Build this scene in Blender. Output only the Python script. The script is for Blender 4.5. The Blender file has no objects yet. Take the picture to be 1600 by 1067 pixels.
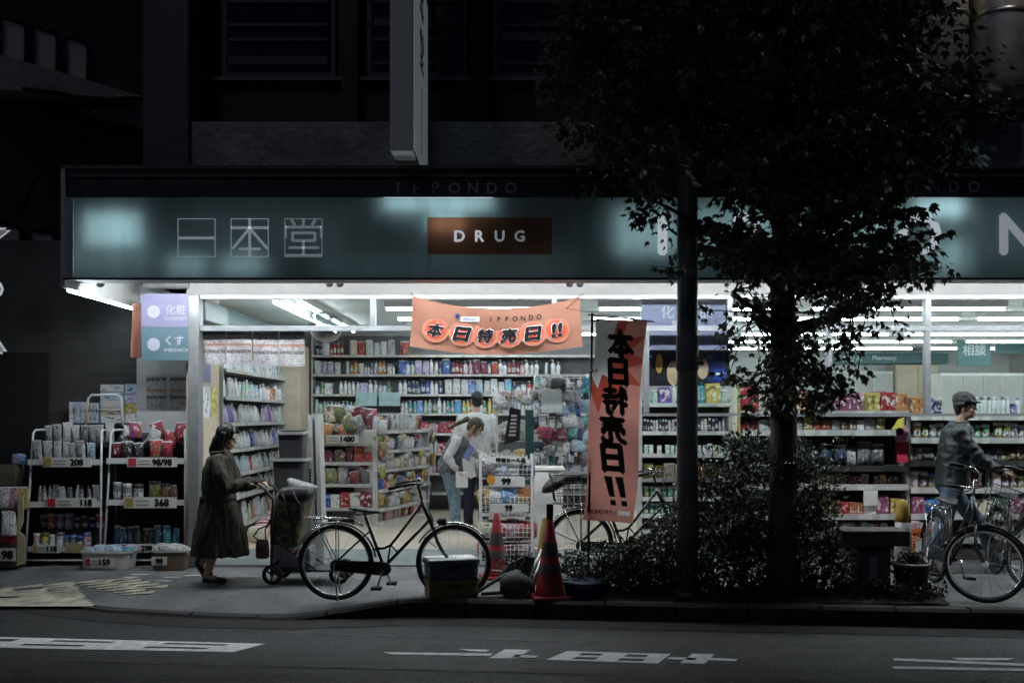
import bpy, bmesh, math, random
from mathutils import Vector, Matrix, noise
R = math.radians
V = Vector
PI = math.pi
sc = bpy.context.scene
C = sc.collection
random.seed(7)

# ---------------------------------------------------------------- camera, sky, exposure
cd = bpy.data.cameras.new('camera')
cam = bpy.data.objects.new('camera', cd)
C.objects.link(cam)
cam.location = (0, 0, 1.6)
cam.rotation_euler = (R(90), 0, 0)
cd.lens = 36
cd.sensor_width = 36
cd.shift_y = (650 - 533.5) / 1600
cd.clip_end = 400
cd.dof.use_dof = True
cd.dof.focus_distance = 9.6
cd.dof.aperture_fstop = 1.8
sc.camera = cam

w = bpy.data.worlds.new('World')
sc.world = w
w.use_nodes = True
sky = w.node_tree.nodes.new('ShaderNodeTexSky')
sky.sky_type = 'NISHITA'
sky.sun_disc = False
sky.sun_elevation = R(-4)
sky.sun_rotation = R(200)
sky.ozone_density = 2.5
bg = w.node_tree.nodes['Background']
w.node_tree.links.new(sky.outputs[0], bg.inputs[0])
bg.inputs[1].default_value = 0.55

sd = bpy.data.lights.new('street_glow', 'SUN')
sd.energy = 0.085
sd.angle = R(12)
sd.color = (.97, .98, 1.0)
so = bpy.data.objects.new('street_glow', sd)
C.objects.link(so)
so.rotation_euler = (R(52), 0, R(-24))

sc.view_settings.view_transform = 'Standard'
sc.view_settings.look = 'None'
sc.view_settings.gamma = 1
sc.view_settings.exposure = 0.0
sc.cycles.use_denoising = True
sc.cycles.max_bounces = 7
sc.cycles.diffuse_bounces = 4
sc.cycles.glossy_bounces = 3
sc.cycles.transmission_bounces = 4
sc.cycles.transparent_max_bounces = 16
sc.cycles.sample_clamp_indirect = 4
sc.cycles.caustics_reflective = False
sc.cycles.caustics_refractive = False
LAMP = 1.0           # overall strength of the shop's tubes

# ---------------------------------------------------------------- helpers
F = 1600.0
def X(px, Y): return (px - 800) / F * Y
def Z(py, Y): return 1.6 + (650 - py) / F * Y
def P(px, py, Y): return V((X(px, Y), Y, Z(py, Y)))
def G(px, py, z=-.15):
    Y = (1.6 - z) * F / (py - 650)
    return V((X(px, Y), Y, z))

class MB:
    def __init__(s): s.v = []; s.f = []; s.m = []; s.s = []
    def add(s, vs, fs, mi=0, sm=False):
        b = len(s.v)
        s.v += [V(p) for p in vs]
        for f in fs:
            s.f.append([i + b for i in f]); s.m.append(mi); s.s.append(sm)
        return s
    def box(s, x0, x1, y0, y1, z0, z1, mi=0, M=None):
        vs = [V((x, y, z)) for x in (x0, x1) for y in (y0, y1) for z in (z0, z1)]
        if M is not None: vs = [M @ p for p in vs]
        return s.add(vs, [(0, 1, 3, 2), (4, 6, 7, 5), (0, 4, 5, 1), (2, 3, 7, 6), (0, 2, 6, 4), (1, 5, 7, 3)], mi)
    def bbox(s, x0, x1, y0, y1, z0, z1, b=.01, mi=0, M=None, seg=2):   # bevelled box
        bm = bmesh.new()
        bmesh.ops.create_cube(bm, size=1)
        for q in bm.verts:
            q.co = V(((x0 + x1) / 2 + q.co.x * (x1 - x0), (y0 + y1) / 2 + q.co.y * (y1 - y0), (z0 + z1) / 2 + q.co.z * (z1 - z0)))
        bmesh.ops.bevel(bm, geom=bm.edges[:], offset=b, segments=seg, affect='EDGES', profile=.5)
        bm.verts.index_update()
        vs = [(M @ q.co) if M is not None else q.co.copy() for q in bm.verts]
        s.add(vs, [[q.index for q in f.verts] for f in bm.faces], mi, False)
        bm.free(); return s
    def rings(s, rings, mi=0, sm=True, cap=True, loop=False):
        n = len(rings[0]); b = len(s.v)
        for r in rings: s.v += [V(p) for p in r]
        k = len(rings)
        for i in range(k if loop else k - 1):
            for j in range(n):
                a = b + i * n + j; c = b + i * n + (j + 1) % n
                d = b + ((i + 1) % k) * n + (j + 1) % n; e = b + ((i + 1) % k) * n + j
                s.f.append([a, c, d, e]); s.m.append(mi); s.s.append(sm)
        if cap and not loop:
            s.f.append([b + j for j in range(n)][::-1]); s.m.append(mi); s.s.append(False)
            s.f.append([b + (k - 1) * n + j for j in range(n)]); s.m.append(mi); s.s.append(False)
        return s
    def tube(s, pts, r, n=8, mi=0, loop=False):
        pts = [V(p) for p in pts]; k = len(pts)
        rs = r if isinstance(r, (list, tuple)) else [r] * k
        out = []; up = None
        for i, p in enumerate(pts):
            if loop: t = pts[(i + 1) % k] - pts[i - 1]
            else: t = pts[min(i + 1, k - 1)] - pts[max(i - 1, 0)]
            t.normalize()
            if up is None:
                up = V((0, 0, 1)) if abs(t.z) < .9 else V((1, 0, 0))
            u = (up - t * up.dot(t))
            if u.length < 1e-5: u = t.orthogonal()
            u.normalize(); q = t.cross(u); up = u
            out.append([p + (u * math.cos(a) + q * math.sin(a)) * rs[i] for a in [2 * PI * j / n for j in range(n)]])
        return s.rings(out, mi, True, True, loop)
    def cap(s, a, b, ra, rb=None, n=10, mi=0):      # tapered capsule
        rb = ra if rb is None else rb
        a, b = V(a), V(b); t = (b - a)
        L = t.length
        t = t.normalized() if L > 1e-6 else V((0, 0, 1))
        u = t.orthogonal().normalized(); q = t.cross(u); out = []
        def ring(c, r): return [c + (u * math.cos(x) + q * math.sin(x)) * r for x in [2 * PI * j / n for j in range(n)]]
        for k in (-75, -45, -15): out.append(ring(a + t * ra * math.sin(R(k)), ra * math.cos(R(k))))
        for k in (15, 45, 75): out.append(ring(b + t * rb * math.sin(R(k)), rb * math.cos(R(k))))
        return s.rings(out, mi)
    def ell(s, c, r, M=None, n=12, mi=0):
        c = V(c); out = []
        for k in range(-80, 81, 20):
            z = math.sin(R(k)); h = math.cos(R(k)); ring = []
            for j in range(n):
                a = 2 * PI * j / n
                p = V((r[0] * h * math.cos(a), r[1] * h * math.sin(a), r[2] * z))
                ring.append(c + (M @ p if M is not None else p))
            out.append(ring)
        return s.rings(out, mi)
    def lathe(s, prof, c=(0, 0, 0), n=16, mi=0, M=None, cap=True):
        c = V(c); out = []
        for r, z in prof:
            ring = [V((r * math.cos(2 * PI * j / n), r * math.sin(2 * PI * j / n), z)) for j in range(n)]
            out.append([c + (M @ p if M is not None else p) for p in ring])
        return s.rings(out, mi, True, cap)
    def torus(s, c, Rr, r, axis='y', n=40, m=8, mi=0, M=None):
        out = []; c = V(c)
        for i in range(n):
            a = 2 * PI * i / n; ring = []
            for j in range(m):
                b = 2 * PI * j / m; q = Rr + r * math.cos(b); h = r * math.sin(b)
                p = V((q * math.cos(a), h, q * math.sin(a))) if axis == 'y' else V((q * math.cos(a), q * math.sin(a), h))
                ring.append(c + (M @ p if M is not None else p))
            out.append(ring)
        return s.rings(out, mi, True, False, True)
    def poly(s, pts, mi=0): return s.add(pts, [list(range(len(pts)))], mi)
    def slab(s, pts, d, mi=0):            # flat polygon given thickness along vector d
        n = len(pts); d = V(d); pts = [V(p) for p in pts]
        return s.add(pts + [p + d for p in pts], [list(range(n)), list(range(2 * n - 1, n - 1, -1))] +
                     [(i, i + n, (i + 1) % n + n, (i + 1) % n) for i in range(n)], mi)
    def mesh(s, me, M, mi=0, sm=False):
        return s.add([M @ q.co for q in me.vertices], [list(f.vertices) for f in me.polygons], mi, sm)
    def shift(s, M):
        s.v = [M @ p for p in s.v]; return s
    def data(s, name):
        me = bpy.data.meshes.new(name)
        me.from_pydata([tuple(p) for p in s.v], [], s.f)
        me.polygons.foreach_set('material_index', s.m)
        me.polygons.foreach_set('use_smooth', s.s)
        bm = bmesh.new(); bm.from_mesh(me)
        bmesh.ops.recalc_face_normals(bm, faces=bm.faces[:])
        bm.to_mesh(me); bm.free(); me.update()
        return me

def mlist(m): return m if isinstance(m, (list, tuple)) else [m]
def obj(name, mb, mats, parent=None, world=True):
    """link MB (or a mesh) as one mesh object; with a parent, world coordinates are moved into the parent's space"""
    if isinstance(mb, MB):
        if parent is not None and world:
            Mi = base(parent).inverted()
            mb.shift(Mi)
        me = mb.data(name)
    else:
        me = mb
    if not me.materials:
        for m in mlist(mats): me.materials.append(m)
    o = bpy.data.objects.new(name, me)
    C.objects.link(o)
    if parent is not None: o.parent = parent
    return o
def base(o):
    M = Matrix.LocRotScale(o.location, o.rotation_euler, o.scale)
    return base(o.parent) @ M if o.parent else M
def tag(o, label=None, cat=None, group=None, kind=None):
    if label: o['label'] = label
    if cat: o['category'] = cat
    if group: o['group'] = group
    if kind: o['kind'] = kind
    return o
def thing(name, label, cat, loc=(0, 0, 0), rz=0, group=None):
    o = bpy.data.objects.new(name, None)
    C.objects.link(o)
    o.empty_display_size = .1
    o.location = loc; o.rotation_euler = (0, 0, rz)
    return tag(o, label, cat, group)
def struct(name, mb, m): return tag(obj(name, mb, m), kind='structure')
def solo(name, mb, m, label, cat, group=None, loc=None):
    if loc is not None: mb.shift(Matrix.Translation(-V(loc)))
    o = obj(name, mb, m)
    if loc is not None: o.location = loc
    return tag(o, label, cat, group)
def dup(o, parent=None):
    c = o.copy(); C.objects.link(c)
    if parent is not None: c.parent = parent
    for ch in list(o.children): dup(ch, c)
    return c

# ---------------------------------------------------------------- materials
def nt(name):
    m = bpy.data.materials.new(name); m.use_nodes = True
    t = m.node_tree
    return m, t, t.nodes['Principled BSDF']
def N(t, kind, **kw):
    n = t.nodes.new('ShaderNode' + kind)
    for k, v in kw.items():
        if k in n.inputs: n.inputs[k].default_value = v
        else: setattr(n, k, v)
    return n
def L(t, a, b): t.links.new(a, b)
def c4(c): return (c[0], c[1], c[2], 1)
def mixc(t, fac, a, b, mode='MIX'):
    n = t.nodes.new('ShaderNodeMix'); n.data_type = 'RGBA'; n.blend_type = mode
    for s, v in ((n.inputs[0], fac), (n.inputs[6], a), (n.inputs[7], b)):
        if hasattr(v, 'is_linked') or hasattr(v, 'node'): L(t, v, s)
        else: s.default_value = v if not isinstance(v, tuple) else c4(v)
    return n.outputs[2]
def mth(t, op, a, b=None, c=None):
    n = t.nodes.new('ShaderNodeMath'); n.operation = op
    for s, v in zip(n.inputs, (a, b, c)):
        if v is None: continue
        if hasattr(v, 'node'): L(t, v, s)
        else: s.default_value = v
    return n.outputs[0]
def ramp(t, fac, stops, const=False):
    n = t.nodes.new('ShaderNodeValToRGB')
    if const: n.color_ramp.interpolation = 'CONSTANT'
    e = n.color_ramp.elements
    while len(e) < len(stops): e.new(.5)
    for q, (p, c) in zip(e, stops): q.position = p; q.color = c4(c)
    L(t, fac, n.inputs[0]); return n.outputs[0]

_mc = {}
def mat(name, col, rough=.55, metal=0, var=.14, scale=7, bump=0, bscale=60, spec=.4, trans=0, stretch=None):
    if name in _mc: return _mc[name]
    m, t, b = nt(name)
    tc = N(t, 'TexCoord'); co = tc.outputs['Object']
    if stretch:
        mp = N(t, 'Mapping'); mp.inputs['Scale'].default_value = stretch; L(t, co, mp.inputs[0]); co = mp.outputs[0]
    n = N(t, 'TexNoise', Scale=scale, Detail=5, Roughness=.6); L(t, co, n.inputs['Vector'])
    lo = tuple(max(0, x * (1 - 1.6 * var)) for x in col); hi = tuple(min(1, x * (1 + 1.6 * var)) for x in col)
    L(t, ramp(t, n.outputs[0], [(.3, lo), (.7, hi)]), b.inputs['Base Color'])
    b.inputs['Roughness'].default_value = rough; b.inputs['Metallic'].default_value = metal
    b.inputs['Specular IOR Level'].default_value = spec
    if var > .04 and metal < .5:
        L(t, mth(t, 'MULTIPLY_ADD', n.outputs[0], .25, rough - .12), b.inputs['Roughness'])
    if bump:
        n2 = N(t, 'TexNoise', Scale=bscale, Detail=4); L(t, co, n2.inputs['Vector'])
        bp = N(t, 'Bump', Strength=bump, Distance=.01); L(t, n2.outputs[0], bp.inputs['Height']); L(t, bp.outputs[0], b.inputs['Normal'])
    if trans:
        out = t.nodes['Material Output']
        tr = N(t, 'BsdfTranslucent'); tr.inputs[0].default_value = c4(col)
        mx = N(t, 'MixShader'); mx.inputs[0].default_value = trans
        L(t, b.outputs[0], mx.inputs[1]); L(t, tr.outputs[0], mx.inputs[2]); L(t, mx.outputs[0], out.inputs[0])
    _mc[name] = m; return m
def emis(name, col, s):
    if name in _mc: return _mc[name]
    m, t, b = nt(name)
    b.inputs['Base Color'].default_value = c4((.8, .8, .8))
    b.inputs['Emission Color'].default_value = c4(col); b.inputs['Emission Strength'].default_value = s
    _mc[name] = m; return m
def glass(name, tint=(.93, .97, .96), refl=.07, rough=.02):
    m, t, b = nt(name); t.nodes.remove(b); out = t.nodes['Material Output']
    tr = N(t, 'BsdfTransparent'); tr.inputs[0].default_value = c4(tint)
    gl = N(t, 'BsdfGlossy'); gl.inputs['Roughness'].default_value = rough
    fr = N(t, 'Fresnel'); fr.inputs[0].default_value = 1.45
    ge = N(t, 'NewGeometry')      # a pane reflects at its outer faces only
    mx = N(t, 'MixShader'); L(t, mth(t, 'MULTIPLY', mth(t, 'MULTIPLY', fr.outputs[0], refl / .04), mth(t, 'SUBTRACT', 1.0, ge.outputs['Backfacing'])), mx.inputs[0])
    L(t, tr.outputs[0], mx.inputs[1]); L(t, gl.outputs[0], mx.inputs[2]); L(t, mx.outputs[0], out.inputs[0])
    return m

M_ = {}
def std():
    g = M_
    g['white'] = mat('white_paint', (.72, .72, .70), .5, var=.05)
    g['offwhite'] = mat('shelf_white', (.46, .46, .45), .45, var=.07)
    g['beige'] = mat('beige_panel', (.52, .45, .34), .6, var=.08)
    g['grey'] = mat('grey_metal', (.22, .23, .24), .4, .3, var=.1)
    g['dgrey'] = mat('dark_grey_metal', (.06, .063, .068), .45, .3)
    g['black'] = mat('black_paint', (.012, .012, .013), .38)
    g['rubber'] = mat('black_rubber', (.012, .012, .012), .8)
    g['chrome'] = mat('chrome', (.55, .55, .55), .22, 1, var=.05)
    g['steel'] = mat('brushed_steel', (.42, .42, .43), .35, .9, var=.08)
    g['plum'] = mat('dark_frame_paint', (.018, .014, .016), .3)
    g['leather'] = mat('black_vinyl', (.02, .02, .022), .42)
    g['teal'] = mat('teal_sign', (.10, .20, .22), .45, var=.05)
    g['lilac'] = mat('lilac_sign', (.19, .182, .30), .5, var=.05)
    g['ink'] = mat('black_ink', (.008, .008, .009), .95, var=.0, spec=.05)
    g['print'] = mat('white_print', (.74, .76, .80), .5, var=.02)
    g['concrete'] = mat('concrete', (.20, .20, .20), .85, var=.25, bump=.3)
    g['dconcrete'] = mat('dark_concrete', (.07, .07, .068), .85, var=.25, bump=.3)
    g['skin'] = mat('skin', (.50, .33, .24), .5, var=.06)
    g['hair'] = mat('black_hair', (.010, .009, .009), .42, var=.3, scale=60, stretch=(1, 1, .2))
    g['card'] = mat('cardboard', (.30, .21, .12), .8, var=.1)
    g['paper'] = mat('paper', (.72, .72, .70), .7, var=.03)
    g['eye'] = mat('eye', (.02, .015, .012), .15, var=0)
std()

# ---- text
_tx = {}
def text_mesh(body, bold=0.0, spacing=1.0):
    """glyphs of height about 1 around the origin, in the x-z plane facing -y; bold adds shifted copies of each stroke"""
    k = (body, bold, spacing)
    if k in _tx: return _tx[k]
    cu = bpy.data.curves.new('lettering', 'FONT'); cu.body = body; cu.align_x = 'CENTER'; cu.align_y = 'CENTER'
    cu.space_character = spacing; cu.extrude = .004; cu.resolution_u = 3
    o = bpy.data.objects.new('lettering', cu); C.objects.link(o)
    bpy.context.view_layer.update()
    me = bpy.data.meshes.new_from_object(o.evaluated_get(bpy.context.evaluated_depsgraph_get()))
    bpy.data.objects.remove(o)
    mb = MB()
    rot = Matrix.Rotation(R(90), 4, 'X')
    offs = [(0, 0)] if not bold else [(0, 0), (bold, 0), (-bold, 0), (0, bold), (0, -bold)]
    for i, (dx, dz) in enumerate(offs):
        mb.mesh(me, Matrix.Translation((dx, -.0021 * i, dz)) @ rot)
    xs = [p.x for p in mb.v]; zs = [p.z for p in mb.v]
    if xs:
        c = V(((min(xs) + max(xs)) / 2, 0, (min(zs) + max(zs)) / 2))
        h = max(zs) - min(zs)
        mb.v = [(p - c) for p in mb.v]
    bpy.data.meshes.remove(me)
    _tx[k] = mb
    return mb
def text_into(mb, body, M, height=None, width=None, bold=0, mi=0, spacing=1.0, shear=0, flip=False):
    t = text_mesh(body, bold, spacing)
    if not t.v: return
    zs = [p.z for p in t.v]; xs = [p.x for p in t.v]
    h = max(zs) - min(zs); wd = max(xs) - min(xs)
    k = height / h if height else width / wd
    kx = width / wd if (height and width) else k
    S = Matrix.Diagonal((kx * (-1 if flip else 1), .18, k, 1))
    if shear:
        Sh = Matrix.Identity(4); Sh[0][2] = shear; S = Sh @ S
    mb.add([M @ (S @ p) for p in t.v], t.f, mi)
def T(x, y, z): return Matrix.Translation((x, y, z))
def RZ(a): return Matrix.Rotation(a, 4, 'Z')
# ================================================================ THE SETTING
def asphalt():
    m, t, b = nt('asphalt')
    tc = N(t, 'TexCoord')
    n1 = N(t, 'TexNoise', Scale=1.3, Detail=6, Roughness=.6); L(t, tc.outputs['Object'], n1.inputs[0])
    mp = N(t, 'Mapping'); mp.inputs['Scale'].default_value = (.25, 3.2, 1); mp.inputs['Rotation'].default_value = (0, 0, R(-5))
    L(t, tc.outputs['Object'], mp.inputs[0])
    n3 = N(t, 'TexNoise', Scale=1.5, Detail=5, Roughness=.6); L(t, mp.outputs[0], n3.inputs[0])
    v = N(t, 'TexVoronoi', Scale=95); L(t, tc.outputs['Object'], v.inputs[0])
    n2 = N(t, 'TexNoise', Scale=160, Detail=2); L(t, tc.outputs['Object'], n2.inputs[0])
    base_ = ramp(t, n1.outputs[0], [(.3, (.011, .0122, .0145)), (.7, (.023, .025, .029))])
    base_ = mixc(t, ramp(t, n3.outputs[0], [(.35, (0, 0, 0)), (.70, (.85, .85, .85))]), base_, (.012, .013, .015))
    sp = ramp(t, v.outputs['Color'], [(.80, (0, 0, 0)), (.93, (1, 1, 1))])
    col = mixc(t, mth(t, 'MULTIPLY', sp, .55), base_, (.30, .30, .31))
    L(t, col, b.inputs['Base Color']); b.inputs['Roughness'].default_value = .72
    b.inputs['Specular IOR Level'].default_value = .5
    L(t, mth(t, 'MULTIPLY_ADD', n3.outputs[0], -.35, .72), b.inputs['Roughness'])
    bp = N(t, 'Bump', Strength=.8, Distance=.012); L(t, mth(t, 'ADD', n2.outputs[0], v.outputs['Distance']), bp.inputs['Height'])
    L(t, bp.outputs[0], b.inputs['Normal'])
    return m
def pavers():
    m, t, b = nt('pavers')
    tc = N(t, 'TexCoord'); mp = N(t, 'Mapping'); L(t, tc.outputs['Object'], mp.inputs[0])
    mp.inputs['Rotation'].default_value = (0, 0, R(-4))
    br = N(t, 'TexBrick', Scale=4.4); L(t, mp.outputs[0], br.inputs[0])
    br.inputs['Color1'].default_value = (.165, .171, .178, 1); br.inputs['Color2'].default_value = (.13, .136, .144, 1); br.inputs['Mortar'].default_value = (.072, .072, .074, 1)
    br.inputs['Mortar Size'].default_value = .012; br.inputs['Brick Width'].default_value = .95; br.inputs['Row Height'].default_value = .46
    n = N(t, 'TexNoise', Scale=2.0, Detail=8, Roughness=.65); L(t, tc.outputs['Object'], n.inputs[0])
    n2 = N(t, 'TexNoise', Scale=26, Detail=3); L(t, tc.outputs['Object'], n2.inputs[0])
    c = mixc(t, 1.0, br.outputs[0], ramp(t, n.outputs[0], [(.28, (.45, .45, .46)), (.72, (1.25, 1.22, 1.18))]), 'MULTIPLY')
    st = ramp(t, n2.outputs[0], [(.62, (0, 0, 0)), (.72, (.6, .6, .6))])
    c = mixc(t, st, c, (.09, .088, .085))
    L(t, c, b.inputs['Base Color']); b.inputs['Roughness'].default_value = .7
    bp = N(t, 'Bump', Strength=.5, Distance=.006); L(t, br.outputs['Fac'], bp.inputs['Height']); bp.invert = True
    L(t, bp.outputs[0], b.inputs['Normal'])
    return m
MAS, MPV = asphalt(), pavers()

EDGE = [(-14, 16), (-8, 12.2), (-6.5, 11.0), (-4.83, 9.72), (-3.6, 9.10), (-2.6, 8.82), (-2.0, 8.76), (-1.3, 8.84), (-.8, 8.95), (1, 8.76), (4.2, 8.42), (9, 7.9), (16, 7.1)]
def lerp(a, b, k): return a + (b - a) * k
def sst(a, b, x):
    k = max(0, min(1, (x - a) / (b - a))); return k * k * (3 - 2 * k)
def edge(x):
    for (a, ya), (b, yb) in zip(EDGE, EDGE[1:]):
        if x <= b: return lerp(ya, yb, max(0, (x - a) / (b - a)))
    return EDGE[-1][1]
def ground(x, y):
    ze = -.125 * (1 - sst(-2.05, -.75, x))
    return lerp(ze, 0, sst(0, 1.15, y - edge(x)))

mb = MB(); mb.poly([(-70, -40, -.15), (70, -40, -.15), (70, 90, -.15), (-70, 90, -.15)])
struct('road', mb, MAS)
mb = MB()
xs = [-13 + .12 * i for i in range(215)]; ks = [0, .02, .05, .1, .16, .24, .34, .46, .6, .8, 1, 1.3, 1.8, 2.6, 4, 7]
KW = .14
vs = []; fs = []
for i, x in enumerate(xs):
    for k in ks: 
        y = edge(x) + KW + k
        vs.append((x, y, ground(x, y)))
nk = len(ks)
for i in range(len(xs) - 1):
    for j in range(nk - 1): fs.append((i * nk + j, (i + 1) * nk + j, (i + 1) * nk + j + 1, i * nk + j + 1))
mb.add(vs, fs, 0, True); struct('pavement', mb, MPV)
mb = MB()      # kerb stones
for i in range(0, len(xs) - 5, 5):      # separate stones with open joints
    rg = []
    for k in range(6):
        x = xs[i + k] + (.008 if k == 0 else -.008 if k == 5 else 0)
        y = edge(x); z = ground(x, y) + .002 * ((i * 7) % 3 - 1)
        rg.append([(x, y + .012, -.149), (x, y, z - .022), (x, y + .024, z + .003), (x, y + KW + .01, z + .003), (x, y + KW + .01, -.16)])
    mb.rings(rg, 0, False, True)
struct('kerb', mb, mat('kerb_stone', (.022, .022, .023), .8, var=.3, scale=5, bump=.3))  # shade of the unlit kerb face is put into the stone colour
# gutter strip in front of the kerb, widened and near-black as its painted shadow
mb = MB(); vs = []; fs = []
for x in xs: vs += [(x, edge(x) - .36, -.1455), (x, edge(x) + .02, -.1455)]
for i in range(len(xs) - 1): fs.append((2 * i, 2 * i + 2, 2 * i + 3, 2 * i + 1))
mb.add(vs, fs); struct('gutter', mb, mat('gutter_shade', (.012, .012, .013), .85, var=.3, scale=4, bump=.4))

# painted lettering on the carriageway
paint = mat('road_paint', (.80, .80, .80), .7, var=.16, scale=14, bump=.3)
def quad(mb, a, b, c, d): mb.poly([G(*a, z=-.1455), G(*b, z=-.1455), G(*c, z=-.1455), G(*d, z=-.1455)])
def holed(mb, tl, tr, br, bl, holes, rows=12, cols=60):
    tl, tr, br, bl = [G(*q, z=-.1455) for q in (tl, tr, br, bl)]
    for j in range(rows):
        for i in range(cols):
            u, v = (i + .5) / cols, (j + .5) / rows
            if any(a <= u - sl * (v - (c + d) / 2) <= b and c <= v <= d for a, b, c, d, sl in holes): continue
            def pt(u, v): return lerp(lerp(tl, tr, u), lerp(bl, br, u), v)
            mb.poly([pt(i / cols, j / rows), pt((i + 1) / cols, j / rows), pt((i + 1) / cols, (j + 1) / rows), pt(i / cols, (j + 1) / rows)])
mb = MB()
holed(mb, (-60, 993), (415, 1005), (365, 1018), (-120, 1009), [(.02, .21, .2, .38, -.0), (.34, .53, .18, .36, 0), (.70, .90, .18, .36, 0), (.0, .14, .60, .78, 0), (.29, .49, .60, .78, 0), (.69, .88, .60, .78, 0)])
struct('road_marking', mb, paint)
mb = MB()
quad(mb, (598, 1018), (770, 1020), (765, 1024), (612, 1021.5)); quad(mb, (790, 1013.5), (829, 1014.5), (806, 1028.5), (763, 1027.5))
quad(mb, (806, 1022), (842, 1023.5), (836, 1027), (800, 1026)); quad(mb, (716, 1013), (765, 1014.5), (760, 1017.5), (734, 1016.5))
struct('road_marking', mb, paint)
mb = MB()
holed(mb, (886, 1016.5), (1048, 1021), (1028, 1036), (853, 1030), [(.18, .38, .2, .4, 0), (.62, .82, .2, .4, 0), (.20, .42, .62, .8, 0), (.62, .84, .62, .8, 0)], cols=44)
quad(mb, (1046, 1025.5), (1090, 1027), (1086, 1030.5), (1041, 1029)); quad(mb, (1082, 1020.5), (1116, 1021.5), (1101, 1036.5), (1062, 1035))
quad(mb, (1110, 1027), (1153, 1029), (1149, 1032), (1106, 1030.5))
struct('road_marking', mb, paint)
mb = MB()
quad(mb, (1396, 1027.5), (1700, 1040), (1700, 1044), (1396, 1031)); quad(mb, (1395, 1040), (1700, 1045.5), (1700, 1050), (1395, 1044))
quad(mb, (1486, 1027), (1585, 1027.5), (1575, 1030.5), (1500, 1030.5))
struct('road_marking', mb, paint)
mb = MB()
thin = mat('worn_paint', (.11, .11, .11), .8, var=.6, scale=9)
quad(mb, (300, 982), (930, 1003), (930, 1004.3), (300, 983.2)); quad(mb, (100, 1031), (980, 1053), (980, 1054.5), (100, 1032.4))
struct('road_seam', mb, thin)

# yellow guide blocks worn into the pavement on the left
mb = MB(); rnd = random.Random(3)
for i in range(11):
    for j in range(5):
        x = -5.25 + .3 * j + .055 * i + (.12 * i if j > 2 else 0) * .5; y = 10.08 - .082 * i
        if x > -3.55 or (rnd.random() < .05): continue
        zz = ground(x, y) + .004
        mb.slab([(x, y, zz), (x + .296, y, ground(x + .296, y) + .004), (x + .296, y + .079, ground(x + .296, y + .079) + .004), (x, y + .079, zz)], (0, 0, .006))
struct('tactile_paving', mb, mat('guide_block', (.46, .44, .35), .75, var=.35, scale=5))
mb = MB()
for i in range(12):
    x, y = -4.25 + .13 * i + .05 * (i % 3), 9.95 + .14 * ((i * 5) % 4) - .02 * i
    zz = ground(x, y) + .003
    mb.slab([(x, y, zz), (x + .17, y, zz), (x + .2, y + .06, zz), (x + .03, y + .06, zz)], (0, 0, .003))
struct('paving_marks', mb, mat('pale_tile', (.46, .45, .42), .75, var=.3))

# planting bed along the kerb
mb = MB(); vs = []; fs = []
bx = [.55 + .15 * i for i in range(22)]
for i, x in enumerate(bx):
    for k in range(6): 
        y = edge(x) + .16 + k * .13
        vs.append((x, y, ground(x, y) + .012 + .05 * math.sin(PI * k / 5) + .02 * noise.noise(V((x * 3, y * 3, 0)))))
for i in range(len(bx) - 1):
    for k in range(5): fs.append((i * 6 + k, i * 6 + 6 + k, i * 6 + 7 + k, i * 6 + k + 1))
mb.add(vs, fs, 0, True); struct('planting_soil', mb, mat('soil', (.03, .024, .018), .95, var=.4, scale=20, bump=.8))

# ---------------------------------------------------------------- the shop's building
FY, AY = 10.9, 9.55            # shop front plane, sign plane
tile = None
def tilemat(name, c1, c2, mort, sc_, w_=.5, h_=.25):
    m, t, b = nt(name); tc = N(t, 'TexCoord'); mp = N(t, 'Mapping'); mp.inputs['Rotation'].default_value = (R(90), 0, 0)
    L(t, tc.outputs['Object'], mp.inputs[0])
    br = N(t, 'TexBrick', Scale=sc_); L(t, mp.outputs[0], br.inputs[0])
    br.inputs['Color1'].default_value = c4(c1); br.inputs['Color2'].default_value = c4(c2); br.inputs['Mortar'].default_value = c4(mort)
    br.inputs['Brick Width'].default_value = w_; br.inputs['Row Height'].default_value = h_; br.inputs['Mortar Size'].default_value = .012
    n = N(t, 'TexNoise', Scale=2.2, Detail=6); L(t, tc.outputs['Object'], n.inputs[0])
    L(t, mixc(t, 1.0, br.outputs[0], ramp(t, n.outputs[0], [(.3, (.5, .5, .5)), (.7, (1.1, 1.1, 1.1))]), 'MULTIPLY'), b.inputs['Base Color'])
    b.inputs['Roughness'].default_value = .55
    bp = N(t, 'Bump', Strength=.4, Distance=.004); bp.invert = True; L(t, br.outputs['Fac'], bp.inputs['Height']); L(t, bp.outputs[0], b.inputs['Normal'])
    return m
g = M_
bld = thing('shop_building', 'dark building whose brightly lit ground floor drugstore opens onto the pavement', 'building', (0, FY, 0))
def bp_(name, mb, m, parent=bld, label=None):
    o = obj(name, mb, m, parent)
    if label: o['label'] = label
    return o
XR = 10.2
bp_('tile_band', MB().box(-3.66, XR, FY, FY + .5, 3.2, 4.73), tilemat('wall_tile', (.46, .47, .47), (.28, .29, .29), (.10, .10, .10), 7.5))
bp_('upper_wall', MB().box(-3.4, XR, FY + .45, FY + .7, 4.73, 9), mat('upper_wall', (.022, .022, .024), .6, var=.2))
bp_('ledge', MB().box(-3.40, XR, FY + .33, FY + .45, 5.28, 5.32), mat('ledge_metal', (.12, .12, .125), .45))
bp_('corner_pillar', MB().bbox(-3.92, -3.42, FY - .05, FY + .6, 2.95, 9, .02), mat('pillar_tile', (.08, .08, .083), .5, var=.25, scale=20))
for x in (-1.78, -.35, 1.35, 5.9):
    bp_('upper_mullion', MB().box(x - .09, x + .09, FY + .28, FY + .45, 4.73, 9), g['black'])
dk = mat('dark_pane', (.012, .013, .016), .12, var=.05)
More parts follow.
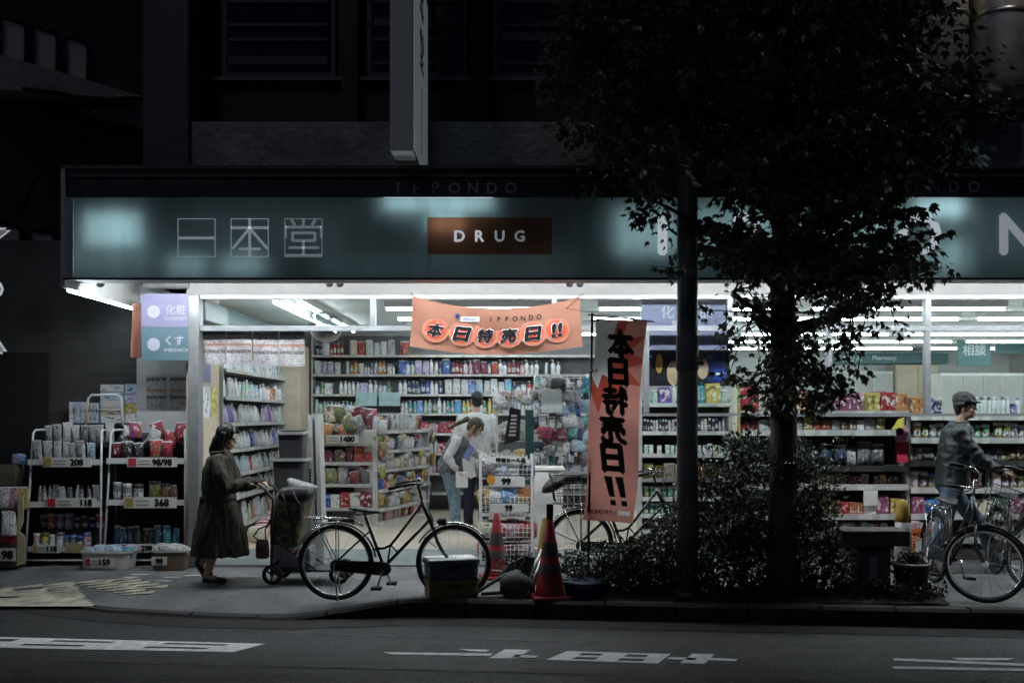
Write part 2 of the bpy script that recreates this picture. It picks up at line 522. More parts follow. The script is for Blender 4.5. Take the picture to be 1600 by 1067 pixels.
for i, (a, b) in enumerate(((-3.2, -1.95), (-1.6, -.5), (-.2, 1.2), (1.5, 3.0), (3.1, 4.3))):
    f = bp_('upper_window', MB().box(a, b, FY + .40, FY + .448, 5.34, 7.4), g['dgrey'])
    bp_('pane', MB().box(a + .05, b - .05, FY + .388, FY + .398, 5.40, 7.34), dk, f)
    mb = MB()
    for k in range(9):
        z = 5.46 + k * .21 + (.05 if k % 2 else 0)
        mb.box(a + .08, b - .08, FY + .355, FY + .372, z, z + (.035 if (k + i) % 3 else .09))
    bp_('louvre', mb, mat('louvre_slat', (.05, .052, .056), .4, .2), f)

floor_m = mat('vinyl_floor', (.50, .44, .37), .35, var=.08, scale=2)
bp_('shop_floor', MB().box(-3.72, XR, FY + .5, 21.2, .0, .12), floor_m)
mb = MB(); mb.add([(-3.42, FY + .06, .012), (3.0, FY + .06, .012), (3.0, FY + .5, .122), (-3.42, FY + .5, .122), (-3.42, FY + .06, -.05), (3.0, FY + .06, -.05), (3.0, FY + .5, -.05), (-3.42, FY + .5, -.05)],
                  [(0, 1, 2, 3), (0, 4, 5, 1), (1, 5, 6, 2), (0, 3, 7, 4), (2, 6, 7, 3)])
bp_('entrance_ramp', mb, mat('ramp_rubber', (.17, .20, .20), .6, var=.15, bump=.2))
bp_('threshold_rail', MB().box(-3.42, 3.0, FY - .01, FY + .055, .002, .02), g['steel'])
bp_('shop_ceiling', MB().box(-3.72, XR, FY + .02, 21.2, 2.95, 3.1), mat('ceiling_white', (.80, .82, .82), .8, var=.04))
bp_('side_wall', MB().box(-3.9, -3.72, 11.56, 16.6, 0, 2.95), g['beige'])
bp_('entrance_return', MB().box(-3.50, -3.42, FY + .1, 11.97, .0, 2.95), g['beige'])
bp_('back_wall', MB().box(-3.72, 1.85, 16.42, 16.6, .12, 2.95), g['offwhite'])
bp_('partition', MB().box(1.75, 1.85, 16.6, 21.0, .12, 2.95), g['offwhite'])
bp_('rear_wall', MB().box(1.85, XR, 21.0, 21.2, .12, 2.95), mat('rear_wall', (.56, .58, .58), .7, var=.05))
bp_('end_wall', MB().box(XR, XR + .2, FY + .02, 21.2, 0, 9), g['offwhite'])
bp_('front_panel', MB().box(-4.20, -3.50, 11.46, 11.54, 0, 3.06), mat('front_panel', (.50, .52, .53), .5, var=.06))
bp_('entrance_post', MB().bbox(-3.43, -3.315, FY - .06, FY + .1, 0, 2.885, .008), g['grey'])
bp_('transom', MB().box(-3.315, XR, FY - .02, FY + .05, 2.505, 2.56), mat('transom_alu', (.26, .28, .29), .4, .4, var=.05))
bp_('head_rail', MB().box(-3.315, XR, FY - .02, FY + .05, 2.845, 2.885), mat('transom_alu', (0, 0, 0)))
bp_('header', MB().box(-3.45, XR, FY - .03, FY + .1, 2.886, 3.058), mat('header_white', (.20, .195, .19), .6, var=.05))
for x in (X(583, FY), X(866, FY), X(1140, FY)):
    bp_('mullion', MB().box(x - .028, x + .028, FY - .03, FY + .06, 2.56, 2.845), g['grey'])
for x in (X(1010, FY), X(1295, FY), X(1449, FY), 5.75):
    bp_('mullion', MB().box(x - .026, x + .026, FY - .03, FY + .06, 1.632, 2.505), g['grey'])
for x in (X(1295, FY), X(1449, FY), 5.75):
    bp_('mullion', MB().box(x - .03, x + .03, FY - .032, FY + .062, 2.56, 2.845), g['grey'])
gl = glass('shop_glass')
gxs = [-3.315, X(583, FY), X(866, FY), X(1140, FY), X(1295, FY), X(1449, FY), 5.75, XR]
for a, b in zip(gxs, gxs[1:]):
    bp_('transom_pane', MB().box(a + .03, b - .03, FY + .012, FY + .018, 2.56, 2.845), gl)
for a, b in ((1010, 1140), (1140, 1295), (1295, 1449)):
    bp_('window_pane', MB().box(X(a, FY) + .03, X(b, FY) - .03, FY + .012, FY + .018, 1.632, 2.505), gl)
bp_('window_sill', MB().box(X(1006, FY), XR, FY - .03, FY + .10, 1.60, 1.63), g['grey'])
bp_('window_pane', MB().box(X(1449, FY) + .03, 5.72, FY + .012, FY + .018, 1.632, 2.505), gl)

# strip lights on the shop ceiling
tube_m = emis('tube_light', (.85, .96, 1.0), 31 * LAMP)
hous = mat('lamp_housing', (.7, .7, .7), .5, var=.02)
def strip(x, y, ln, along='x'):
    lab = 'bare fluorescent strip light in a %s on the shop ceiling' % ('long row' if along == 'x' else 'diagonal-looking pair near the side wall')
    t = thing('strip_light', lab, 'strip light', (x, y, 2.95), 0 if along == 'x' else R(90), 'strip lights on the shop ceiling')
    obj('housing', MB().box(-ln / 2, ln / 2, -.035, .035, -.075, -.002), hous, t, False)
    obj('tube', MB().tube([(-ln / 2 + .03, 0, -.10), (ln / 2 - .03, 0, -.10)], .0125, 8), tube_m, t, False)
    return t
rowlab = {12.0: 'nearest the shop front', 13.25: 'in the second row from the shop front', 14.5: 'in the middle rows', 15.7: 'above the back wall shelves', 17.3: 'over the pharmacy side', 19.0: 'in the row nearest the rear pharmacy wall'}
for y, ph in rowlab.items():
    x = -1.55 if y < 16.3 else 2.6
    k = 0
    while x < 9.2:
        s = strip(x + 1.2, y, 2.3)
        s['label'] = 'long bare fluorescent strip light %s' % ph
        s['group'] = 'strip lights ' + ph
        x += 2.5
for x in (-2.62, -2.35):
    for y in (12.2, 14.3): strip(x, y, 1.9, 'y')

# rear pharmacy
rw = thing('pharmacy_sign', 'long pale teal sign board across the rear pharmacy wall', 'sign', (X(1390, 20.8), 20.8, 2.8))
tl2 = mat('inside_teal', (.09, .19, .20), .5, var=.04)
obj('board', MB().box(X(1303, 20.8), X(1478, 20.8), 20.7, 20.8, Z(568, 20.8), Z(552, 20.8)), tl2, rw)
mb = MB(); text_into(mb, '処方せん', T(X(1326, 20.69), 20.69, Z(560, 20.69)), .13, bold=.02); text_into(mb, 'Pharmacy', T(X(1382, 20.69), 20.69, Z(560, 20.69)), .12, bold=.02)
obj('lettering', mb, g['print'], rw)
for i, (a, b, c, d, Y, tx) in enumerate(((1497, 1548, 530, 572, 18.2, '相談'), (1556, 1640, 518, 552, 18.6, 'カウンター'))):
    t = thing('hanging_sign', ['square teal hanging sign above the white counter', 'wide teal hanging sign at the far end of the counter'][i], 'sign', ((X(a, Y) + X(b, Y)) / 2, Y, Z(d, Y)))
    obj('board', MB().box(X(a, Y), X(b, Y), Y, Y + .06, Z(d, Y), Z(c, Y)), tl2, t)
    mb = MB(); text_into(mb, tx, T((X(a, Y) + X(b, Y)) / 2, Y - .004, (Z(d, Y) + Z(c, Y)) / 2 + .05), width=.42 if i == 0 else .7, bold=.01); obj('lettering', mb, g['print'], t)
    mb = MB()
    for x in (X(a, Y) + .06, X(b, Y) - .06): mb.tube([(x, Y + .03, Z(c, Y)), (x, Y + .03, 2.95)], .008, 6)
    obj('rod', mb, g['white'], t)
def cabinet(label, a, b, top, Y, dz=1.3, m=None, doors=3):
    t = thing('wall_cabinet', label, 'cabinet', (X((a + b) / 2, Y), Y, .12))
    obj('carcass', MB().bbox(X(a, Y), X(b, Y), Y, Y + .5, .12, Z(top, Y), .01), m or g['white'], t)
    wd = (X(b, Y) - X(a, Y)) / doors
    for i in range(doors):
        x0 = X(a, Y) + i * wd
        d = obj('door', MB().bbox(x0 + .012, x0 + wd - .012, Y - .02, Y - .001, .2, Z(top, Y) - .04, .005), m or g['offwhite'], t)
        obj('handle', MB().box(x0 + wd - .07, x0 + wd - .05, Y - .035, Y - .019, 1.0, 1.15), g['steel'], d)
cabinet('wide white counter cabinet under the square teal hanging sign', 1470, 1600, 583, 17.6, doors=4)
cabinet('beige cupboard behind the white counter by the rear wall', 1400, 1466, 570, 20.3, m=g['beige'], doors=2)
cabinet('pale cupboard under the long pharmacy sign', 1308, 1396, 580, 20.4, doors=3)

# ---------------------------------------------------------------- canopy and the backlit sign
can = thing('shop_canopy', 'dark flat canopy over the shop front with a white lit underside', 'canopy', (0, AY, 2.88))
XL = -4.19
bp_('soffit', MB().box(XL + .02, XR, AY + .33, 11.62, 3.06, 3.08), mat('soffit_white', (.60, .57, .54), .6, var=.05), can)
bp_('side_panel', MB().box(XL - .02, XL + .02, AY + .002, 11.62, 2.80, 3.94), mat('side_white', (.55, .56, .56), .6, var=.05), can)
bp_('front_lip', MB().box(XL + .02, XR, AY + .322, AY + .345, 2.882, 3.10), g['white'], can)
bp_('top_band', MB().box(XL + .02, XR, AY + .03, AY + .09, 3.645, 3.90), mat('band_navy', (.020, .020, .027), .42, var=.1), can)
bp_('canopy_roof', MB().box(XL + .02, XR, AY + .335, FY - .002, 3.60, 3.88), g['dgrey'], can)
trim = mat('band_trim', (.10, .09, .095), .4)
bp_('top_trim', MB().box(XL - .02, XR, AY - .0, AY + .05, 3.905, 3.94), trim, can)
bp_('inner_trim', MB().box(XL + .06, XR, AY + .005, AY + .028, 3.83, 3.85), trim, can)
mb = MB()
bandm = mat('band_letter', (.30, .30, .32), .5, var=.03)
def spaced(mb, s, x0, x1, y, Y, hpx, bold=.02, flip=False):
    n = len(s)
    for i, ch in enumerate(s):
        px = lerp(x0, x1, i / (n - 1))
        mb = MB(); text_into(mb, ch, T(X(px, Y), Y, Z(y, Y)), hpx / F * Y, bold=bold, flip=flip)
        bp_('band_letter', mb, bandm, can)
spaced(mb, 'IPPONDO', 622, 798, 294, AY + .024, 17, .012)
spaced(mb, 'IPPONDO', 1335, 1522, 292, AY + .024, 17, .012)
tubs = emis('soffit_tube', (.90, .96, 1.0), 215 * LAMP)
bp_('edge_tube', MB().tube([(XL, AY + .12, 2.782), (XL, 11.55, 2.782)], .011, 8), emis('edge_tube', (.80, .94, 1.0), 42 * LAMP), can)
x = XL + .25
while x < 8:
    bp_('soffit_tube', MB().tube([(x, AY + .412, 2.965), (x + 1.15, AY + .412, 2.965)], .013, 8), tubs, can); x += 1.3
for px, py in ((150, 446), (523, 449), (898, 449), (1330, 449)):
    # twin black spot fittings
    Y = AY + .75; c = V((X(px, Y), Y, 3.058))
    mb = MB()
    for s in (-1, 1):
        mb.tube([c + V((s * .045, 0, 0)), c + V((s * .05, 0, -.10))], .012, 6)
        mb.lathe([(.012, .03), (.034, .022), (.036, -.03), (.030, -.034)], c + V((s * .052, -.02, -.12)), 10, M=Matrix.Rotation(R(50), 3, 'X'))
    solo('spot_lamp', mb, g['black'], 'twin black spot fitting under the canopy ' + {150: 'at its left end', 523: 'above the open doorway', 898: 'above the banner', 1330: 'behind the tree'}[px], 'spotlight', 'twin spot fittings under the canopy', c)

# sign box: a translucent face with tubes standing behind it
sg = thing('fascia_sign', 'long backlit teal shop sign with white kanji and an orange panel', 'shop sign', (0, AY, 2.88))
z0, z1 = 2.88, 3.635
def translucent(name, col, w_=.75, rough=.35):
    m, t, b = nt(name); out = t.nodes['Material Output']
    n = N(t, 'TexNoise', Scale=2.5, Detail=6, Roughness=.65); tc = N(t, 'TexCoord'); mp = N(t, 'Mapping'); mp.inputs['Scale'].default_value = (2.2, 1, .5); L(t, tc.outputs['Object'], mp.inputs[0]); L(t, mp.outputs[0], n.inputs[0])
    cc = ramp(t, n.outputs[0], [(.25, tuple(x * .88 for x in col)), (.75, tuple(min(1, x * 1.1) for x in col))])
    tr = N(t, 'BsdfTranslucent'); L(t, cc, tr.inputs[0]); L(t, cc, b.inputs['Base Color'])
    b.inputs['Roughness'].default_value = rough
    mx = N(t, 'MixShader'); mx.inputs[0].default_value = w_; L(t, b.outputs[0], mx.inputs[1]); L(t, tr.outputs[0], mx.inputs[2]); L(t, mx.outputs[0], out.inputs[0])
    return m
face = translucent('sign_face', (.42, .505, .52), .7)
ox0, ox1, oz0, oz1 = X(668, AY), X(862, AY), Z(397, AY), Z(340, AY)
bp_('face_panel', MB().box(XL + .1, ox0, AY + .002, AY + .006, z0, z1), face, sg)
bp_('face_panel', MB().box(ox1, XR, AY + .002, AY + .006, z0, z1), face, sg)
bp_('face_panel', MB().box(ox0, ox1, AY + .002, AY + .006, oz1, z1), face, sg)
bp_('face_panel', MB().box(ox0, ox1, AY + .002, AY + .006, z0, oz0), face, sg)
bp_('end_strip', MB().box(XL + .02, XL + .095, AY - .002, AY + .03, z0 - .002, z1), mat('end_strip', (.34, .42, .46), .4, var=.05), sg)
bp_('sign_floor', MB().box(XL + .02, XR, AY + .012, AY + .298, z0 + .002, z0 + .010), g['offwhite'], sg)
bp_('sign_back', MB().box(XL + .02, XR, AY + .30, AY + .32, z0 + .002, z1 - .02), mat('sign_box_inside', (.25, .27, .28), .8, var=.05), sg)
bp_('lower_rail', MB().box(XL, XR, AY - .012, AY + .0, z0 - .012, z0 + .008), g['dgrey'], sg)
op = translucent('orange_face', (.34, .225, .165), .72)
Yp = AY - .003
bp_('orange_panel', MB().box(ox0, ox1, AY + .001, AY + .005, oz0, oz1), op, sg)
lett = emis('sign_letter', (.62, .74, .80), .22)
lett2 = emis('sign_letter_dim', (.62, .74, .80), .14)
lettb = emis('sign_letter_bright', (.75, .82, .88), .5)
mb = MB(); Yl = Yp - .004
for i, ch in enumerate('DRUG'):
    mb = MB(); text_into(mb, ch, T(X(lerp(718, 812, i / 3), Yl), Yl, Z(369, Yl)), 18 / F * Yl, bold=.03)
    bp_('orange_panel_letter', mb, [lettb, lettb, lett, lett2][i], sg)
def bars(mb, bl, Y, wd):
    for (xa, ya, xb, yb, k) in bl:
        a, b = P(xa, ya, Y), P(xb, yb, Y); d = (b - a).normalized(); nn = V((-d.z, 0, d.x)) * (wd * k / F * Y / 2)
        mb.slab([a + nn, b + nn, b - nn, a - nn], (0, .004, 0))
def kbox(mb, x0, x1, y0, y1, Y): bars(mb, [(x0, y0, x1, y0, .3), (x0, y1, x1, y1, .3), (x0, y0, x0, y1, .3), (x1, y0, x1, y1, .3)], Y, 4)
mb = MB(); kbox(mb, 278, 336, 342, 401, Yl); bars(mb, [(279, 372, 335, 372, 1)], Yl, 4.2); bp_('kanji', mb, lett, sg)
mb = MB(); kbox(mb, 361, 419, 342, 401, Yl)
bars(mb, [(361, 356, 419, 356, 1), (390, 342, 390, 401, 1)], Yl, 4.2); bars(mb, [(388, 359, 363, 389, 1), (392, 359, 418, 389, 1), (373, 389, 407, 389, .9)], Yl + .0045, 4.2); bp_('kanji', mb, lett, sg)
mb = MB(); kbox(mb, 445, 503, 342, 401, Yl + .001)
bars(mb, [(474, 342, 474, 353, 1), (455, 343, 461, 352, 1), (493, 343, 487, 352, 1), (446, 355, 502, 355, 1), (446, 353, 446, 372, 1), (502, 353, 502, 372, 1), (457, 364, 492, 364, 1), (457, 376, 492, 376, 1), (474, 377, 474, 398, 1), (451, 387, 498, 387, 1), (446, 399, 503, 399, 1)], Yl, 4)
bars(mb, [(457, 363, 457, 377, 1), (492, 363, 492, 377, 1)], Yl + .0045, 4); bp_('kanji', mb, lett2, sg)
mb = MB(); lm, lm2 = emis('big_letter', (.60, .68, .74), .62), emis('big_letter_dim', (.60, .68, .74), .30)
for ch, px in (('I', 1035), ('P', 1168), ('P', 1300), ('O', 1437), ('N', 1592)):
    mb = MB(); text_into(mb, ch, T(X(px, Yl), Yl, Z(366, Yl)), 66 / F * Yl, bold=.035)
    bp_('large_letter', mb, lm2 if ch == 'N' else lm, sg)
def sign_lamp(x0, x1, y0, y1, s, dist=.16):
    Y = AY + dist; l = bpy.data.lights.new('sign_tube', 'AREA'); l.shape = 'RECTANGLE'
    l.size = (x1 - x0) / F * Y; l.size_y = (y1 - y0) / F * Y; l.energy = s * 2.0 * LAMP; l.color = (.86, .97, 1.0)
    o = bpy.data.objects.new('sign_tube', l); C.objects.link(o); o.parent = sg
    o.location = V((X((x0 + x1) / 2, Y), Y, Z((y0 + y1) / 2, Y))) - sg.location; o.rotation_euler = (R(-90), 0, 0)
    return o
for a in ((672, 725, 343, 362, .42, .10), (140, 225, 335, 385, 1.0, .09), (110, 250, 395, 425, .35, .2), (600, 770, 312, 330, 1.15, .10), (960, 1050, 330, 400, 1.0, .12), (1070, 1260, 330, 400, 1.6, .14), (1290, 1400, 330, 400, 1.2, .12), (1425, 1500, 316, 340, .8, .10), (1430, 1500, 380, 425, .5, .14),
          (270, 330, 405, 428, .22, .12), (350, 420, 405, 428, .25, .12), (500, 900, 412, 428, .30, .22), (1500, 1700, 330, 420, .5, .24), (300, 560, 330, 400, .28, .26)):
    sign_lamp(*a)

# vertical projecting sign
vs_ = thing('projecting_sign', 'tall narrow vertical sign box projecting from the upper facade', 'sign', (X(627, 9.15), 9.15, 3.94))
xa, xb = X(609, 9.15), X(645, 9.15)
obj('box', MB().bbox(xa, xb, 9.15, 10.72, 3.97, 9, .01), mat('sign_case', (.80, .79, .78), .55, var=.05), vs_)
obj('lit_face', MB().box(xb + .001, xb + .008, 9.2, 10.68, 4.02, 9), emis('pale_face', (.62, .72, .80), .10), vs_)
mb = MB()
for ch, z in (('一', 6.2), ('本', 5.75), ('堂', 5.3)): text_into(mb, ch, T(xb + .010, 9.95, z - .15) @ RZ(R(90)), .42, bold=.02)
text_into(mb, 'IPPONDO', T(xb + .010, 9.95, 4.45) @ RZ(R(90)) @ Matrix.Rotation(R(90), 4, 'Y'), .10)
obj('lettering', mb, mat('sign_ink', (.10, .12, .16), .6), vs_)
obj('bracket', MB().box(xa + .05, xb - .05, 10.72, 10.9, 4.6, 4.7).box(xa + .05, xb - .05, 10.72, 10.9, 6.6, 6.7), g['dgrey'], vs_)

# lamp bracket between the ducts, its light falls down the pipes
wl0 = bp_('wall_lamp', MB().tube([(5.02, FY - .1, 6.35), (5.02, 9.75, 6.42)], .02, 8).lathe([(.02, .10), (.12, .02), (.125, 0), (.11, .01)], (5.02, 9.7, 6.3), 18), g['dgrey'])
bp_('bulb', MB().ell((5.02, 9.7, 6.30), (.05, .05, .06)), emis('warm_bulb', (1, .90, .70), 55), wl0)
# ducts at the upper right
dm = mat('duct_metal', (.66, .64, .56), .26, .55, var=.12, scale=4)
for px, r_, zb, lab in ((1470, .26, 4.95, 'pale round metal duct beside the tree high on the facade'), (1563, .29, 4.80, 'round metal duct with a bright highlight high at the right')):
    Y = 10.4; x = X(px, Y); t = thing('metal_duct', lab, 'duct', (x, Y, zb), group='metal ducts on the upper facade')
    obj('pipe', MB().lathe([(r_ * .55, zb), (r_ * .85, zb + .04), (r_, zb + .16), (r_, 9)], (x, Y, 0), 28), dm, t)
    for z in (5.6, 6.6): obj('band', MB().lathe([(r_ + .002, z), (r_ + .012, z + .005), (r_ + .012, z + .05), (r_ + .002, z + .055)], (x, Y, 0), 28, cap=False), g['steel'], t)

# ---------------------------------------------------------------- neighbours on the left
dw = tilemat('dark_cladding', (.055, .056, .055), (.045, .045, .046), (.018, .018, .018), 6, 1.6, .3)
nb = thing('alley_wall', 'dark horizontally clad wall behind the outdoor racks', 'wall', (-7, 11.7, 0))
obj('cladding', MB().box(-14, -3.98, 11.66, 11.9, -.1, 3.6), dw, nb)
rd = obj('roller_door', MB().box(X(-120, 11.62), X(74, 11.62), 11.6, 11.655, 0, Z(551, 11.6)), mat('roller_door', (.010, .010, .011), .6, var=.2), nb)
a0, a1 = V((-8.6, 12.4, 0)), V((-4.6, 16.4, 0)); dv = (a1 - a0).normalized(); nv = V((dv.y, -dv.x, 0))
def wallpt(px, py):            # pixel onto the oblique wall, for measuring its windows from the photograph
    d = V(((px - 800) / F, 1, (650 - py) / F)); k = (a0 - V((0, 0, 1.6))).dot(nv) / d.dot(nv)
    return V((0, 0, 1.6)) + d * k
ob = thing('neighbour_building', 'dark neighbouring building with pale windows and a balcony running back obliquely', 'building', tuple(a0))
wl = lambda a, b, zl, zh, d0, d1: MB().add([a + nv * d0 + V((0, 0, zl)), b + nv * d0 + V((0, 0, zl)), b + nv * d1 + V((0, 0, zl)), a + nv * d1 + V((0, 0, zl)), a + nv * d0 + V((0, 0, zh)), b + nv * d0 + V((0, 0, zh)), b + nv * d1 + V((0, 0, zh)), a + nv * d1 + V((0, 0, zh))],
                                       [(0, 1, 2, 3), (4, 5, 6, 7), (0, 1, 5, 4), (1, 2, 6, 5), (2, 3, 7, 6), (3, 0, 4, 7)])
obj('wall', wl(a0 - dv * 2, a1, 0, 9.5, -.3, -.02), mat('neighbour_wall', (.09, .09, .088), .8, var=.3, scale=3), ob)
pw = mat('blind_pane', (.82, .82, .76), .6, var=.08)
def quadwin(c, up=True):
    pts = [wallpt(*q) for q in c]
    f = obj('window', MB().slab([p + nv * .0 for p in pts], nv * -.015), pw, ob)
    cx = sum((p for p in pts), V((0, 0, 0))) / 4
    mb = MB()
    for p, q in zip(pts, pts[1:] + pts[:1]): mb.tube([p + nv * .01, q + nv * .01], .022, 4)
    obj('frame', mb, g['black'], f)
for c in (((1, 28), (39, 38), (39, 108), (1, 102)), ((51, 43), (88, 53), (88, 124), (51, 112)), ((101, 58), (136, 68), (136, 137), (101, 124)), ((-40, 340), (31, 355), (31, 405), (-40, 405)), ((45, 360), (83, 363), (83, 405), (45, 405))):
    quadwin(c)
pts = [wallpt(*q) for q in ((-60, 88), (204, 164), (204, 168), (-60, 150))]
obj('balcony_band', MB().slab(pts, nv * .5), mat('balcony_paint', (.55, .52, .46), .75, var=.15), ob)
pts = [wallpt(*q) for q in ((110, 174), (229, 172), (229, 205), (150, 186))]
obj('lower_band', MB().slab(pts, nv * .2), mat('balcony_paint', (0, 0, 0)), ob)
mb = MB(); cp = [(10, 155), (60, 160), (110, 170), (120, 172), (175, 168), (228, 170)]
mb.tube([wallpt(*q) + nv * .6 for q in cp], .03, 6); mb.tube([wallpt(*q) + nv * .6 for q in ((120, 172), (100, 200), (60, 250), (25, 300), (5, 345))], .03, 6)
solo('overhead_cable', mb, g['rubber'], 'sagging black cable strung along the neighbouring building', 'cable')
lp = thing('letter_sign', 'white edged metal letters of a vertical sign on a dark post at the kerb', 'sign', (-5.45, 9.6, 0))
Y = 9.6
obj('post', MB().tube([(X(-52, Y), Y + .05, ground(-5.1, 9.9) - .1), (X(-52, Y), Y + .05, 3.7)], .03, 10), g['dgrey'], lp)
obj('plate', MB().box(X(-56, Y), X(-6, Y), Y + .012, Y + .03, Z(575, Y), Z(335, Y)), g['black'], lp)
e1, e2 = emis('letter_edge', (.8, .88, .95), .42), emis('letter_face', (.50, .46, .40), .16)
for ch, py, bx_ in (('Y', 378, -16), ('O', 452, -27), ('A', 531, -22)):
    mb = MB(); text_into(mb, ch, T(X(bx_, Y), Y, Z(py, Y)), 44 / F * Y, 66 / F * Y, bold=.075); o = obj('letter', mb, e1, lp)
    mb = MB(); text_into(mb, ch, T(X(bx_, Y - .004), Y - .004, Z(py, Y - .004)), 38 / F * Y, 58 / F * Y, bold=.035); obj('letter_face', mb, e2, o)
# ================================================================ GOODS, SHELVES, DISPLAYS
COL = dict(white=(.66, .67, .68), pale_blue=(.42, .55, .68), sky_blue=(.16, .38, .66), navy=(.025, .04, .12), blue=(.04, .10, .38), teal=(.06, .30, .34), green=(.06, .26, .10),
           mint=(.40, .58, .50), lilac=(.46, .40, .60), purple=(.18, .09, .36), pink=(.50, .28, .33), red=(.34, .03, .04), maroon=(.15, .012, .03), orange=(.48, .19, .07),
           yellow=(.48, .37, .10), cream=(.62, .55, .42), brown=(.15, .08, .04), black=(.014, .014, .016), silver=(.40, .40, .42), olive=(.20, .17, .05), magenta=(.24, .06, .13), grey=(.18, .18, .19))
def printed(name, mode):
    m, t, b = nt(name)
    oi = N(t, 'ObjectInfo'); tc = N(t, 'TexCoord'); sep = N(t, 'SeparateXYZ'); L(t, tc.outputs['Generated'], sep.inputs[0])
    rnd = oi.outputs['Random']; col = oi.outputs['Color']
    w_ = mth(t, 'MULTIPLY', rnd, 57.0)
    z = sep.outputs[2]
    hs = N(t, 'HueSaturation'); L(t, col, hs.inputs['Color']); L(t, mth(t, 'MULTIPLY_ADD', rnd, .9, .05), hs.inputs['Hue']); hs.inputs['Saturation'].default_value = 1.3
    dark = mixc(t, .75, col, (.01, .01, .015)); 
    nz = N(t, 'TexNoise'); nz.noise_dimensions = '4D'; L(t, tc.outputs['Generated'], nz.inputs['Vector']); L(t, w_, nz.inputs['W'])
    if mode == 'bottle':
        nz.inputs['Scale'].default_value = 5
        lo = mth(t, 'MULTIPLY_ADD', rnd, .12, .10); hi = mth(t, 'MULTIPLY_ADD', rnd, .15, .42)
        band = mth(t, 'MULTIPLY', mth(t, 'GREATER_THAN', z, lo), mth(t, 'LESS_THAN', z, hi))
        lab = mixc(t, mth(t, 'GREATER_THAN', nz.outputs[0], .52), (.62, .62, .64), hs.outputs[0])
        lab = mixc(t, mth(t, 'GREATER_THAN', nz.outputs[0], .60), lab, dark)
        c = mixc(t, mth(t, 'MULTIPLY', band, .9), col, lab)
        b.inputs['Roughness'].default_value = .3
    elif mode == 'pouch':
        nz.inputs['Scale'].default_value = 3.2; nz.inputs['Detail'].default_value = 3
        c = mixc(t, mth(t, 'MULTIPLY', mth(t, 'GREATER_THAN', nz.outputs[0], .61), .75), col, (.60, .60, .62))
        c = mixc(t, mth(t, 'MULTIPLY', mth(t, 'LESS_THAN', nz.outputs[0], .42), .8), c, hs.outputs[0])
        c = mixc(t, mth(t, 'LESS_THAN', nz.outputs[0], .37), c, dark)
        c = mixc(t, mth(t, 'MULTIPLY', mth(t, 'COMPARE', nz.outputs[0], .5, .012), .7), c, (.05, .05, .06))
        c = mixc(t, mth(t, 'GREATER_THAN', z, .93), c, (.6, .6, .62))
        b.inputs['Roughness'].default_value = .28
        n2 = N(t, 'TexNoise', Scale=9, Detail=3); L(t, tc.outputs['Generated'], n2.inputs[0])
        bp = N(t, 'Bump', Strength=.9, Distance=.02); L(t, n2.outputs[0], bp.inputs['Height']); L(t, bp.outputs[0], b.inputs['Normal'])
    else:
        nz.inputs['Scale'].default_value = 3.4; nz.inputs['Detail'].default_value = 2
        c = mixc(t, mth(t, 'GREATER_THAN', nz.outputs[0], .57), col, (.62, .60, .58))
        c = mixc(t, mth(t, 'LESS_THAN', nz.outputs[0], .42), c, dark)
        fr = mth(t, 'ADD', mth(t, 'LESS_THAN', z, .12), mth(t, 'GREATER_THAN', z, .86))
        c = mixc(t, fr, c, col)
        b.inputs['Roughness'].default_value = .4
    L(t, c, b.inputs['Base Color'])
    return m
def capmat():
    m, t, b = nt('bottle_cap'); oi = N(t, 'ObjectInfo')
    r = ramp(t, oi.outputs['Random'], [(0, (.62, .62, .62)), (.5, (.62, .62, .62)), (.55, (.02, .02, .025)), (.75, (.55, .5, .4)), (.85, (.04, .15, .4))], True)
    L(t, mixc(t, .25, r, oi.outputs['Color']), b.inputs['Base Color']); b.inputs['Roughness'].default_value = .35
    return m
PB, PP, PX, PC = printed('printed_bottle', 'bottle'), printed('printed_film', 'pouch'), printed('printed_carton', 'box'), capmat()
def ov(w_, d_, z, n=12, p=2.4):
    out = []
    for j in range(n):
        a = 2 * PI * j / n; c, s = math.cos(a), math.sin(a)
        out.append(V((abs(c) ** (2 / p) * math.copysign(w_, c), abs(s) ** (2 / p) * math.copysign(d_, s), z)))
    return out
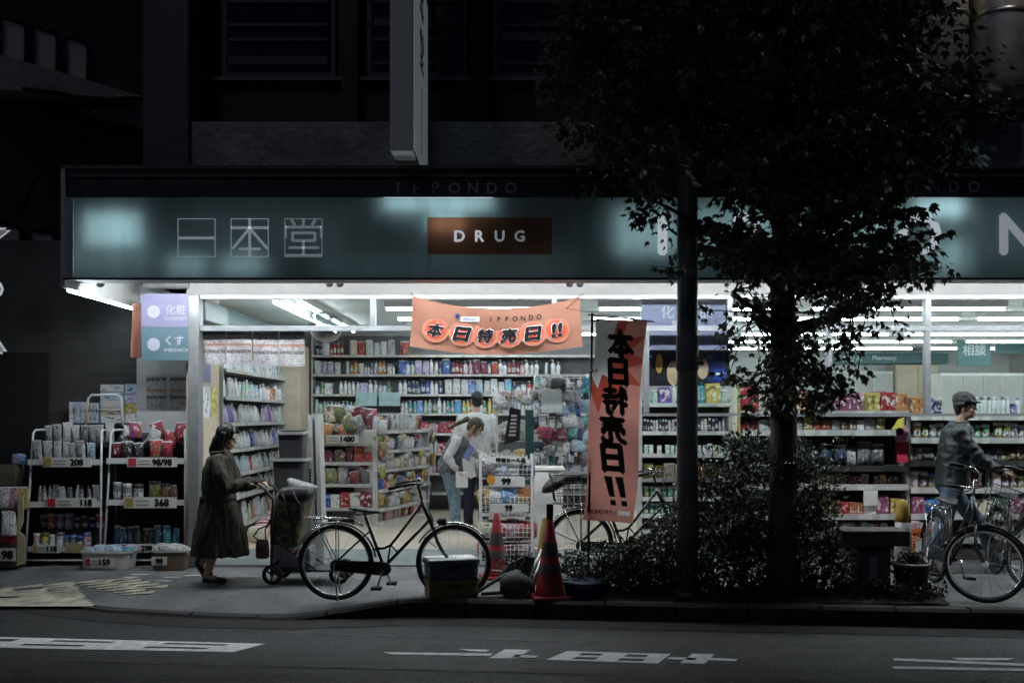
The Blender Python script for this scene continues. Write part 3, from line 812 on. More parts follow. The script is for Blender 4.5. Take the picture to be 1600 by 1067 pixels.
def proto_mb(kind):
    mb = MB()
    if kind == 'pump_bottle':
        mb.rings([ov(.036, .024, .0), ov(.040, .027, .01), ov(.040, .027, .12), ov(.034, .023, .145), ov(.012, .012, .158)], 0)
        mb.rings([ov(.013, .013, .155, 10), ov(.013, .013, .175, 10), ov(.005, .005, .177, 10), ov(.005, .005, .2, 10)], 1)
        mb.bbox(-.03, .012, -.009, .009, .196, .212, .003, 1, seg=1)
    elif kind == 'squeeze_bottle':
        mb.rings([ov(.030, .02, .0), ov(.034, .023, .012), ov(.036, .024, .09), ov(.028, .02, .155), ov(.014, .014, .172)], 0)
        mb.rings([ov(.016, .016, .168, 10, 2), ov(.015, .015, .2, 10, 2), ov(.011, .011, .205, 10, 2)], 1)
    elif kind == 'spray_can':
        mb.rings([ov(.027, .027, .0, 14, 2), ov(.029, .029, .006, 14, 2), ov(.029, .029, .155, 14, 2), ov(.022, .022, .168, 14, 2)], 0)
        mb.rings([ov(.023, .023, .166, 12, 2), ov(.022, .022, .2, 12, 2), ov(.016, .016, .207, 12, 2)], 1)
    elif kind == 'refill_pouch':
        r = []
        for z, w_, d_ in ((0, .052, .030), (.015, .056, .034), (.07, .056, .030), (.12, .055, .018), (.155, .054, .006), (.185, .046, .002), (.19, .030, .0015)): r.append(ov(w_, d_, z, 14, 3.2))
        mb.rings(r, 0)
        mb.tube([(-.04, 0, .16), (-.052, 0, .185)], .008, 8, 1)
    elif kind == 'snack_bag':
        r = []
        for z, w_, d_ in ((0, .07, .002), (.012, .072, .004), (.03, .07, .022), (.08, .068, .034), (.13, .069, .030), (.17, .071, .012), (.185, .073, .004), (.2, .072, .002)):
            r.append([p + V((0, .004 * math.sin(9 * p.x * 20 + z * 60), .004 * math.sin(p.x * 130 + z * 50) * (z > .18))) for p in ov(w_, d_, z, 18, 2.6)])
        mb.rings(r, 0)
    elif kind == 'carton':
        mb.bbox(-.05, .05, -.035, .035, 0, .12, .002, 0, seg=1)
    elif kind == 'canister':
        mb.rings([ov(.034, .034, 0, 16, 2), ov(.036, .036, .006, 16, 2), ov(.036, .036, .085, 16, 2), ov(.032, .032, .092, 16, 2)], 0)
        mb.rings([ov(.036, .036, .088, 16, 2), ov(.037, .037, .105, 16, 2), ov(.033, .033, .115, 16, 2)], 1)
    elif kind == 'wrapped_pack':
        r = []
        for z, w_, d_ in ((0, .06, .03), (.01, .07, .04), (.06, .072, .043), (.1, .07, .038), (.115, .055, .02), (.12, .03, .008)):
            r.append([p + p.normalized() * .005 * noise.noise(V((p.x * 40, p.y * 40, z * 40))) for p in ov(w_, d_, z, 16, 4)])
        mb.rings(r, 0)
    elif kind == 'blister_pack':
        mb.bbox(-.04, .04, -.002, .002, 0, .14, .002, 0, seg=1)
        mb.rings([ov(.028, .014, .02, 10, 4), ov(.03, .018, .03, 10, 4), ov(.03, .018, .08, 10, 4), ov(.026, .012, .09, 10, 4)], 1)
    return mb
MATS = dict(pump_bottle=[PB, PC], squeeze_bottle=[PB, PC], spray_can=[PB, PC], refill_pouch=[PP, PC], snack_bag=[PP], carton=[PX], canister=[PB, PC], wrapped_pack=[PP], blister_pack=[PX, PC])
CAT = dict(pump_bottle='bottle', squeeze_bottle='bottle', spray_can='spray can', refill_pouch='pouch', snack_bag='snack bag', carton='box', canister='canister', wrapped_pack='pack', blister_pack='pack')
H0 = dict(pump_bottle=.212, squeeze_bottle=.205, spray_can=.207, refill_pouch=.19, snack_bag=.2, carton=.12, canister=.115, wrapped_pack=.12, blister_pack=.14)
W0 = dict(pump_bottle=.08, squeeze_bottle=.072, spray_can=.058, refill_pouch=.112, snack_bag=.145, carton=.10, canister=.074, wrapped_pack=.142, blister_pack=.08)
_pd = {}
def product(kind, x, y, z, cname, place, rz=0, h=None, wd=None, tilt=0, roll=0):
    if kind not in _pd:
        me = proto_mb(kind).data(kind)
        for m in MATS[kind]: me.materials.append(m)
        o = bpy.data.objects.new(kind, me); _pd[kind] = o
    else: o = _pd[kind].copy()
    C.objects.link(o)
    k = (h or H0[kind]) / H0[kind]; kx = (wd / W0[kind]) if wd else k
    o.scale = (kx, kx, k) if not wd else (kx, min(kx * 1.1, k), k)
    o.location = (x, y, z); o.rotation_euler = (tilt, roll, rz)
    c = COL[cname]; j = random.uniform(.82, 1.15)
    o.color = (min(1, c[0] * j), min(1, c[1] * j), min(1, c[2] * j), 1)
    word = cname.replace('_', ' ')
    word = {'white': 'white', 'silver': 'silver grey'}.get(word, word)
    tag(o, '%s %s %s' % (word, kind.replace('_', ' '), place), CAT[kind], '%s %ss %s' % (word, kind.replace('_', ' '), place))
    return o
def frame_fn(o, ux):     # local frame of a shelf: along, depth, up
    ux = V((ux[0], ux[1], 0)).normalized(); uy = V((-ux.y, ux.x, 0)); o = V((o[0], o[1], 0))
    def f(u, d, z): return o + ux * u + uy * d + V((0, 0, z))
    return f, math.atan2(ux.y, ux.x)
def fbox(mb, f, u0, u1, d0, d1, z0, z1, mi=0):
    return mb.add([f(u, d, z) for u in (u0, u1) for d in (d0, d1) for z in (z0, z1)], [(0, 1, 3, 2), (4, 6, 7, 5), (0, 4, 5, 1), (2, 3, 7, 6), (0, 2, 6, 4), (1, 5, 7, 3)], mi)
rail_m = mat('price_rail', (.60, .60, .58), .4, var=.1, scale=30)
railp = None
def railmat():
    m, t, b = nt('price_rail_printed'); tc = N(t, 'TexCoord')
    v = N(t, 'TexVoronoi', Scale=9); mp = N(t, 'Mapping'); mp.inputs['Scale'].default_value = (1, 1, .05); L(t, tc.outputs['Object'], mp.inputs[0]); L(t, mp.outputs[0], v.inputs[0])
    n = N(t, 'TexNoise', Scale=130, Detail=1); L(t, tc.outputs['Object'], n.inputs[0])
    c = ramp(t, v.outputs['Color'], [(0, (.44, .44, .43)), (.60, (.58, .58, .56)), (.80, (.50, .44, .30)), (.92, (.42, .20, .17))], True)
    c = mixc(t, mth(t, 'MULTIPLY', mth(t, 'GREATER_THAN', n.outputs[0], .60), .45), c, (.12, .12, .13))
    L(t, c, b.inputs['Base Color']); b.inputs['Roughness'].default_value = .35; return m
railp = railmat()
def shelving(label, o, ux, length, depth, boards, top, m=None, back=True, rail=.04, sides=True, z0=.12, name='store_shelf', group=None, backm=None):
    f, rz = frame_fn(o, ux); m = m or M_['offwhite']
    t = thing(name, label, 'shelf', tuple(f(length / 2, 0, z0)), rz, group)
    if back: obj('back_panel', fbox(MB(), f, 0, length, depth, depth + .02, z0, top), backm or M_['offwhite'], t)
    if sides:
        for u in (-.021, length + .001): obj('side_panel', fbox(MB(), f, u, u + .02, .02, depth + .02, z0, top), m, t)
    for z in boards:
        s = obj('shelf', fbox(MB(), f, 0, length, .0, depth - .002, z - .022, z), m, t)
        if rail: obj('price_rail', fbox(MB(), f, 0, length, -.014, -.001, z - rail, z + .004), railp, s)
    return f, rz
def fill(f, rz, u0, u1, z, seq, place, d=.07, gap=.005, rows=1, jit=.018, hj=.11, wf=.84):
    """stand products along a shelf; seq is a cycle of (kind, colour, run length, height)"""
    u = u0; i = 0; out = 0
    while u < u1:
        kind, cn, run, h = seq[i % len(seq)]; i += 1
        for _ in range(run):
            hh = h * random.uniform(1 - hj, 1 + hj); wd = W0[kind] * hh / H0[kind] * wf
            if u + wd > u1: return
            if random.random() < .035: u += wd * .7; continue
            for r in range(rows):
                p = f(u + wd / 2, d + r * .09 + random.uniform(-jit, jit), z)
                product(kind, p.x, p.y, p.z + .002, cn, place, rz + random.uniform(-.25, .25), hh, wd, tilt=random.uniform(-.07, .07), roll=random.uniform(-.05, .05))
            u += wd + gap * random.uniform(.3, 1.6)

# ---- back wall
BW = [2.55, 2.25, 1.94, 1.64, 1.33]
f, rz = shelving('tall white shelving covering the back wall of the shop', (-3.12, 16.0), (1, 0), 4.85, .36, BW + [1.02, .71, .40], 2.88, rail=.03, backm=mat('shelf_back_shade', (.13, .135, .14), .6))  # dark grey back panel paints in the shade behind the goods
def seg(a, b): return X(a, 16.0) + 3.12, X(b, 16.0) + 3.12
rowname = ['on the top back wall shelf', 'on the second back wall shelf from the top', 'on the third back wall shelf from the top', 'on the fourth back wall shelf from the top', 'on the fifth back wall shelf']
fill(f, rz, .04, seg(0, 545)[1], 2.55, [('squeeze_bottle', 'navy', 2, .2), ('refill_pouch', 'white', 1, .21), ('spray_can', 'red', 4, .2), ('refill_pouch', 'white', 3, .22)], rowname[0])
fill(f, rz, seg(545, 0)[0], seg(0, 640)[1], 2.55, [('refill_pouch', 'cream', 1, .23), ('snack_bag', 'red', 1, .22), ('refill_pouch', 'white', 3, .22), ('refill_pouch', 'silver', 1, .22)], rowname[0])
fill(f, rz, seg(915, 0)[0], 4.0, 2.55, [('carton', 'white', 2, .2), ('carton', 'pale_blue', 1, .22)], rowname[0])
fill(f, rz, .02, seg(0, 540)[1], 2.25, [('refill_pouch', 'white', 1, .2), ('refill_pouch', 'lilac', 2, .22), ('refill_pouch', 'white', 1, .2)], rowname[1])
fill(f, rz, seg(540, 0)[0], seg(0, 620)[1], 2.25, [('spray_can', 'pale_blue', 1, .22), ('squeeze_bottle', 'orange', 2, .21), ('canister', 'cream', 1, .16), ('squeeze_bottle', 'white', 2, .14), ('squeeze_bottle', 'grey', 1, .18)], rowname[1])
fill(f, rz, seg(622, 0)[0], seg(0, 705)[1], 2.25, [('refill_pouch', 'blue', 1, .22), ('pump_bottle', 'pale_blue', 2, .22), ('refill_pouch', 'lilac', 2, .21), ('squeeze_bottle', 'white', 2, .22), ('squeeze_bottle', 'navy', 1, .2)], rowname[1])
fill(f, rz, seg(705, 0)[0], seg(0, 820)[1], 2.25, [('squeeze_bottle', 'maroon', 3, .21), ('pump_bottle', 'pink', 2, .21), ('refill_pouch', 'maroon', 2, .22), ('squeeze_bottle', 'pink', 1, .2), ('refill_pouch', 'red', 1, .22), ('pump_bottle', 'white', 2, .21)], rowname[1])
fill(f, rz, seg(820, 0)[0], 4.0, 2.25, [('pump_bottle', 'white', 3, .22), ('carton', 'white', 1, .2), ('spray_can', 'pale_blue', 1, .2)], rowname[1])
fill(f, rz, .03, seg(0, 622)[1], 1.94, [('canister', 'pale_blue', 1, .14), ('pump_bottle', 'green', 1, .2), ('carton', 'white', 2, .18), ('squeeze_bottle', 'white', 5, .21), ('carton', 'lilac', 1, .17), ('pump_bottle', 'white', 2, .2), ('pump_bottle', 'pale_blue', 1, .2)], rowname[2])
fill(f, rz, seg(622, 0)[0], seg(0, 695)[1], 1.94, [('squeeze_bottle', 'white', 2, .22), ('pump_bottle', 'navy', 4, .22), ('squeeze_bottle', 'blue', 1, .21)], rowname[2])
fill(f, rz, seg(695, 0)[0], seg(0, 800)[1], 1.94, [('refill_pouch', 'white', 3, .22), ('refill_pouch', 'sky_blue', 1, .22), ('refill_pouch', 'pale_blue', 1, .21)], rowname[2])
fill(f, rz, seg(800, 0)[0], 4.0, 1.94, [('pump_bottle', 'navy', 1, .2), ('canister', 'white', 2, .15), ('pump_bottle', 'red', 2, .2), ('squeeze_bottle', 'pink', 1, .2)], rowname[2])
fill(f, rz, .02, seg(0, 560)[1], 1.64, [('squeeze_bottle', 'mint', 4, .2), ('squeeze_bottle', 'white', 3, .18), ('pump_bottle', 'pale_blue', 2, .2)], rowname[3])
fill(f, rz, seg(625, 0)[0], seg(0, 722)[1], 1.64, [('squeeze_bottle', 'white', 2, .22), ('squeeze_bottle', 'teal', 2, .21), ('refill_pouch', 'sky_blue', 1, .2), ('squeeze_bottle', 'mint', 2, .22), ('pump_bottle', 'green', 1, .21)], rowname[3])
fill(f, rz, seg(722, 0)[0], seg(0, 785)[1], 1.64, [('squeeze_bottle', 'yellow', 2, .22), ('squeeze_bottle', 'orange', 2, .22), ('squeeze_bottle', 'white', 1, .2), ('squeeze_bottle', 'green', 1, .2)], rowname[3])
fill(f, rz, seg(785, 0)[0], 4.0, 1.64, [('spray_can', 'white', 3, .2), ('squeeze_bottle', 'pale_blue', 2, .2)], rowname[3])
fill(f, rz, .02, seg(0, 500)[1], 1.33, [('carton', 'blue', 1, .2), ('squeeze_bottle', 'navy', 2, .2), ('squeeze_bottle', 'white', 1, .2)], rowname[4])
fill(f, rz, seg(640, 0)[0], seg(0, 720)[1], 1.33, [('wrapped_pack', 'red', 1, .16), ('carton', 'red', 1, .18), ('wrapped_pack', 'pink', 1, .15)], rowname[4])
fill(f, rz, seg(655, 0)[0], seg(0, 715)[1], 1.02, [('canister', 'white', 2, .15), ('squeeze_bottle', 'white', 2, .2), ('carton', 'red', 1, .15)], 'on the sixth back wall shelf beside the clerk')
fill(f, rz, seg(655, 0)[0], seg(0, 700)[1], .71, [('squeeze_bottle', 'navy', 1, .2), ('squeeze_bottle', 'white', 2, .2), ('squeeze_bottle', 'pink', 1, .2)], 'on the seventh back wall shelf beside the clerk')
t = thing('shelf_sign', 'two small teal header signs fixed to the back wall shelving', 'sign', (X(590, 15.9), 15.95, 1.62))
for a in (556, 592): obj('plate', MB().box(X(a, 15.94), X(a + 33, 15.94), 15.94, 15.965, Z(634, 15.94), Z(613, 15.94)), mat('pale_teal', (.30, .44, .45), .5), t)

# ---- side wall shelving seen along its length
SW = [2.16, 1.83, 1.52, 1.2, .9, .62, .26]
f, rz = shelving('white shelving of pouches and bottles running along the left side wall', (-3.36, 12.0), (0, 1), 3.2, .34, SW, 2.30, backm=mat('shelf_back_shade', (0, 0, 0)))
sl = ['on the %s side wall shelf' % s for s in ('top', 'second', 'third', 'fourth', 'fifth', 'sixth', 'bottom')]
seqs = [[('carton', 'white', 2, .17), ('carton', 'pale_blue', 2, .16), ('canister', 'navy', 1, .12), ('refill_pouch', 'white', 6, .16)],
        [('squeeze_bottle', 'white', 12, .22), ('squeeze_bottle', 'mint', 8, .21), ('squeeze_bottle', 'pale_blue', 6, .2), ('pump_bottle', 'white', 9, .2), ('carton', 'orange', 3, .17)],
        [('refill_pouch', 'lilac', 2, .22), ('refill_pouch', 'purple', 2, .22), ('refill_pouch', 'lilac', 2, .22), ('refill_pouch', 'pink', 1, .2), ('refill_pouch', 'mint', 1, .21), ('refill_pouch', 'white', 6, .22), ('refill_pouch', 'silver', 4, .18)],
        [('refill_pouch', 'blue', 2, .22), ('refill_pouch', 'lilac', 2, .21), ('refill_pouch', 'orange', 1, .2), ('refill_pouch', 'white', 7, .21)],
        [('refill_pouch', 'white', 5, .2), ('refill_pouch', 'grey', 1, .2), ('refill_pouch', 'pale_blue', 4, .19), ('refill_pouch', 'white', 3, .2), ('refill_pouch', 'red', 1, .18)],
        [('refill_pouch', 'white', 3, .2), ('refill_pouch', 'mint', 2, .19), ('refill_pouch', 'grey', 1, .2)],
        [('refill_pouch', 'white', 3, .24), ('refill_pouch', 'mint', 2, .22), ('refill_pouch', 'orange', 1, .22), ('refill_pouch', 'pink', 1, .22)]]
for z, sq, ph in zip(SW, seqs, sl): fill(f, rz, .05, 3.15, z, sq, ph, d=.07)
bp_('wall_return', MB().box(-3.70, -3.16, 15.3, 15.95, .12, 2.66), g['beige'])

t = thing('header_board', 'grey teal header board along the top of the side wall shelves', 'sign', (-3.4, 13.6, 2.5))
obj('board', MB().box(-3.42, -3.39, 12.0, 15.2, 2.66, 2.88), mat('pale_teal2', (.16, .22, .23), .5), t)
mb = MB(); text_into(mb, '薬', T(-3.385, 14.1, 2.77) @ RZ(R(90)), .12); text_into(mb, '品', T(-3.385, 14.35, 2.77) @ RZ(R(90)), .11); obj('lettering', mb, M_['offwhite'], t)
solo('wall_box', MB().bbox(-3.415, -3.30, 11.05, 11.9, 2.63, 2.86, .01), M_['grey'], 'grey box fixed high on the beige wall inside the entrance', 'box')
# ---- papers on the side wall and the hanging flyers
def newsprint(name, warm):
    m, t, b = nt(name); tc = N(t, 'TexCoord'); mp = N(t, 'Mapping'); L(t, tc.outputs['Generated'], mp.inputs[0])
    oi = N(t, 'ObjectInfo')
    L(t, mth(t, 'MULTIPLY', oi.outputs['Random'], 9), mp.inputs['Location']); mp.inputs['Rotation'].default_value = (R(90), 0, 0)
    br = N(t, 'TexBrick', Scale=7); L(t, mp.outputs[0], br.inputs[0]); br.inputs['Color1'].default_value = (.36, .355, .37, 1); br.inputs['Color2'].default_value = (.16, .14, .15, 1); br.inputs['Mortar'].default_value = (.42, .42, .43, 1)
    br.inputs['Brick Width'].default_value = .9; br.inputs['Row Height'].default_value = .5; br.inputs['Bias'].default_value = -.3; br.inputs['Mortar Size'].default_value = .05
    v = N(t, 'TexVoronoi', Scale=13); L(t, mp.outputs[0], v.inputs[0])
    c = mixc(t, .35, br.outputs[0], ramp(t, v.outputs['Color'], [(0, (.40, .39, .41)), (.45, (.30, .30, .33)), (.62, (.10, .09, .10)), (.74, (.6, .58, .6)), (.9, warm)], True))
    sp = N(t, 'SeparateXYZ'); L(t, tc.outputs['Generated'], sp.inputs[0]); n = N(t, 'TexNoise', Scale=30); L(t, mp.outputs[0], n.inputs[0])
    for lo, hi, cc in ((.86, .97, (.05, .03, .035)), (.30, .40, (.06, .05, .05)), (.52, .60, (.30, .12, .06))):
        bd = mth(t, 'MULTIPLY', mth(t, 'GREATER_THAN', sp.outputs[2], lo), mth(t, 'LESS_THAN', sp.outputs[2], hi))
        c = mixc(t, mth(t, 'MULTIPLY', bd, mth(t, 'GREATER_THAN', n.outputs[0], .44)), c, cc)
    L(t, c, b.inputs['Base Color']); b.inputs['Roughness'].default_value = .35
    return m
news = newsprint('flyer_print', (.42, .16, .06))
def sheet(x0, x1, y, z0, z1, m, bow=.02, ph=0, nu=10, nv=6):
    vs = []; fs = []
    for i in range(nu + 1):
        for j in range(nv + 1):
            u, v = i / nu, j / nv
            vs.append((lerp(x0, x1, u), y - bow * math.sin(u * 6 + ph) * (1 - v) - bow * .6 * math.sin(v * 5 + u * 4 + ph), lerp(z0, z1, v) - .012 * math.sin(u * PI) * (1 - v)))
    for i in range(nu):
        for j in range(nv): a = i * (nv + 1) + j; fs.append((a, a + nv + 1, a + nv + 2, a + 1))
    mb = MB(); n = len(vs)
    mb.add(vs + [(p[0], p[1] + .002, p[2]) for p in vs], fs + [tuple(i + n for i in q[::-1]) for q in fs], 0, True); return mb
order = ['first', 'second', 'third', 'fourth']
for i in range(4):
    x0 = X(313 + i * 41, 11.05); x1 = X(313 + i * 41 + 40, 11.05)
    t = thing('flyer', 'printed flyer hanging under the transom, %s from the entrance post' % order[i], 'flyer', ((x0 + x1) / 2, 11.05, Z(566, 11.05)), 0, 'flyers hung under the transom')
    obj('sheet', sheet(x0 + .006, x1 - .006, 11.045, Z(566 + 3 * (i > 1), 11.05) + .006, Z(516, 11.05), news, .015, i * 2.1), news, t)
    obj('clear_sleeve', sheet(x0, x1, 11.052, Z(568 + 3 * (i > 1), 11.05), Z(514, 11.05), news, .015, i * 2.1), mat('sleeve_edge', (.40, .40, .42), .3, var=.02), t)
for i in range(2):
    FP = 11.46; x0 = X(228 + i * 36, FP); x1 = X(228 + i * 36 + 34, FP)
    t = thing('flyer', 'printed flyer on the grey front panel, the one %s the entrance post' % ['farther from', 'next to'][i], 'flyer', ((x0 + x1) / 2, FP, Z(641, FP)), 0, 'flyers on the grey front panel')
    obj('sheet', MB().box(x0 + .01, x1 - .01, FP - .008, FP - .006, Z(638, FP), Z(588, FP)), news, t)
    obj('clear_sleeve', MB().box(x0, x1, FP - .0055, FP - .002, Z(641, FP), Z(585, FP)), mat('sleeve_edge', (0, 0, 0)), t)
def wallpaper(nm, label, cat, y0, y1, za, zb, m, dz=.003):
    return solo(nm, MB().box(-3.419, -3.419 + dz, y0, y1, za, zb), m, label, cat)
wallpaper('wall_sign', 'small lilac sign fixed on the beige wall by the entrance', 'sign', 11.12, 11.62, Z(597, 11.4), Z(566, 11.4), g['lilac'])
wallpaper('wall_sign', 'faded lilac plate high on the beige wall by the entrance', 'sign', 11.1, 11.5, 2.45, 2.62, g['lilac'])
def notice(name):
    m, t, b = nt(name); tc = N(t, 'TexCoord'); v = N(t, 'TexVoronoi', Scale=28); L(t, tc.outputs['Object'], v.inputs[0])
    n = N(t, 'TexNoise', Scale=9); L(t, tc.outputs['Object'], n.inputs[0])
    c = mixc(t, mth(t, 'MULTIPLY', mth(t, 'GREATER_THAN', v.outputs['Color'], .62), mth(t, 'GREATER_THAN', n.outputs[0], .5)), (.66, .67, .66), (.14, .16, .17))
    L(t, c, b.inputs['Base Color']); return m
ntm = notice('notice_print')
wallpaper('notice', 'white printed notice on the beige wall under the small lilac sign', 'notice', 11.12, 11.62, Z(652, 11.4), Z(603, 11.4), ntm)
wallpaper('notice', 'narrow yellow and grey notice beside the white printed notice', 'notice', 11.66, 11.85, Z(650, 11.7), Z(605, 11.7), mat('yellow_notice', (.55, .50, .16), .6, var=.5, scale=20))
wallpaper('sticker', 'small yellow sticker low on the beige wall behind the woman', 'sticker', 11.05, 11.25, Z(683, 11.1), Z(660, 11.1), mat('yellow_sticker', (.55, .42, .10), .5, var=.4, scale=25))

def disc(mb, px, py, Y, rx, rz_, d=.003): mb.slab([P(px + rx * math.cos(a), py + rz_ * math.sin(a), Y) for a in [2 * PI * k / 24 for k in range(24)]], (0, d, 0))
# ---- sign boards at the shop front
t = thing('category_sign', 'lilac over teal sign board left of the entrance post', 'sign', (X(258, FY - .04), FY, Z(563, FY)))
Y = FY - .05
obj('lilac_panel', MB().box(X(221, Y), X(294, Y), Y, Y + .045, Z(511, Y) + .002, Z(459, Y)), g['lilac'], t)
obj('teal_panel', MB().box(X(221, Y), X(294, Y), Y, Y + .045, Z(563, Y), Z(511, Y)), mat('teal_panel', (.075, .135, .165), .5, var=.05), t)
mb = MB(); pr = mat('pale_print', (.40, .40, .48), .5, var=.02)
text_into(mb, '化粧', T(X(275, Y), Y - .003, Z(484, Y)), .105, bold=.012); text_into(mb, 'COSMET', T(X(275, Y), Y - .003, Z(498, Y)), .034, X(36, Y) - X(0, Y), bold=.02)
obj('lettering', mb, pr, t)
mb = MB(); text_into(mb, 'くす', T(X(273, Y), Y - .003, Z(532, Y)), .10, bold=.02); text_into(mb, 'MEDICI', T(X(275, Y), Y - .003, Z(547, Y)), .034, X(36, Y) - X(0, Y), bold=.02)
obj('lettering', mb, pr, t)
for py in (487, 538):
    mb = MB(); disc(mb, 240, py, Y - .003, 10, 10, .003)
    ic = obj('icon_disc', mb, pr, t)
    mb = MB(); text_into(mb, '化' if py < 500 else '薬', T(X(240, Y), Y - .006, Z(py, Y)), .075); obj('icon', mb, mat('icon_ink', (.36, .36, .52), .5), ic)
t = thing('category_sign', 'wide lilac sign board in the window behind the round pole', 'sign', (X(1072, 11.15), 11.15, Z(545, 11.15)))
Y = 11.15
obj('board', MB().box(X(1002, Y), X(1139, Y), Y, Y + .04, Z(546, Y), 2.88), g['lilac'], t)
mb = MB(); text_into(mb, '化', T(X(1043, Y), Y - .003, Z(487, Y)), .145, bold=.01); text_into(mb, '粧品', T(X(1092, Y), Y - .003, Z(487, Y)), .145, bold=.01); text_into(mb, '専門ケア', T(X(1068, Y), Y - .003, Z(505, Y)), .065, bold=.02)
obj('lettering', mb, pr, t)
# beauty poster
Y = 11.5
t = thing('poster', 'dark beauty poster with blue discs under the wide lilac sign', 'poster', (X(1073, Y), Y, Z(600, Y)))
obj('sheet', MB().box(X(1006, Y), X(1140, Y), Y, Y + .01, Z(603, Y), Z(547, Y)), mat('poster_black', (.012, .012, .016), .3), t)
def pp(name, shapes, m):
    mb = MB()
    for s in shapes: disc(mb, *s)
    obj(name, mb, m, t)
pb = mat('poster_blue', (.02, .05, .26), .3)
pp('blue_ground', [(1118, 575, Y - .004, 18, 25)], mat('poster_deep_blue', (.012, .025, .12), .3))
pp('blue_disc', [(1014, 558, Y - .008, 7.5, 8), (1124, 585, Y - .008, 10.5, 10)], pb)
pp('gold_shape', [(1030, 568, Y - .008, 5.5, 15)], mat('poster_gold', (.50, .26, .05), .4, var=.3))
pp('pale_shape', [(1052, 583, Y - .010, 10, 19), (1098, 575, Y - .009, 9, 17)], mat('poster_skin', (.52, .36, .24), .5, var=.2))
mb = MB(); mb.box(X(1010, Y), X(1018, Y), Y - .012, Y - .010, Z(559, Y), Z(556, Y)); mb.box(X(1117, Y), X(1131, Y), Y - .012, Y - .010, Z(586, Y), Z(582, Y)); obj('bar', mb, g['print'], t)

# round clear thing hanging behind the transom
mb = MB(); mb.lathe([(.01, -.17), (.10, -.15), (.17, -.09), (.195, 0), (.17, .09), (.10, .14), (.02, .155)], (0, 0, 0), 24)
o = solo('hanging_dome', mb, glass('smoked_dome', (.45, .48, .50), .25, .08), 'round smoky plastic dome hanging behind the flyers', 'dome'); o.location = (X(510, 11.4), 11.4, Z(510, 11.4))
o.rotation_euler = (.5, .2, 0)

# ---- centre gondola
GM = mat('gondola_white', (.56, .56, .55), .5, var=.06)
Y = 13.8
f, rz = shelving('white end display heaped with snack bags in the middle of the shop', (X(500, Y), Y), (1, 0), X(582, Y) - X(500, Y), .5, [Z(692, Y), Z(722, Y), Z(756, Y), Z(793, Y)], Z(690, Y), GM, name='display_shelf', backm=g['grey'])
place = 'heaped on top of the middle display'
for i in range(34):
    u = random.uniform(-.02, .74); d = random.uniform(.02, .42); c = random.choice(['orange', 'olive', 'cream', 'olive', 'brown', 'yellow'] if u < .42 else ['maroon', 'maroon', 'grey', 'brown', 'red'])
    p = f(u, d, Z(690, Y) + .02 + .20 * (i % 3) * .6)
    product('snack_bag', p.x, p.y, p.z, c, place, random.uniform(-.5, .5), .22 * random.uniform(.9, 1.1), tilt=random.uniform(-.8, .5), roll=random.uniform(-.5, .5))
fill(f, rz, .02, .72, Z(722, Y), [('wrapped_pack', 'maroon', 1, .14), ('wrapped_pack', 'brown', 1, .15), ('snack_bag', 'maroon', 1, .17), ('wrapped_pack', 'red', 2, .13)], 'on the first shelf under the snack heap', gap=0)
fill(f, rz, .02, .72, Z(756, Y), [('wrapped_pack', 'olive', 1, .20), ('snack_bag', 'silver', 1, .24), ('wrapped_pack', 'maroon', 1, .19), ('snack_bag', 'grey', 2, .22)], 'on the middle shelf of the snack display', gap=0)
fill(f, rz, .02, .72, Z(793, Y), [('carton', 'blue', 1, .18), ('carton', 'white', 1, .18), ('carton', 'red', 1, .2), ('carton', 'white', 1, .22), ('carton', 'maroon', 1, .2)], 'on the low shelf of the snack display', gap=0)
def price(name, label, px, py, Y, wpx, hpx, txt, ground_m, txt_px=None, yaw=0, splash=None, bold=.05, ink=None, dx=.2):
    c = P(px, py, Y); wd, ht = wpx / F * Y, hpx / F * Y
    t = thing('price_tag', label, 'price tag', (c.x, c.y, c.z - ht / 2))
    obj('card', MB().box(c.x - wd / 2, c.x + wd / 2, Y - .006, Y, c.z - ht / 2, c.z + ht / 2), ground_m, t)
    mb = MB(); text_into(mb, txt, T(c.x + wd * dx, Y - .010, c.z), ht * .72, bold=bold); obj('figures', mb, ink or g['ink'], t)
    if splash:
        mb = MB().box(c.x - wd * .48, c.x - wd * .32, Y - .009, Y - .0062, c.z - ht * .42, c.z + ht * .42); obj('splash', mb, splash, t)
        mb = MB()
        for k in (-.2, .15): mb.box(c.x - wd * .28, c.x - wd * .02, Y - .009, Y - .0062, c.z + ht * k - ht * .07, c.z + ht * k + ht * .07)
        obj('small_print', mb, mat('faint_ink', (.30, .28, .20), .7), t)
yel, tagw, tagr = mat('yellow_card', (.34, .26, .06), .6), mat('tag_white', (.60, .60, .57), .6, var=.05), mat('red_card', (.40, .03, .05), .6)
price('price_tag', 'white price card under the snack bag heap', 530, 686, 13.75, 60, 13, '1480', tagw, splash=yel, dx=.22)
for k in range(9):
    p = f(random.uniform(.04, .66), random.uniform(.05, .3), [Z(722, Y) + .13, Z(756, Y) + .19][k % 2]); product('wrapped_pack', p.x, p.y, p.z, ['maroon', 'brown', 'olive', 'silver', 'red'][k % 5], 'stacked on top of the snack display packs', random.uniform(-.4, .4), .10, tilt=random.uniform(-.3, .2))
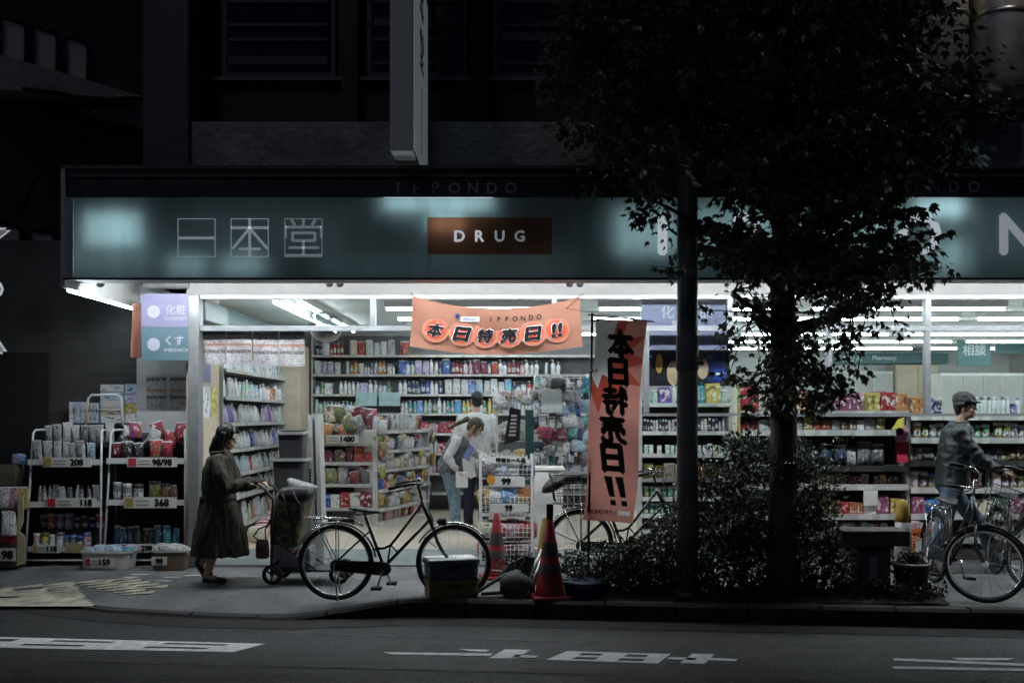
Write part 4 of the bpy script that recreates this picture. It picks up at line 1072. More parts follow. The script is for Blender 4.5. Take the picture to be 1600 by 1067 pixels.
# slanted side run of the gondola
A, B = V((-1.80, 13.85, 0)), V((-1.24, 15.5, 0))
GZ = [1.40, 1.13, .87, .60, .34]
f, rz = shelving('white slanted run of shelves beside the snack display', (A.x, A.y), ((B - A).x, (B - A).y), (B - A).length, .34, GZ + [.16], 1.42, GM, name='display_shelf')
fill(f, rz, .03, 1.7, 1.40, [('snack_bag', 'white', 2, .19), ('snack_bag', 'orange', 1, .2), ('snack_bag', 'maroon', 2, .18), ('snack_bag', 'silver', 4, .22)], 'on top of the slanted shelves', d=.12)
fill(f, rz, .03, 1.7, 1.13, [('snack_bag', 'silver', 2, .17), ('snack_bag', 'white', 3, .18), ('wrapped_pack', 'navy', 1, .14)], 'on the second slanted shelf')
fill(f, rz, .03, 1.7, .87, [('wrapped_pack', 'white', 2, .13), ('wrapped_pack', 'lilac', 1, .13), ('wrapped_pack', 'cream', 3, .16)], 'on the third slanted shelf')
fill(f, rz, .03, 1.7, .60, [('wrapped_pack', 'blue', 1, .14), ('wrapped_pack', 'orange', 1, .14), ('wrapped_pack', 'white', 1, .12), ('snack_bag', 'yellow', 2, .2)], 'on the fourth slanted shelf')
fill(f, rz, .03, 1.7, .34, [('snack_bag', 'yellow', 2, .2), ('snack_bag', 'olive', 1, .2), ('wrapped_pack', 'white', 3, .15)], 'on the fifth slanted shelf')
fill(f, rz, .03, 1.7, .16, [('snack_bag', 'cream', 2, .16), ('snack_bag', 'red', 1, .16)], 'on the lowest slanted shelf')

for k in range(22):
    p = f(.08 + (k % 11) * .15 + random.uniform(-.04, .04), random.uniform(.0, .05), [1.13, .87, .60, .34][k % 4] + random.uniform(.10, .14)); product('wrapped_pack', p.x, p.y, p.z, random.choice(['white', 'silver', 'cream', 'yellow', 'maroon', 'pale_blue']), 'piled over the slanted shelf goods', random.uniform(-.5, .5) + .9, random.uniform(.08, .11), tilt=random.uniform(-.4, .4), roll=random.uniform(-.3, .3))
for k, (u, z) in enumerate(((.0, 1.05), (.0, .75), (1.70, 1.2), (1.70, .85), (.0, 1.35))):
    p = f(u, -.05, z); product('snack_bag', p.x, p.y, p.z, ['orange', 'yellow', 'olive', 'yellow', 'white'][k], 'hanging at the corner of the slanted shelves', 1.0 + .4 * k, .2, tilt=.1)
for k in range(14):
    u = k / 13; p = V((lerp(X(388, 11.95), X(425, 14.9), u), lerp(12.0, 14.9, u), .13)); 
    if k % 3 != 1: product('wrapped_pack', p.x + .10, p.y, p.z, random.choice(['red', 'white', 'pink', 'orange', 'cream']), 'set out on the floor along the side wall shelves', random.uniform(-.5, .5), random.uniform(.12, .2))
# ---- cluttered accessory racks behind the wire stand
wire = mat('white_wire', (.66, .66, .65), .4, var=.03)
def grid_panel(mb, f, u0, u1, z0, z1, d, du, dz, r=.004):
    u = u0
    while u <= u1 + 1e-6: mb.tube([f(u, d, z0), f(u, d, z1)], r, 4); u += du
    z = z0
    while z <= z1 + 1e-6: mb.tube([f(u0, d, z), f(u1, d, z)], r, 4); z += dz
Y = 12.6; f, rz = frame_fn((X(836, Y), Y), (1, 0)); wl_ = X(918, Y) - X(836, Y)
t = thing('accessory_rack', 'white wire rack hung with pale packs beside the dark green post', 'rack', (X(877, Y), Y, .12))
mb = MB(); grid_panel(mb, f, 0, wl_, .15, 2.1, .05, .08, .16); obj('grid', mb, wire, t)
for u in (0, wl_): obj('upright', MB().tube([f(u, .06, .12), f(u, .06, 2.12)], .014, 8), wire, t)
cols = ['white', 'white', 'pale_blue', 'silver', 'black', 'white', 'grey', 'teal', 'navy', 'brown', 'maroon', 'grey']
for r_ in range(9):
    for k in range(8):
        p = f(.03 + k * .085 + random.uniform(-.02, .02), random.uniform(-.06, .01), 1.92 - r_ * .155 + random.uniform(-.03, .03))
        product(random.choice(['blister_pack', 'blister_pack', 'wrapped_pack']), p.x, p.y, p.z, random.choice(cols if (r_, k) != (4, 1) else ['red']), 'hanging on the wire accessory rack', random.uniform(-.5, .5), random.uniform(.12, .17), tilt=random.uniform(-.2, .1), roll=random.uniform(-.3, .3))
solo('header_board', MB().bbox(X(846, 12.4), X(878, 12.4), 12.4, 12.43, Z(645, 12.4), Z(608, 12.4), .004), mat('pale_board', (.60, .64, .64), .5), 'pale blank header board on the wire accessory rack', 'board')
solo('dark_post', MB().bbox(X(821, 12.2), X(834, 12.2), 12.2, 12.32, .12, Z(640, 12.2), .01), mat('dark_green', (.015, .05, .05), .5), 'dark green square post beside the wire accessory rack', 'post')
Y = 12.9; f, rz = frame_fn((X(776, Y), Y), (1, 0)); wl_ = X(826, Y) - X(776, Y)
t = thing('basket_tower', 'white wire basket tower topped with pink packs behind the clerk', 'rack', (X(800, Y), Y, .12))
for z in (.9, 1.28, 1.66):
    mb = MB()
    for d in (0, .3): grid_panel(mb, f, 0, wl_, z, z + .2, d, .05, .05, .003)
    obj('basket', mb, wire, t)
for u in (0, wl_): obj('upright', MB().tube([f(u, .15, .12), f(u, .15, 1.95)], .013, 8), wire, t)
for i, (z, cs) in enumerate(((1.68, ['white', 'silver', 'white', 'cream']), (1.84, ['pink']), (1.3, ['cream', 'brown', 'white']), (.92, ['cream', 'olive', 'yellow']))):
    for k in range(9):
        p = f(random.uniform(.03, wl_ - .03), .03 + .08 * (k % 3), z + .06 * (k // 3) * (i != 1))
        product('wrapped_pack', p.x, p.y, p.z, random.choice(cs), 'in the white basket tower', random.uniform(-.6, .6), random.uniform(.09, .15) * (.6 if i == 1 else 1), tilt=random.uniform(-.4, .3), roll=random.uniform(-.4, .4))
Y = 12.3
t = thing('shoe_display', 'black ribbed boxed insole display leaning beside the clerk', 'display', (X(800, Y), Y, Z(700, Y)))
obj('board', MB().slab([P(787, 695, Y), P(812, 688, Y), P(814, 640, Y), P(797, 636, Y)], (0, .04, 0)), g['black'], t)
mb = MB()
for k in range(6): mb.slab([P(799 - k * .8, 648 + k * 6, Y - .004), P(808 - k * .5, 648 + k * 6, Y - .004), P(808 - k * .5, 651 + k * 6, Y - .004), P(799 - k * .8, 651 + k * 6, Y - .004)], (0, .003, 0))
obj('rib', mb, g['offwhite'], t)
# plain white counter side in the doorway
solo('counter', MB().bbox(X(835, 11.6), X(880, 11.6), 11.6, 12.0, .12, Z(735, 11.6), .01).bbox(X(833, 11.58), X(882, 11.58), 11.58, 12.02, Z(735, 11.6) + .001, Z(730, 11.6), .006), g['white'], 'plain white counter end behind the parked bicycle', 'counter')

# ---- wire stand of bargain baskets in the doorway
Y = 11.05; f, rz = frame_fn((X(752, Y), Y), (1, 0)); wl_ = X(830, Y) - X(752, Y)
t = thing('wire_stand', 'white wire stand of bargain baskets at the doorway', 'stand', (X(791, Y), Y, .02), 0)
zt = [Z(712, Y), Z(775, Y), Z(815, Y), Z(850, Y), Z(882, Y)]
for i, (za, zb) in enumerate(((Z(748, Y), Z(712, Y)), (Z(806, Y), Z(775, Y)), (Z(846, Y), Z(820, Y)), (.06, .22))):
    mb = MB(); 
    for d in (0, .34): grid_panel(mb, f, .0, wl_, za, zb, d, .045, .05, .003)
    fs_, _ = frame_fn((X(752, Y), Y), (0, 1))
    for u in (0, wl_):
        fu = lambda a, d, z, u=u: f(u, a, z)
        grid_panel(mb, fu, 0, .34, za, zb, 0, .05, .05, .003)
    fbox(mb, f, .004, wl_ - .004, .004, .336, za - .006, za - .001)
    obj('basket', mb, wire, t)
for u in (-.01, wl_ + .01):
    for d in (0, .34): obj('upright', MB().box(*(lambda p: (p.x - .014, p.x + .014, p.y - .01, p.y + .01))(f(u, d, 0)), .0, Z(710, Y)), wire, t)
mb = MB(); fbox(mb, f, .04, wl_ - .04, -.012, -.006, Z(724, Y), Z(713, Y)); o = obj('top_card', mb, tagw, t)
mb = MB(); text_into(mb, '特価セール品', T(X(798, Y), Y - .015, Z(718.5, Y)), .055, bold=.05); obj('lettering', mb, g['ink'], o)
for z, cs, pl in ((Z(746, Y), ['grey', 'pale_blue', 'white', 'navy', 'black'], 'in the top basket of the wire stand'), (Z(788, Y), ['yellow', 'white', 'sky_blue', 'orange', 'red'], 'in the second basket of the wire stand'),
                  (Z(842, Y), ['cream', 'red', 'pink', 'red', 'white'], 'in the third basket of the wire stand'), (.08, ['red', 'red', 'maroon', 'pink'], 'in the lowest basket of the wire stand')):
    for k in range(12):
        p = f(.05 + (k % 4) * .14 + random.uniform(-.02, .02), .06 + .09 * (k // 4), z + random.uniform(0, .03))
        product('wrapped_pack', p.x, p.y, p.z, cs[(k % 4 * len(cs)) // 4], pl, random.uniform(-.3, .3), random.uniform(.14, .20), tilt=random.uniform(-.4, .1), roll=random.uniform(-.2, .2))
price('price_tag', 'white 99 price card on the top basket of the wire stand', 792, 752, Y - .02, 56, 16, '99', tagw, bold=.05, dx=-.02)
price('price_tag', 'white 99 price card on the second basket of the wire stand', 796, 793, Y - .02, 60, 13, '99', tagw, bold=.05, dx=-.02)
mb = MB(); disc(mb, 767, 749, Y - .035, 6.5, 7, .004)
solo('round_badge', mb, mat('orange_badge', (.50, .22, .03), .5), 'round orange badge on the wire stand beside the 99 card', 'badge')

# ---- shelves along the window on the right
DB = mat('shelf_back_dark', (.05, .05, .055), .6)
Y = 11.42
f, rz = shelving('narrow dark backed shelves of cosmetics behind the round pole', (X(1004, Y), Y), (1, 0), X(1140, Y) - X(1004, Y), .36, [Z(v, Y) for v in (630, 674, 709, 747, 777, 803, 828)], Z(628, Y) + .03, name='store_shelf', backm=DB, z0=.02)
ls = X(1140, Y) - X(1004, Y)
fill(f, rz, .02, ls, Z(630, Y), [('canister', 'mint', 2, .16), ('carton', 'purple', 1, .20), ('squeeze_bottle', 'white', 2, .2), ('carton', 'white', 1, .17), ('squeeze_bottle', 'teal', 2, .22), ('carton', 'yellow', 1, .2)], 'on the top cosmetics shelf behind the pole')
fill(f, rz, .02, ls, Z(674, Y), [('spray_can', 'black', 3, .14), ('spray_can', 'silver', 2, .13)], 'on the second cosmetics shelf behind the pole')
fill(f, rz, .02, ls, Z(709, Y), [('canister', 'mint', 2, .1), ('canister', 'white', 2, .1), ('canister', 'cream', 1, .1)], 'on the third cosmetics shelf behind the pole')
fill(f, rz, .02, ls, Z(747, Y), [('carton', 'olive', 2, .15), ('carton', 'cream', 3, .15), ('carton', 'orange', 1, .14)], 'on the fourth cosmetics shelf behind the pole')
fill(f, rz, .02, ls * .5, Z(777, Y), [('canister', 'green', 2, .12), ('canister', 'white', 1, .12)], 'on the fifth cosmetics shelf behind the pole')
fill(f, rz, .02, ls * .4, Z(803, Y), [('canister', 'teal', 2, .12), ('canister', 'green', 1, .12)], 'on the sixth cosmetics shelf behind the pole')
t = thing('strip_hanger', 'hanging strips of pale and yellow sachets between the shelves', 'hanger', (X(1149, 11.2), 11.2, 1.2))
for k in range(3):
    mb = MB()
    for j in range(7): mb.bbox(X(1143 + k * 5, 11.2), X(1147.5 + k * 5, 11.2), 11.2 + .01 * k, 11.22 + .01 * k, 1.95 - .11 * j - .1, 1.95 - .11 * j, .003)
    obj('sachet_strip', mb, [mat('strip_cream', (.50, .46, .36), .5, var=.2), mat('strip_white', (.55, .55, .53), .5, var=.2), yel][k], t)
Y = 11.3
U2 = [642, 672, 728, 757, 803, 832]; U3 = [648, 684, 720, 762, 803, 840]
f2, rz = shelving('long white window shelves of boxed goods behind the tree', (X(1156, Y), Y), (1, 0), X(1419, Y) - X(1156, Y), .40, [Z(v, Y) for v in U2], Z(640, Y), backm=DB, z0=.0, rail=.06)
f3, rz = shelving('white window shelves of bottles behind the man with the bicycle', (X(1423, Y), Y), (1, 0), X(1660, Y) - X(1423, Y), .40, [Z(v, Y) for v in U3], Z(646, Y), backm=DB, z0=.0, rail=.06)
def s2(px): return X(px, Y) - X(1156, Y)
def s3(px): return X(px, Y) - X(1423, Y)
pl = ['on the %s window shelf behind the tree' % s for s in ('top', 'second', 'third', 'fourth', 'fifth', 'lowest')]
fill(f2, 0, s2(1158), s2(1202), Z(642, Y), [('carton', 'red', 1, .28), ('carton', 'white', 1, .2)], pl[0])
fill(f2, 0, s2(1246), s2(1420), Z(642, Y), [('carton', 'orange', 1, .21), ('carton', 'pink', 2, .15), ('carton', 'magenta', 3, .17), ('carton', 'grey', 1, .15), ('carton', 'yellow', 1, .20), ('carton', 'red', 1, .2)], pl[0])
fill(f2, 0, s2(1246), s2(1420), Z(642, Y), [('carton', 'magenta', 2, .22), ('carton', 'pink', 1, .2)], pl[0], d=.3)
fill(f2, 0, s2(1160), s2(1390), Z(672, Y), [('wrapped_pack', 'red', 2, .10), ('wrapped_pack', 'white', 1, .11), ('carton', 'brown', 2, .12), ('carton', 'white', 1, .1), ('wrapped_pack', 'silver', 1, .12), ('carton', 'olive', 1, .13)], pl[1], d=.12)
fill(f2, 0, s2(1245), s2(1395), Z(728, Y), [('wrapped_pack', 'navy', 1, .2), ('snack_bag', 'white', 1, .17), ('snack_bag', 'navy', 2, .22), ('snack_bag', 'white', 1, .2), ('snack_bag', 'grey', 2, .24), ('wrapped_pack', 'silver', 1, .12)], pl[2], d=.14)
fill(f2, 0, s2(1270), s2(1418), Z(757, Y), [('carton', 'grey', 1, .1), ('carton', 'olive', 1, .11), ('carton', 'brown', 1, .1), ('carton', 'orange', 1, .1), ('carton', 'black', 2, .1), ('carton', 'maroon', 2, .1)], pl[3], d=.14)
fill(f2, 0, s2(1285), s2(1418), Z(803, Y), [('carton', 'yellow', 1, .16), ('carton', 'brown', 1, .15), ('carton', 'red', 1, .14), ('carton', 'orange', 2, .13), ('carton', 'white', 1, .16), ('carton', 'magenta', 1, .2)], pl[4])
fill(f2, 0, s2(1285), s2(1395), Z(832, Y), [('carton', 'silver', 2, .1), ('carton', 'maroon', 1, .1)], pl[5])
pl = ['on the %s window shelf behind the man' % s for s in ('top', 'second', 'third', 'fourth', 'fifth', 'lowest')]
fill(f3, 0, s3(1424), s3(1484), Z(648, Y), [('carton', 'orange', 1, .18), ('carton', 'blue', 1, .19), ('canister', 'navy', 4, .17)], pl[0])
fill(f3, 0, s3(1519), s3(1600), Z(648, Y), [('spray_can', 'white', 9, .2), ('canister', 'blue', 1, .12)], pl[0], gap=.002, hj=.01)
fill(f3, 0, s3(1426), s3(1620), Z(684, Y), [('carton', 'black', 1, .05), ('canister', 'olive', 2, .16), ('canister', 'grey', 3, .15), ('canister', 'cream', 1, .17), ('canister', 'mint', 2, .16), ('canister', 'green', 2, .15)], pl[1], d=.12)
fill(f3, 0, s3(1426), s3(1620), Z(720, Y), [('squeeze_bottle', 'yellow', 1, .17), ('carton', 'grey', 2, .14), ('carton', 'olive', 2, .11), ('carton', 'brown', 2, .16), ('carton', 'orange', 1, .16)], pl[2], d=.12)
fill(f3, 0, s3(1426), s3(1620), Z(762, Y), [('canister', 'cream', 1, .17), ('canister', 'brown', 1, .16), ('canister', 'olive', 2, .14), ('squeeze_bottle', 'black', 4, .2), ('squeeze_bottle', 'maroon', 3, .2), ('squeeze_bottle', 'grey', 2, .2)], pl[3], d=.1)
fill(f3, 0, s3(1426), s3(1620), Z(803, Y), [('carton', 'magenta', 1, .2), ('wrapped_pack', 'blue', 1, .19), ('canister', 'silver', 1, .18), ('wrapped_pack', 'white', 2, .12), ('carton', 'cream', 2, .15), ('carton', 'green', 1, .15), ('carton', 'pink', 1, .17)], pl[4])
fill(f3, 0, s3(1540), s3(1620), Z(840, Y), [('wrapped_pack', 'white', 3, .15), ('wrapped_pack', 'silver', 2, .15)], pl[5])
solo('price_card', MB().box(X(1348, Y), X(1370, Y), Y - .03, Y - .024, Z(789, Y), Z(766, Y)), tagw, 'plain white card standing on the window shelf behind the tree', 'card')
# hanging paper ornament
Y = 11.15
t = thing('hanging_ornament', 'pink and yellow paper ornament with a black centre hanging at the window shelf', 'ornament', (X(1407, Y), Y, Z(720, Y)))
obj('petal', MB().slab([P(1400, 690, Y), P(1412, 692, Y), P(1420, 678, Y), P(1414, 664, Y), P(1402, 668, Y)], (0, .02, 0)), mat('pink_paper', (.60, .22, .34), .6), t)
obj('petal', MB().slab([P(1394, 671, Y - .004), P(1412, 668, Y - .004), P(1413, 652, Y - .004), P(1403, 656, Y - .004)], (0, .02, 0)), mat('yellow_paper', (.62, .55, .10), .6), t)
mb = MB(); disc(mb, 1406, 674, Y - .01, 6, 6, .004); obj('centre', mb, g['ink'], t)
obj('streamer', MB().slab([P(1402, 722, Y), P(1419, 722, Y), P(1419, 690, Y), P(1402, 692, Y)], (0, .02, 0)), mat('red_paper', (.36, .02, .04), .6, var=.5, scale=16), t)
# orange basket of goods
Y = 10.95
t = thing('orange_basket', 'orange wire basket of wrapped goods behind the yellow topped post', 'basket', (X(1440, Y), Y, .02))
og = mat('orange_plastic', (.62, .18, .05), .45)
f, rz = frame_fn((X(1418, Y), Y), (1, 0)); wl_ = X(1466, Y) - X(1418, Y)
for d_ in (0, .28):
    mb = MB(); grid_panel(mb, f, 0, wl_, .04, Z(828, Y), d_, .055, .06, .006); obj('grid', mb, og, t)
mb = MB(); 
fbox(mb, f, -.01, wl_ + .01, -.012, -.002, Z(832, Y), Z(826, Y)); fbox(mb, f, -.01, wl_ + .01, .284, .294, Z(832, Y), Z(826, Y)); fbox(mb, f, 0, wl_, .0, .28, .03, .035); obj('rim', mb, og, t)
obj('label', fbox(MB(), f, .08, wl_ - .1, -.014, -.008, .12, Z(845, Y)), tagw, t)
for k in range(9):
    p = f(.04 + (k % 4) * .085, .05 + .09 * (k // 4), Z(833, Y) + .02 * (k % 2))
    product('wrapped_pack', p.x, p.y, p.z, random.choice(['white', 'white', 'pink', 'brown']), 'in the orange wire basket', random.uniform(-.5, .5), .1, tilt=random.uniform(-.5, .3), roll=random.uniform(-.3, .3))

# ---- outdoor racks on the left
def outdoor_rack(label, pa, pb_, Y, tiers, ztop):
    t = thing('display_rack', label, 'rack', (X((pa + pb_) / 2, Y), Y, .0), 0, 'white tube racks outside the shop')
    x0, x1 = X(pa, Y), X(pb_, Y)
    for x, s in ((x0, 1), (x1, -1)):
        mb = MB(); mb.tube([(x, Y - .02, .02), (x + s * .035, Y + .10, ztop - .03), (x + s * .045, Y + .14, ztop), (x + s * .045, Y + .40, ztop), (x + s * .045, Y + .44, ztop - .04), (x, Y + .46, .02)], .013, 8)
        obj('side_frame', mb, wire, t)
    obj('crossbar', MB().tube([(x0, Y - .0, .06), (x1, Y - .0, .06)], .010, 6), wire, t)
    for z in tiers:
        s = obj('shelf', MB().box(x0 + .03, x1 - .03, Y + .02, Y + .42, z - .012, z), g['dgrey'], t)
        obj('front_rail', MB().box(x0 + .02, x1 - .02, Y + .004, Y + .018, z - .03, z + .03), wire, s)
    obj('back_grid', MB().box(x0 + .02, x1 - .02, Y + .43, Y + .44, .1, ztop - .05), g['black'], t)
    return x0, x1
Y = 10.95
ta = [Z(v, Y) for v in (722, 788, 858)]
ax0, ax1 = outdoor_rack('white tube rack of silver pouches beside the far left stand', 40, 158, Y, ta, Z(672, Y))
bx0, bx1 = outdoor_rack('white tube rack of red bags next to the entrance post', 163, 290, Y, [Z(v, Y) for v in (720, 785, 855)], Z(672, Y))
fi = lambda u, d, z: V((u, Y + d, z))
pl = 'on the outdoor rack beside the far left stand'
fill(fi, 0, ax0 + .05, ax1 - .05, Z(721, Y), [('snack_bag', 'silver', 2, .21), ('snack_bag', 'white', 2, .22), ('snack_bag', 'silver', 2, .21), ('snack_bag', 'pale_blue', 2, .21)], 'in the front upper row of the silver pouch rack', d=.08, gap=.0, wf=.62)
obj('riser', MB().box(ax0 + .06, ax1 - .04, Y + .2, Y + .4, Z(700, Y), Z(692, Y)), g['dgrey'], bpy.data.objects['display_rack'])
fill(fi, 0, ax0 + .10, ax1 + .04, Z(692, Y), [('snack_bag', 'silver', 2, .20), ('snack_bag', 'white', 2, .21), ('snack_bag', 'grey', 1, .2)], 'in the raised back row of the silver pouch rack', d=.26, gap=.0, wf=.66)
fill(fi, 0, ax0 + .05, ax1 - .05, Z(787, Y), [('squeeze_bottle', 'white', 1, .2), ('squeeze_bottle', 'grey', 3, .2), ('refill_pouch', 'silver', 2, .18), ('refill_pouch', 'grey', 1, .17)], 'on the middle tier of the silver pouch rack', d=.1, wf=.72)
fill(fi, 0, ax0 + .04, ax1 - .05, Z(857, Y), [('canister', 'pink', 1, .16), ('canister', 'yellow', 1, .17), ('canister', 'silver', 2, .15), ('canister', 'grey', 2, .14), ('canister', 'navy', 1, .14)], 'on the lowest tier of the silver pouch rack', d=.08, wf=.8)
fill(fi, 0, ax0 + .04, ax1 - .05, Z(830, Y), [('canister', 'red', 1, .17), ('canister', 'orange', 1, .18), ('canister', 'silver', 2, .17), ('canister', 'brown', 2, .14), ('canister', 'navy', 1, .14)], 'on the stepped back row of the silver pouch rack', d=.25)
obj('step', MB().box(ax0 + .04, ax1 - .04, Y + .17, Y + .38, Z(857, Y), Z(831, Y)), g['dgrey'], bpy.data.objects['display_rack'])
fill(fi, 0, bx0 + .05, bx0 + .48, Z(719, Y), [('snack_bag', 'maroon', 1, .2), ('snack_bag', 'black', 2, .2)], 'in the front upper row of the red bag rack', d=.08, gap=.0)
fill(fi, 0, bx0 + .46, bx1 - .05, Z(719, Y), [('snack_bag', 'red', 2, .2), ('snack_bag', 'maroon', 1, .2)], 'in the front upper row of the red bag rack', d=.08, gap=.0)
for k in range(9):
    u = bx0 + .06 + k * .09
    product('snack_bag', u, Y + .25 + .03 * (k % 2), Z(700, Y) + .05 * (k % 3), ['black', 'white', 'red', 'black', 'white', 'red', 'red', 'maroon', 'red'][k], 'heaped on top of the red bag rack', random.uniform(-.4, .4), .19, tilt=random.uniform(-.5, .2), roll=random.uniform(-.4, .4))
fill(fi, 0, bx0 + .05, bx0 + .45, Z(784, Y), [('canister', 'grey', 6, .19)], 'on the middle tier of the red bag rack', d=.1)
fill(fi, 0, bx0 + .44, bx1 - .05, Z(784, Y), [('snack_bag', 'olive', 1, .2), ('refill_pouch', 'brown', 2, .19), ('refill_pouch', 'cream', 1, .18)], 'on the middle tier of the red bag rack', d=.1)
fill(fi, 0, bx0 + .05, bx0 + .62, Z(854, Y), [('refill_pouch', 'navy', 3, .2), ('refill_pouch', 'black', 3, .2)], 'on the lowest tier of the red bag rack', d=.1, wf=.62)
fill(fi, 0, bx0 + .60, bx1 - .03, Z(854, Y), [('refill_pouch', 'teal', 2, .2), ('refill_pouch', 'sky_blue', 1, .2)], 'on the lowest tier of the red bag rack', d=.1, wf=.66)
Yt = Y - .012
price('t', 'white 208 price card on the silver pouch rack', 105, 722, Yt, 76, 15, '208', tagw, splash=yel)
price('t', 'red and white 118 price card on the middle tier of the silver pouch rack', 112, 785, Yt, 78, 15, '118', tagw, splash=tagr, dx=.3)
price('t', 'small white 118 price card on the lowest tier of the silver pouch rack', 73, 857, Yt, 44, 13, '118', tagw, splash=yel)
price('t', 'yellow blank price card beside the small 118 card', 117, 856, Yt, 28, 15, '', mat('olive_card', (.34, .30, .16), .6))
price('t', 'white price card reading 98 twice on the red bag rack', 238, 722, Yt, 78, 15, '98/98', tagw, splash=tagr)
price('t', 'white 368 price card on the middle tier of the red bag rack', 235, 785, Yt, 82, 17, '368', tagw, splash=yel, dx=.22)
price('t', 'red and white long price card on the lowest tier of the red bag rack', 218, 856, Yt, 58, 13, '298', tagw, splash=tagr)
# tissue cartons and a white frame behind the racks
t = thing('stock_table', 'low dark table behind the outdoor racks carrying tissue cartons', 'table', (X(165, 11.45), 11.45, 0))
obj('top', MB().box(X(98, 11.42), X(218, 11.42), 11.38, 11.62, Z(661, 11.42) - .03, Z(661, 11.42)), g['dgrey'], t)
for a in (101, 213): obj('leg', MB().box(X(a, 11.45), X(a, 11.45) + .03, 11.42, 11.5, 0, Z(661, 11.42) - .031), g['dgrey'], t)
zt_ = Z(661, 11.42) + .002
def cartonbox(x0, x1, z0, z1, cn, place, y=11.52, rz=0):
    o = product('carton', (x0 + x1) / 2, y, z0, cn, place, rz, z1 - z0, x1 - x0); return o
for i in range(5): cartonbox(X(108 + i * 9.3, 11.5), X(116.5 + i * 9.3, 11.5), zt_, zt_ + .235 - .01 * (i > 2), ['white', 'pale_blue', 'white', 'cream', 'pale_blue'][i], 'standing in the row of tissue cartons behind the racks')
for i in range(5): cartonbox(X(157, 11.5), X(194, 11.5), zt_ + i * .087, zt_ + i * .087 + .083, ['white', 'cream', 'white', 'pale_blue', 'white'][i], 'in the tall stack of tissue cartons behind the racks')
for i in range(4): cartonbox(X(196, 11.5), X(217, 11.5), zt_ + i * .11, zt_ + i * .11 + .106, ['white', 'yellow', 'lilac', 'pale_blue'][i], 'in the stack of cartons next to the grey front panel')
mb = MB(); Yq = 11.3; mb.tube([P(133, 665, Yq), P(138, 622, Yq), P(143, 617, Yq), P(183, 617, Yq), P(189, 622, Yq), P(191, 665, Yq)], .014, 8)
t = thing('wire_carrier', 'white arched tube handle of a basket above the silver pouch rack', 'handle', (X(162, Yq), Yq, Z(665, Yq))); obj('arch', mb, wire, t); obj('crossbar', MB().tube([P(136, 640, Yq), P(190, 640, Yq)], .006, 6), wire, t)
# bins on the pavement in front of the racks
def bin_(label, pa, pb_, ya, yb, Y, m, taper=.9, rim=None):
    cx, wd = X((pa + pb_) / 2, Y), (X(pb_, Y) - X(pa, Y)) / 2; z1 = Z(ya, Y); dp = wd * .62; z0 = ground(cx, Y)
    t = thing('storage_bin', label, 'bin', (cx, Y + dp, z0))
    rr = [[p + V((cx, Y + dp, 0)) for p in ov(wd * k, dp * k, z, 24, 6)] for k, z in ((taper, z0), (taper + .02, z0 + .01), (.97, z1 - .02), (.93, z1 - .02), (taper - .05, z0 + .02))]
    obj('tub', MB().rings(rr, 0, False), m, t)
    rr = [[p + V((cx, Y + dp, 0)) for p in ov(wd * k, dp * k, z, 24, 6)] for k, z in ((.96, z1 - .022), (1.03, z1 - .02), (1.03, z1), (.95, z1), (.93, z1 - .02))]
    obj('rim', MB().rings(rr, 0, False, False), rim or m, t)
    return cx, wd, dp, z1
wb = mat('bin_white', (.50, .49, .44), .5)
Y = 10.62; cx, wd, dp, z1 = bin_('low white bin of blue packets in front of the silver pouch rack', 122, 201, 862, 888, Y, wb)
for k in range(12): product('wrapped_pack', cx + (-.19 + .076 * (k % 6)), Y + .1 + .12 * (k // 6), z1 - .09 + .02 * (k % 2), ['pale_blue', 'sky_blue', 'white', 'pale_blue'][k % 4], 'in the low white bin', random.uniform(-.5, .5), .12, tilt=random.uniform(-.4, .4))
price('t', 'red and white 159 price card on the low white bin', 156, 878, Y - .012, 46, 14, '159', tagw, splash=tagr, dx=.18)
Y = 10.58; cx, wd, dp, z1 = bin_('brown bin heaped with white packets beside the entrance post', 234, 290, 860, 891, Y, mat('bin_brown', (.13, .09, .06), .6), .86, mat('bin_white', (0, 0, 0)))
for k in range(9): product('wrapped_pack', cx + (-.13 + .065 * (k % 5)), Y + .1 + .1 * (k // 5), z1 - .07 + .015 * (k % 2), ['white', 'silver', 'white', 'cream'][k % 4], 'heaped in the brown bin', random.uniform(-.5, .5), .11, tilt=random.uniform(-.4, .4))
price('t', 'small white price card on the brown bin', 249, 876, Y - .012, 24, 13, '98', tagw, dx=0)
# cardboard stand at the far left
Y = 10.85; t = thing('cardboard_stand', 'brown cardboard display stand at the left edge of the shop front', 'stand', (X(10, Y), Y, 0))
db = mat('dark_card', (.07, .045, .035), .8)
obj('base', MB().box(X(-30, Y), X(25, Y), Y, Y + .4, .0, Z(838, Y)), db, t)
obj('header', MB().box(X(-30, Y), X(26, Y), Y - .006, Y - .001, Z(847, Y), Z(836, Y)), tagr, t)
obj('shelf', MB().box(X(-30, Y), X(28, Y), Y + .02, Y + .4, Z(796, Y) - .02, Z(796, Y)), db, t)
obj('side', MB().slab([P(26, 884, Y), P(38, 880, Y), P(38, 838, Y), P(30, 830, Y), P(36, 815, Y), P(36, 775, Y), P(28, 775, Y)], (0, .02, 0)), mat('cream_card', (.42, .38, .24), .7), t)
obj('upper_box', MB().box(X(-30, Y + .2), X(24, Y + .2), Y + .2, Y + .4, Z(760, Y), Z(728, Y)), mat('olive_box', (.12, .11, .07), .7), t)
price('t', 'white 98 price card on the cardboard stand', 12, 866, Y - .02, 26, 20, '98', tagw, dx=0)
for k in range(3): product('refill_pouch', X(4 + k * 13, Y), Y + .07, Z(796, Y), ['white', 'pink', 'yellow'][k], 'on the cardboard stand at the left edge', 0, .24)
product('refill_pouch', X(16, Y), Y - .03, Z(836, Y), 'white', 'standing at the front of the cardboard stand', 0, .26)
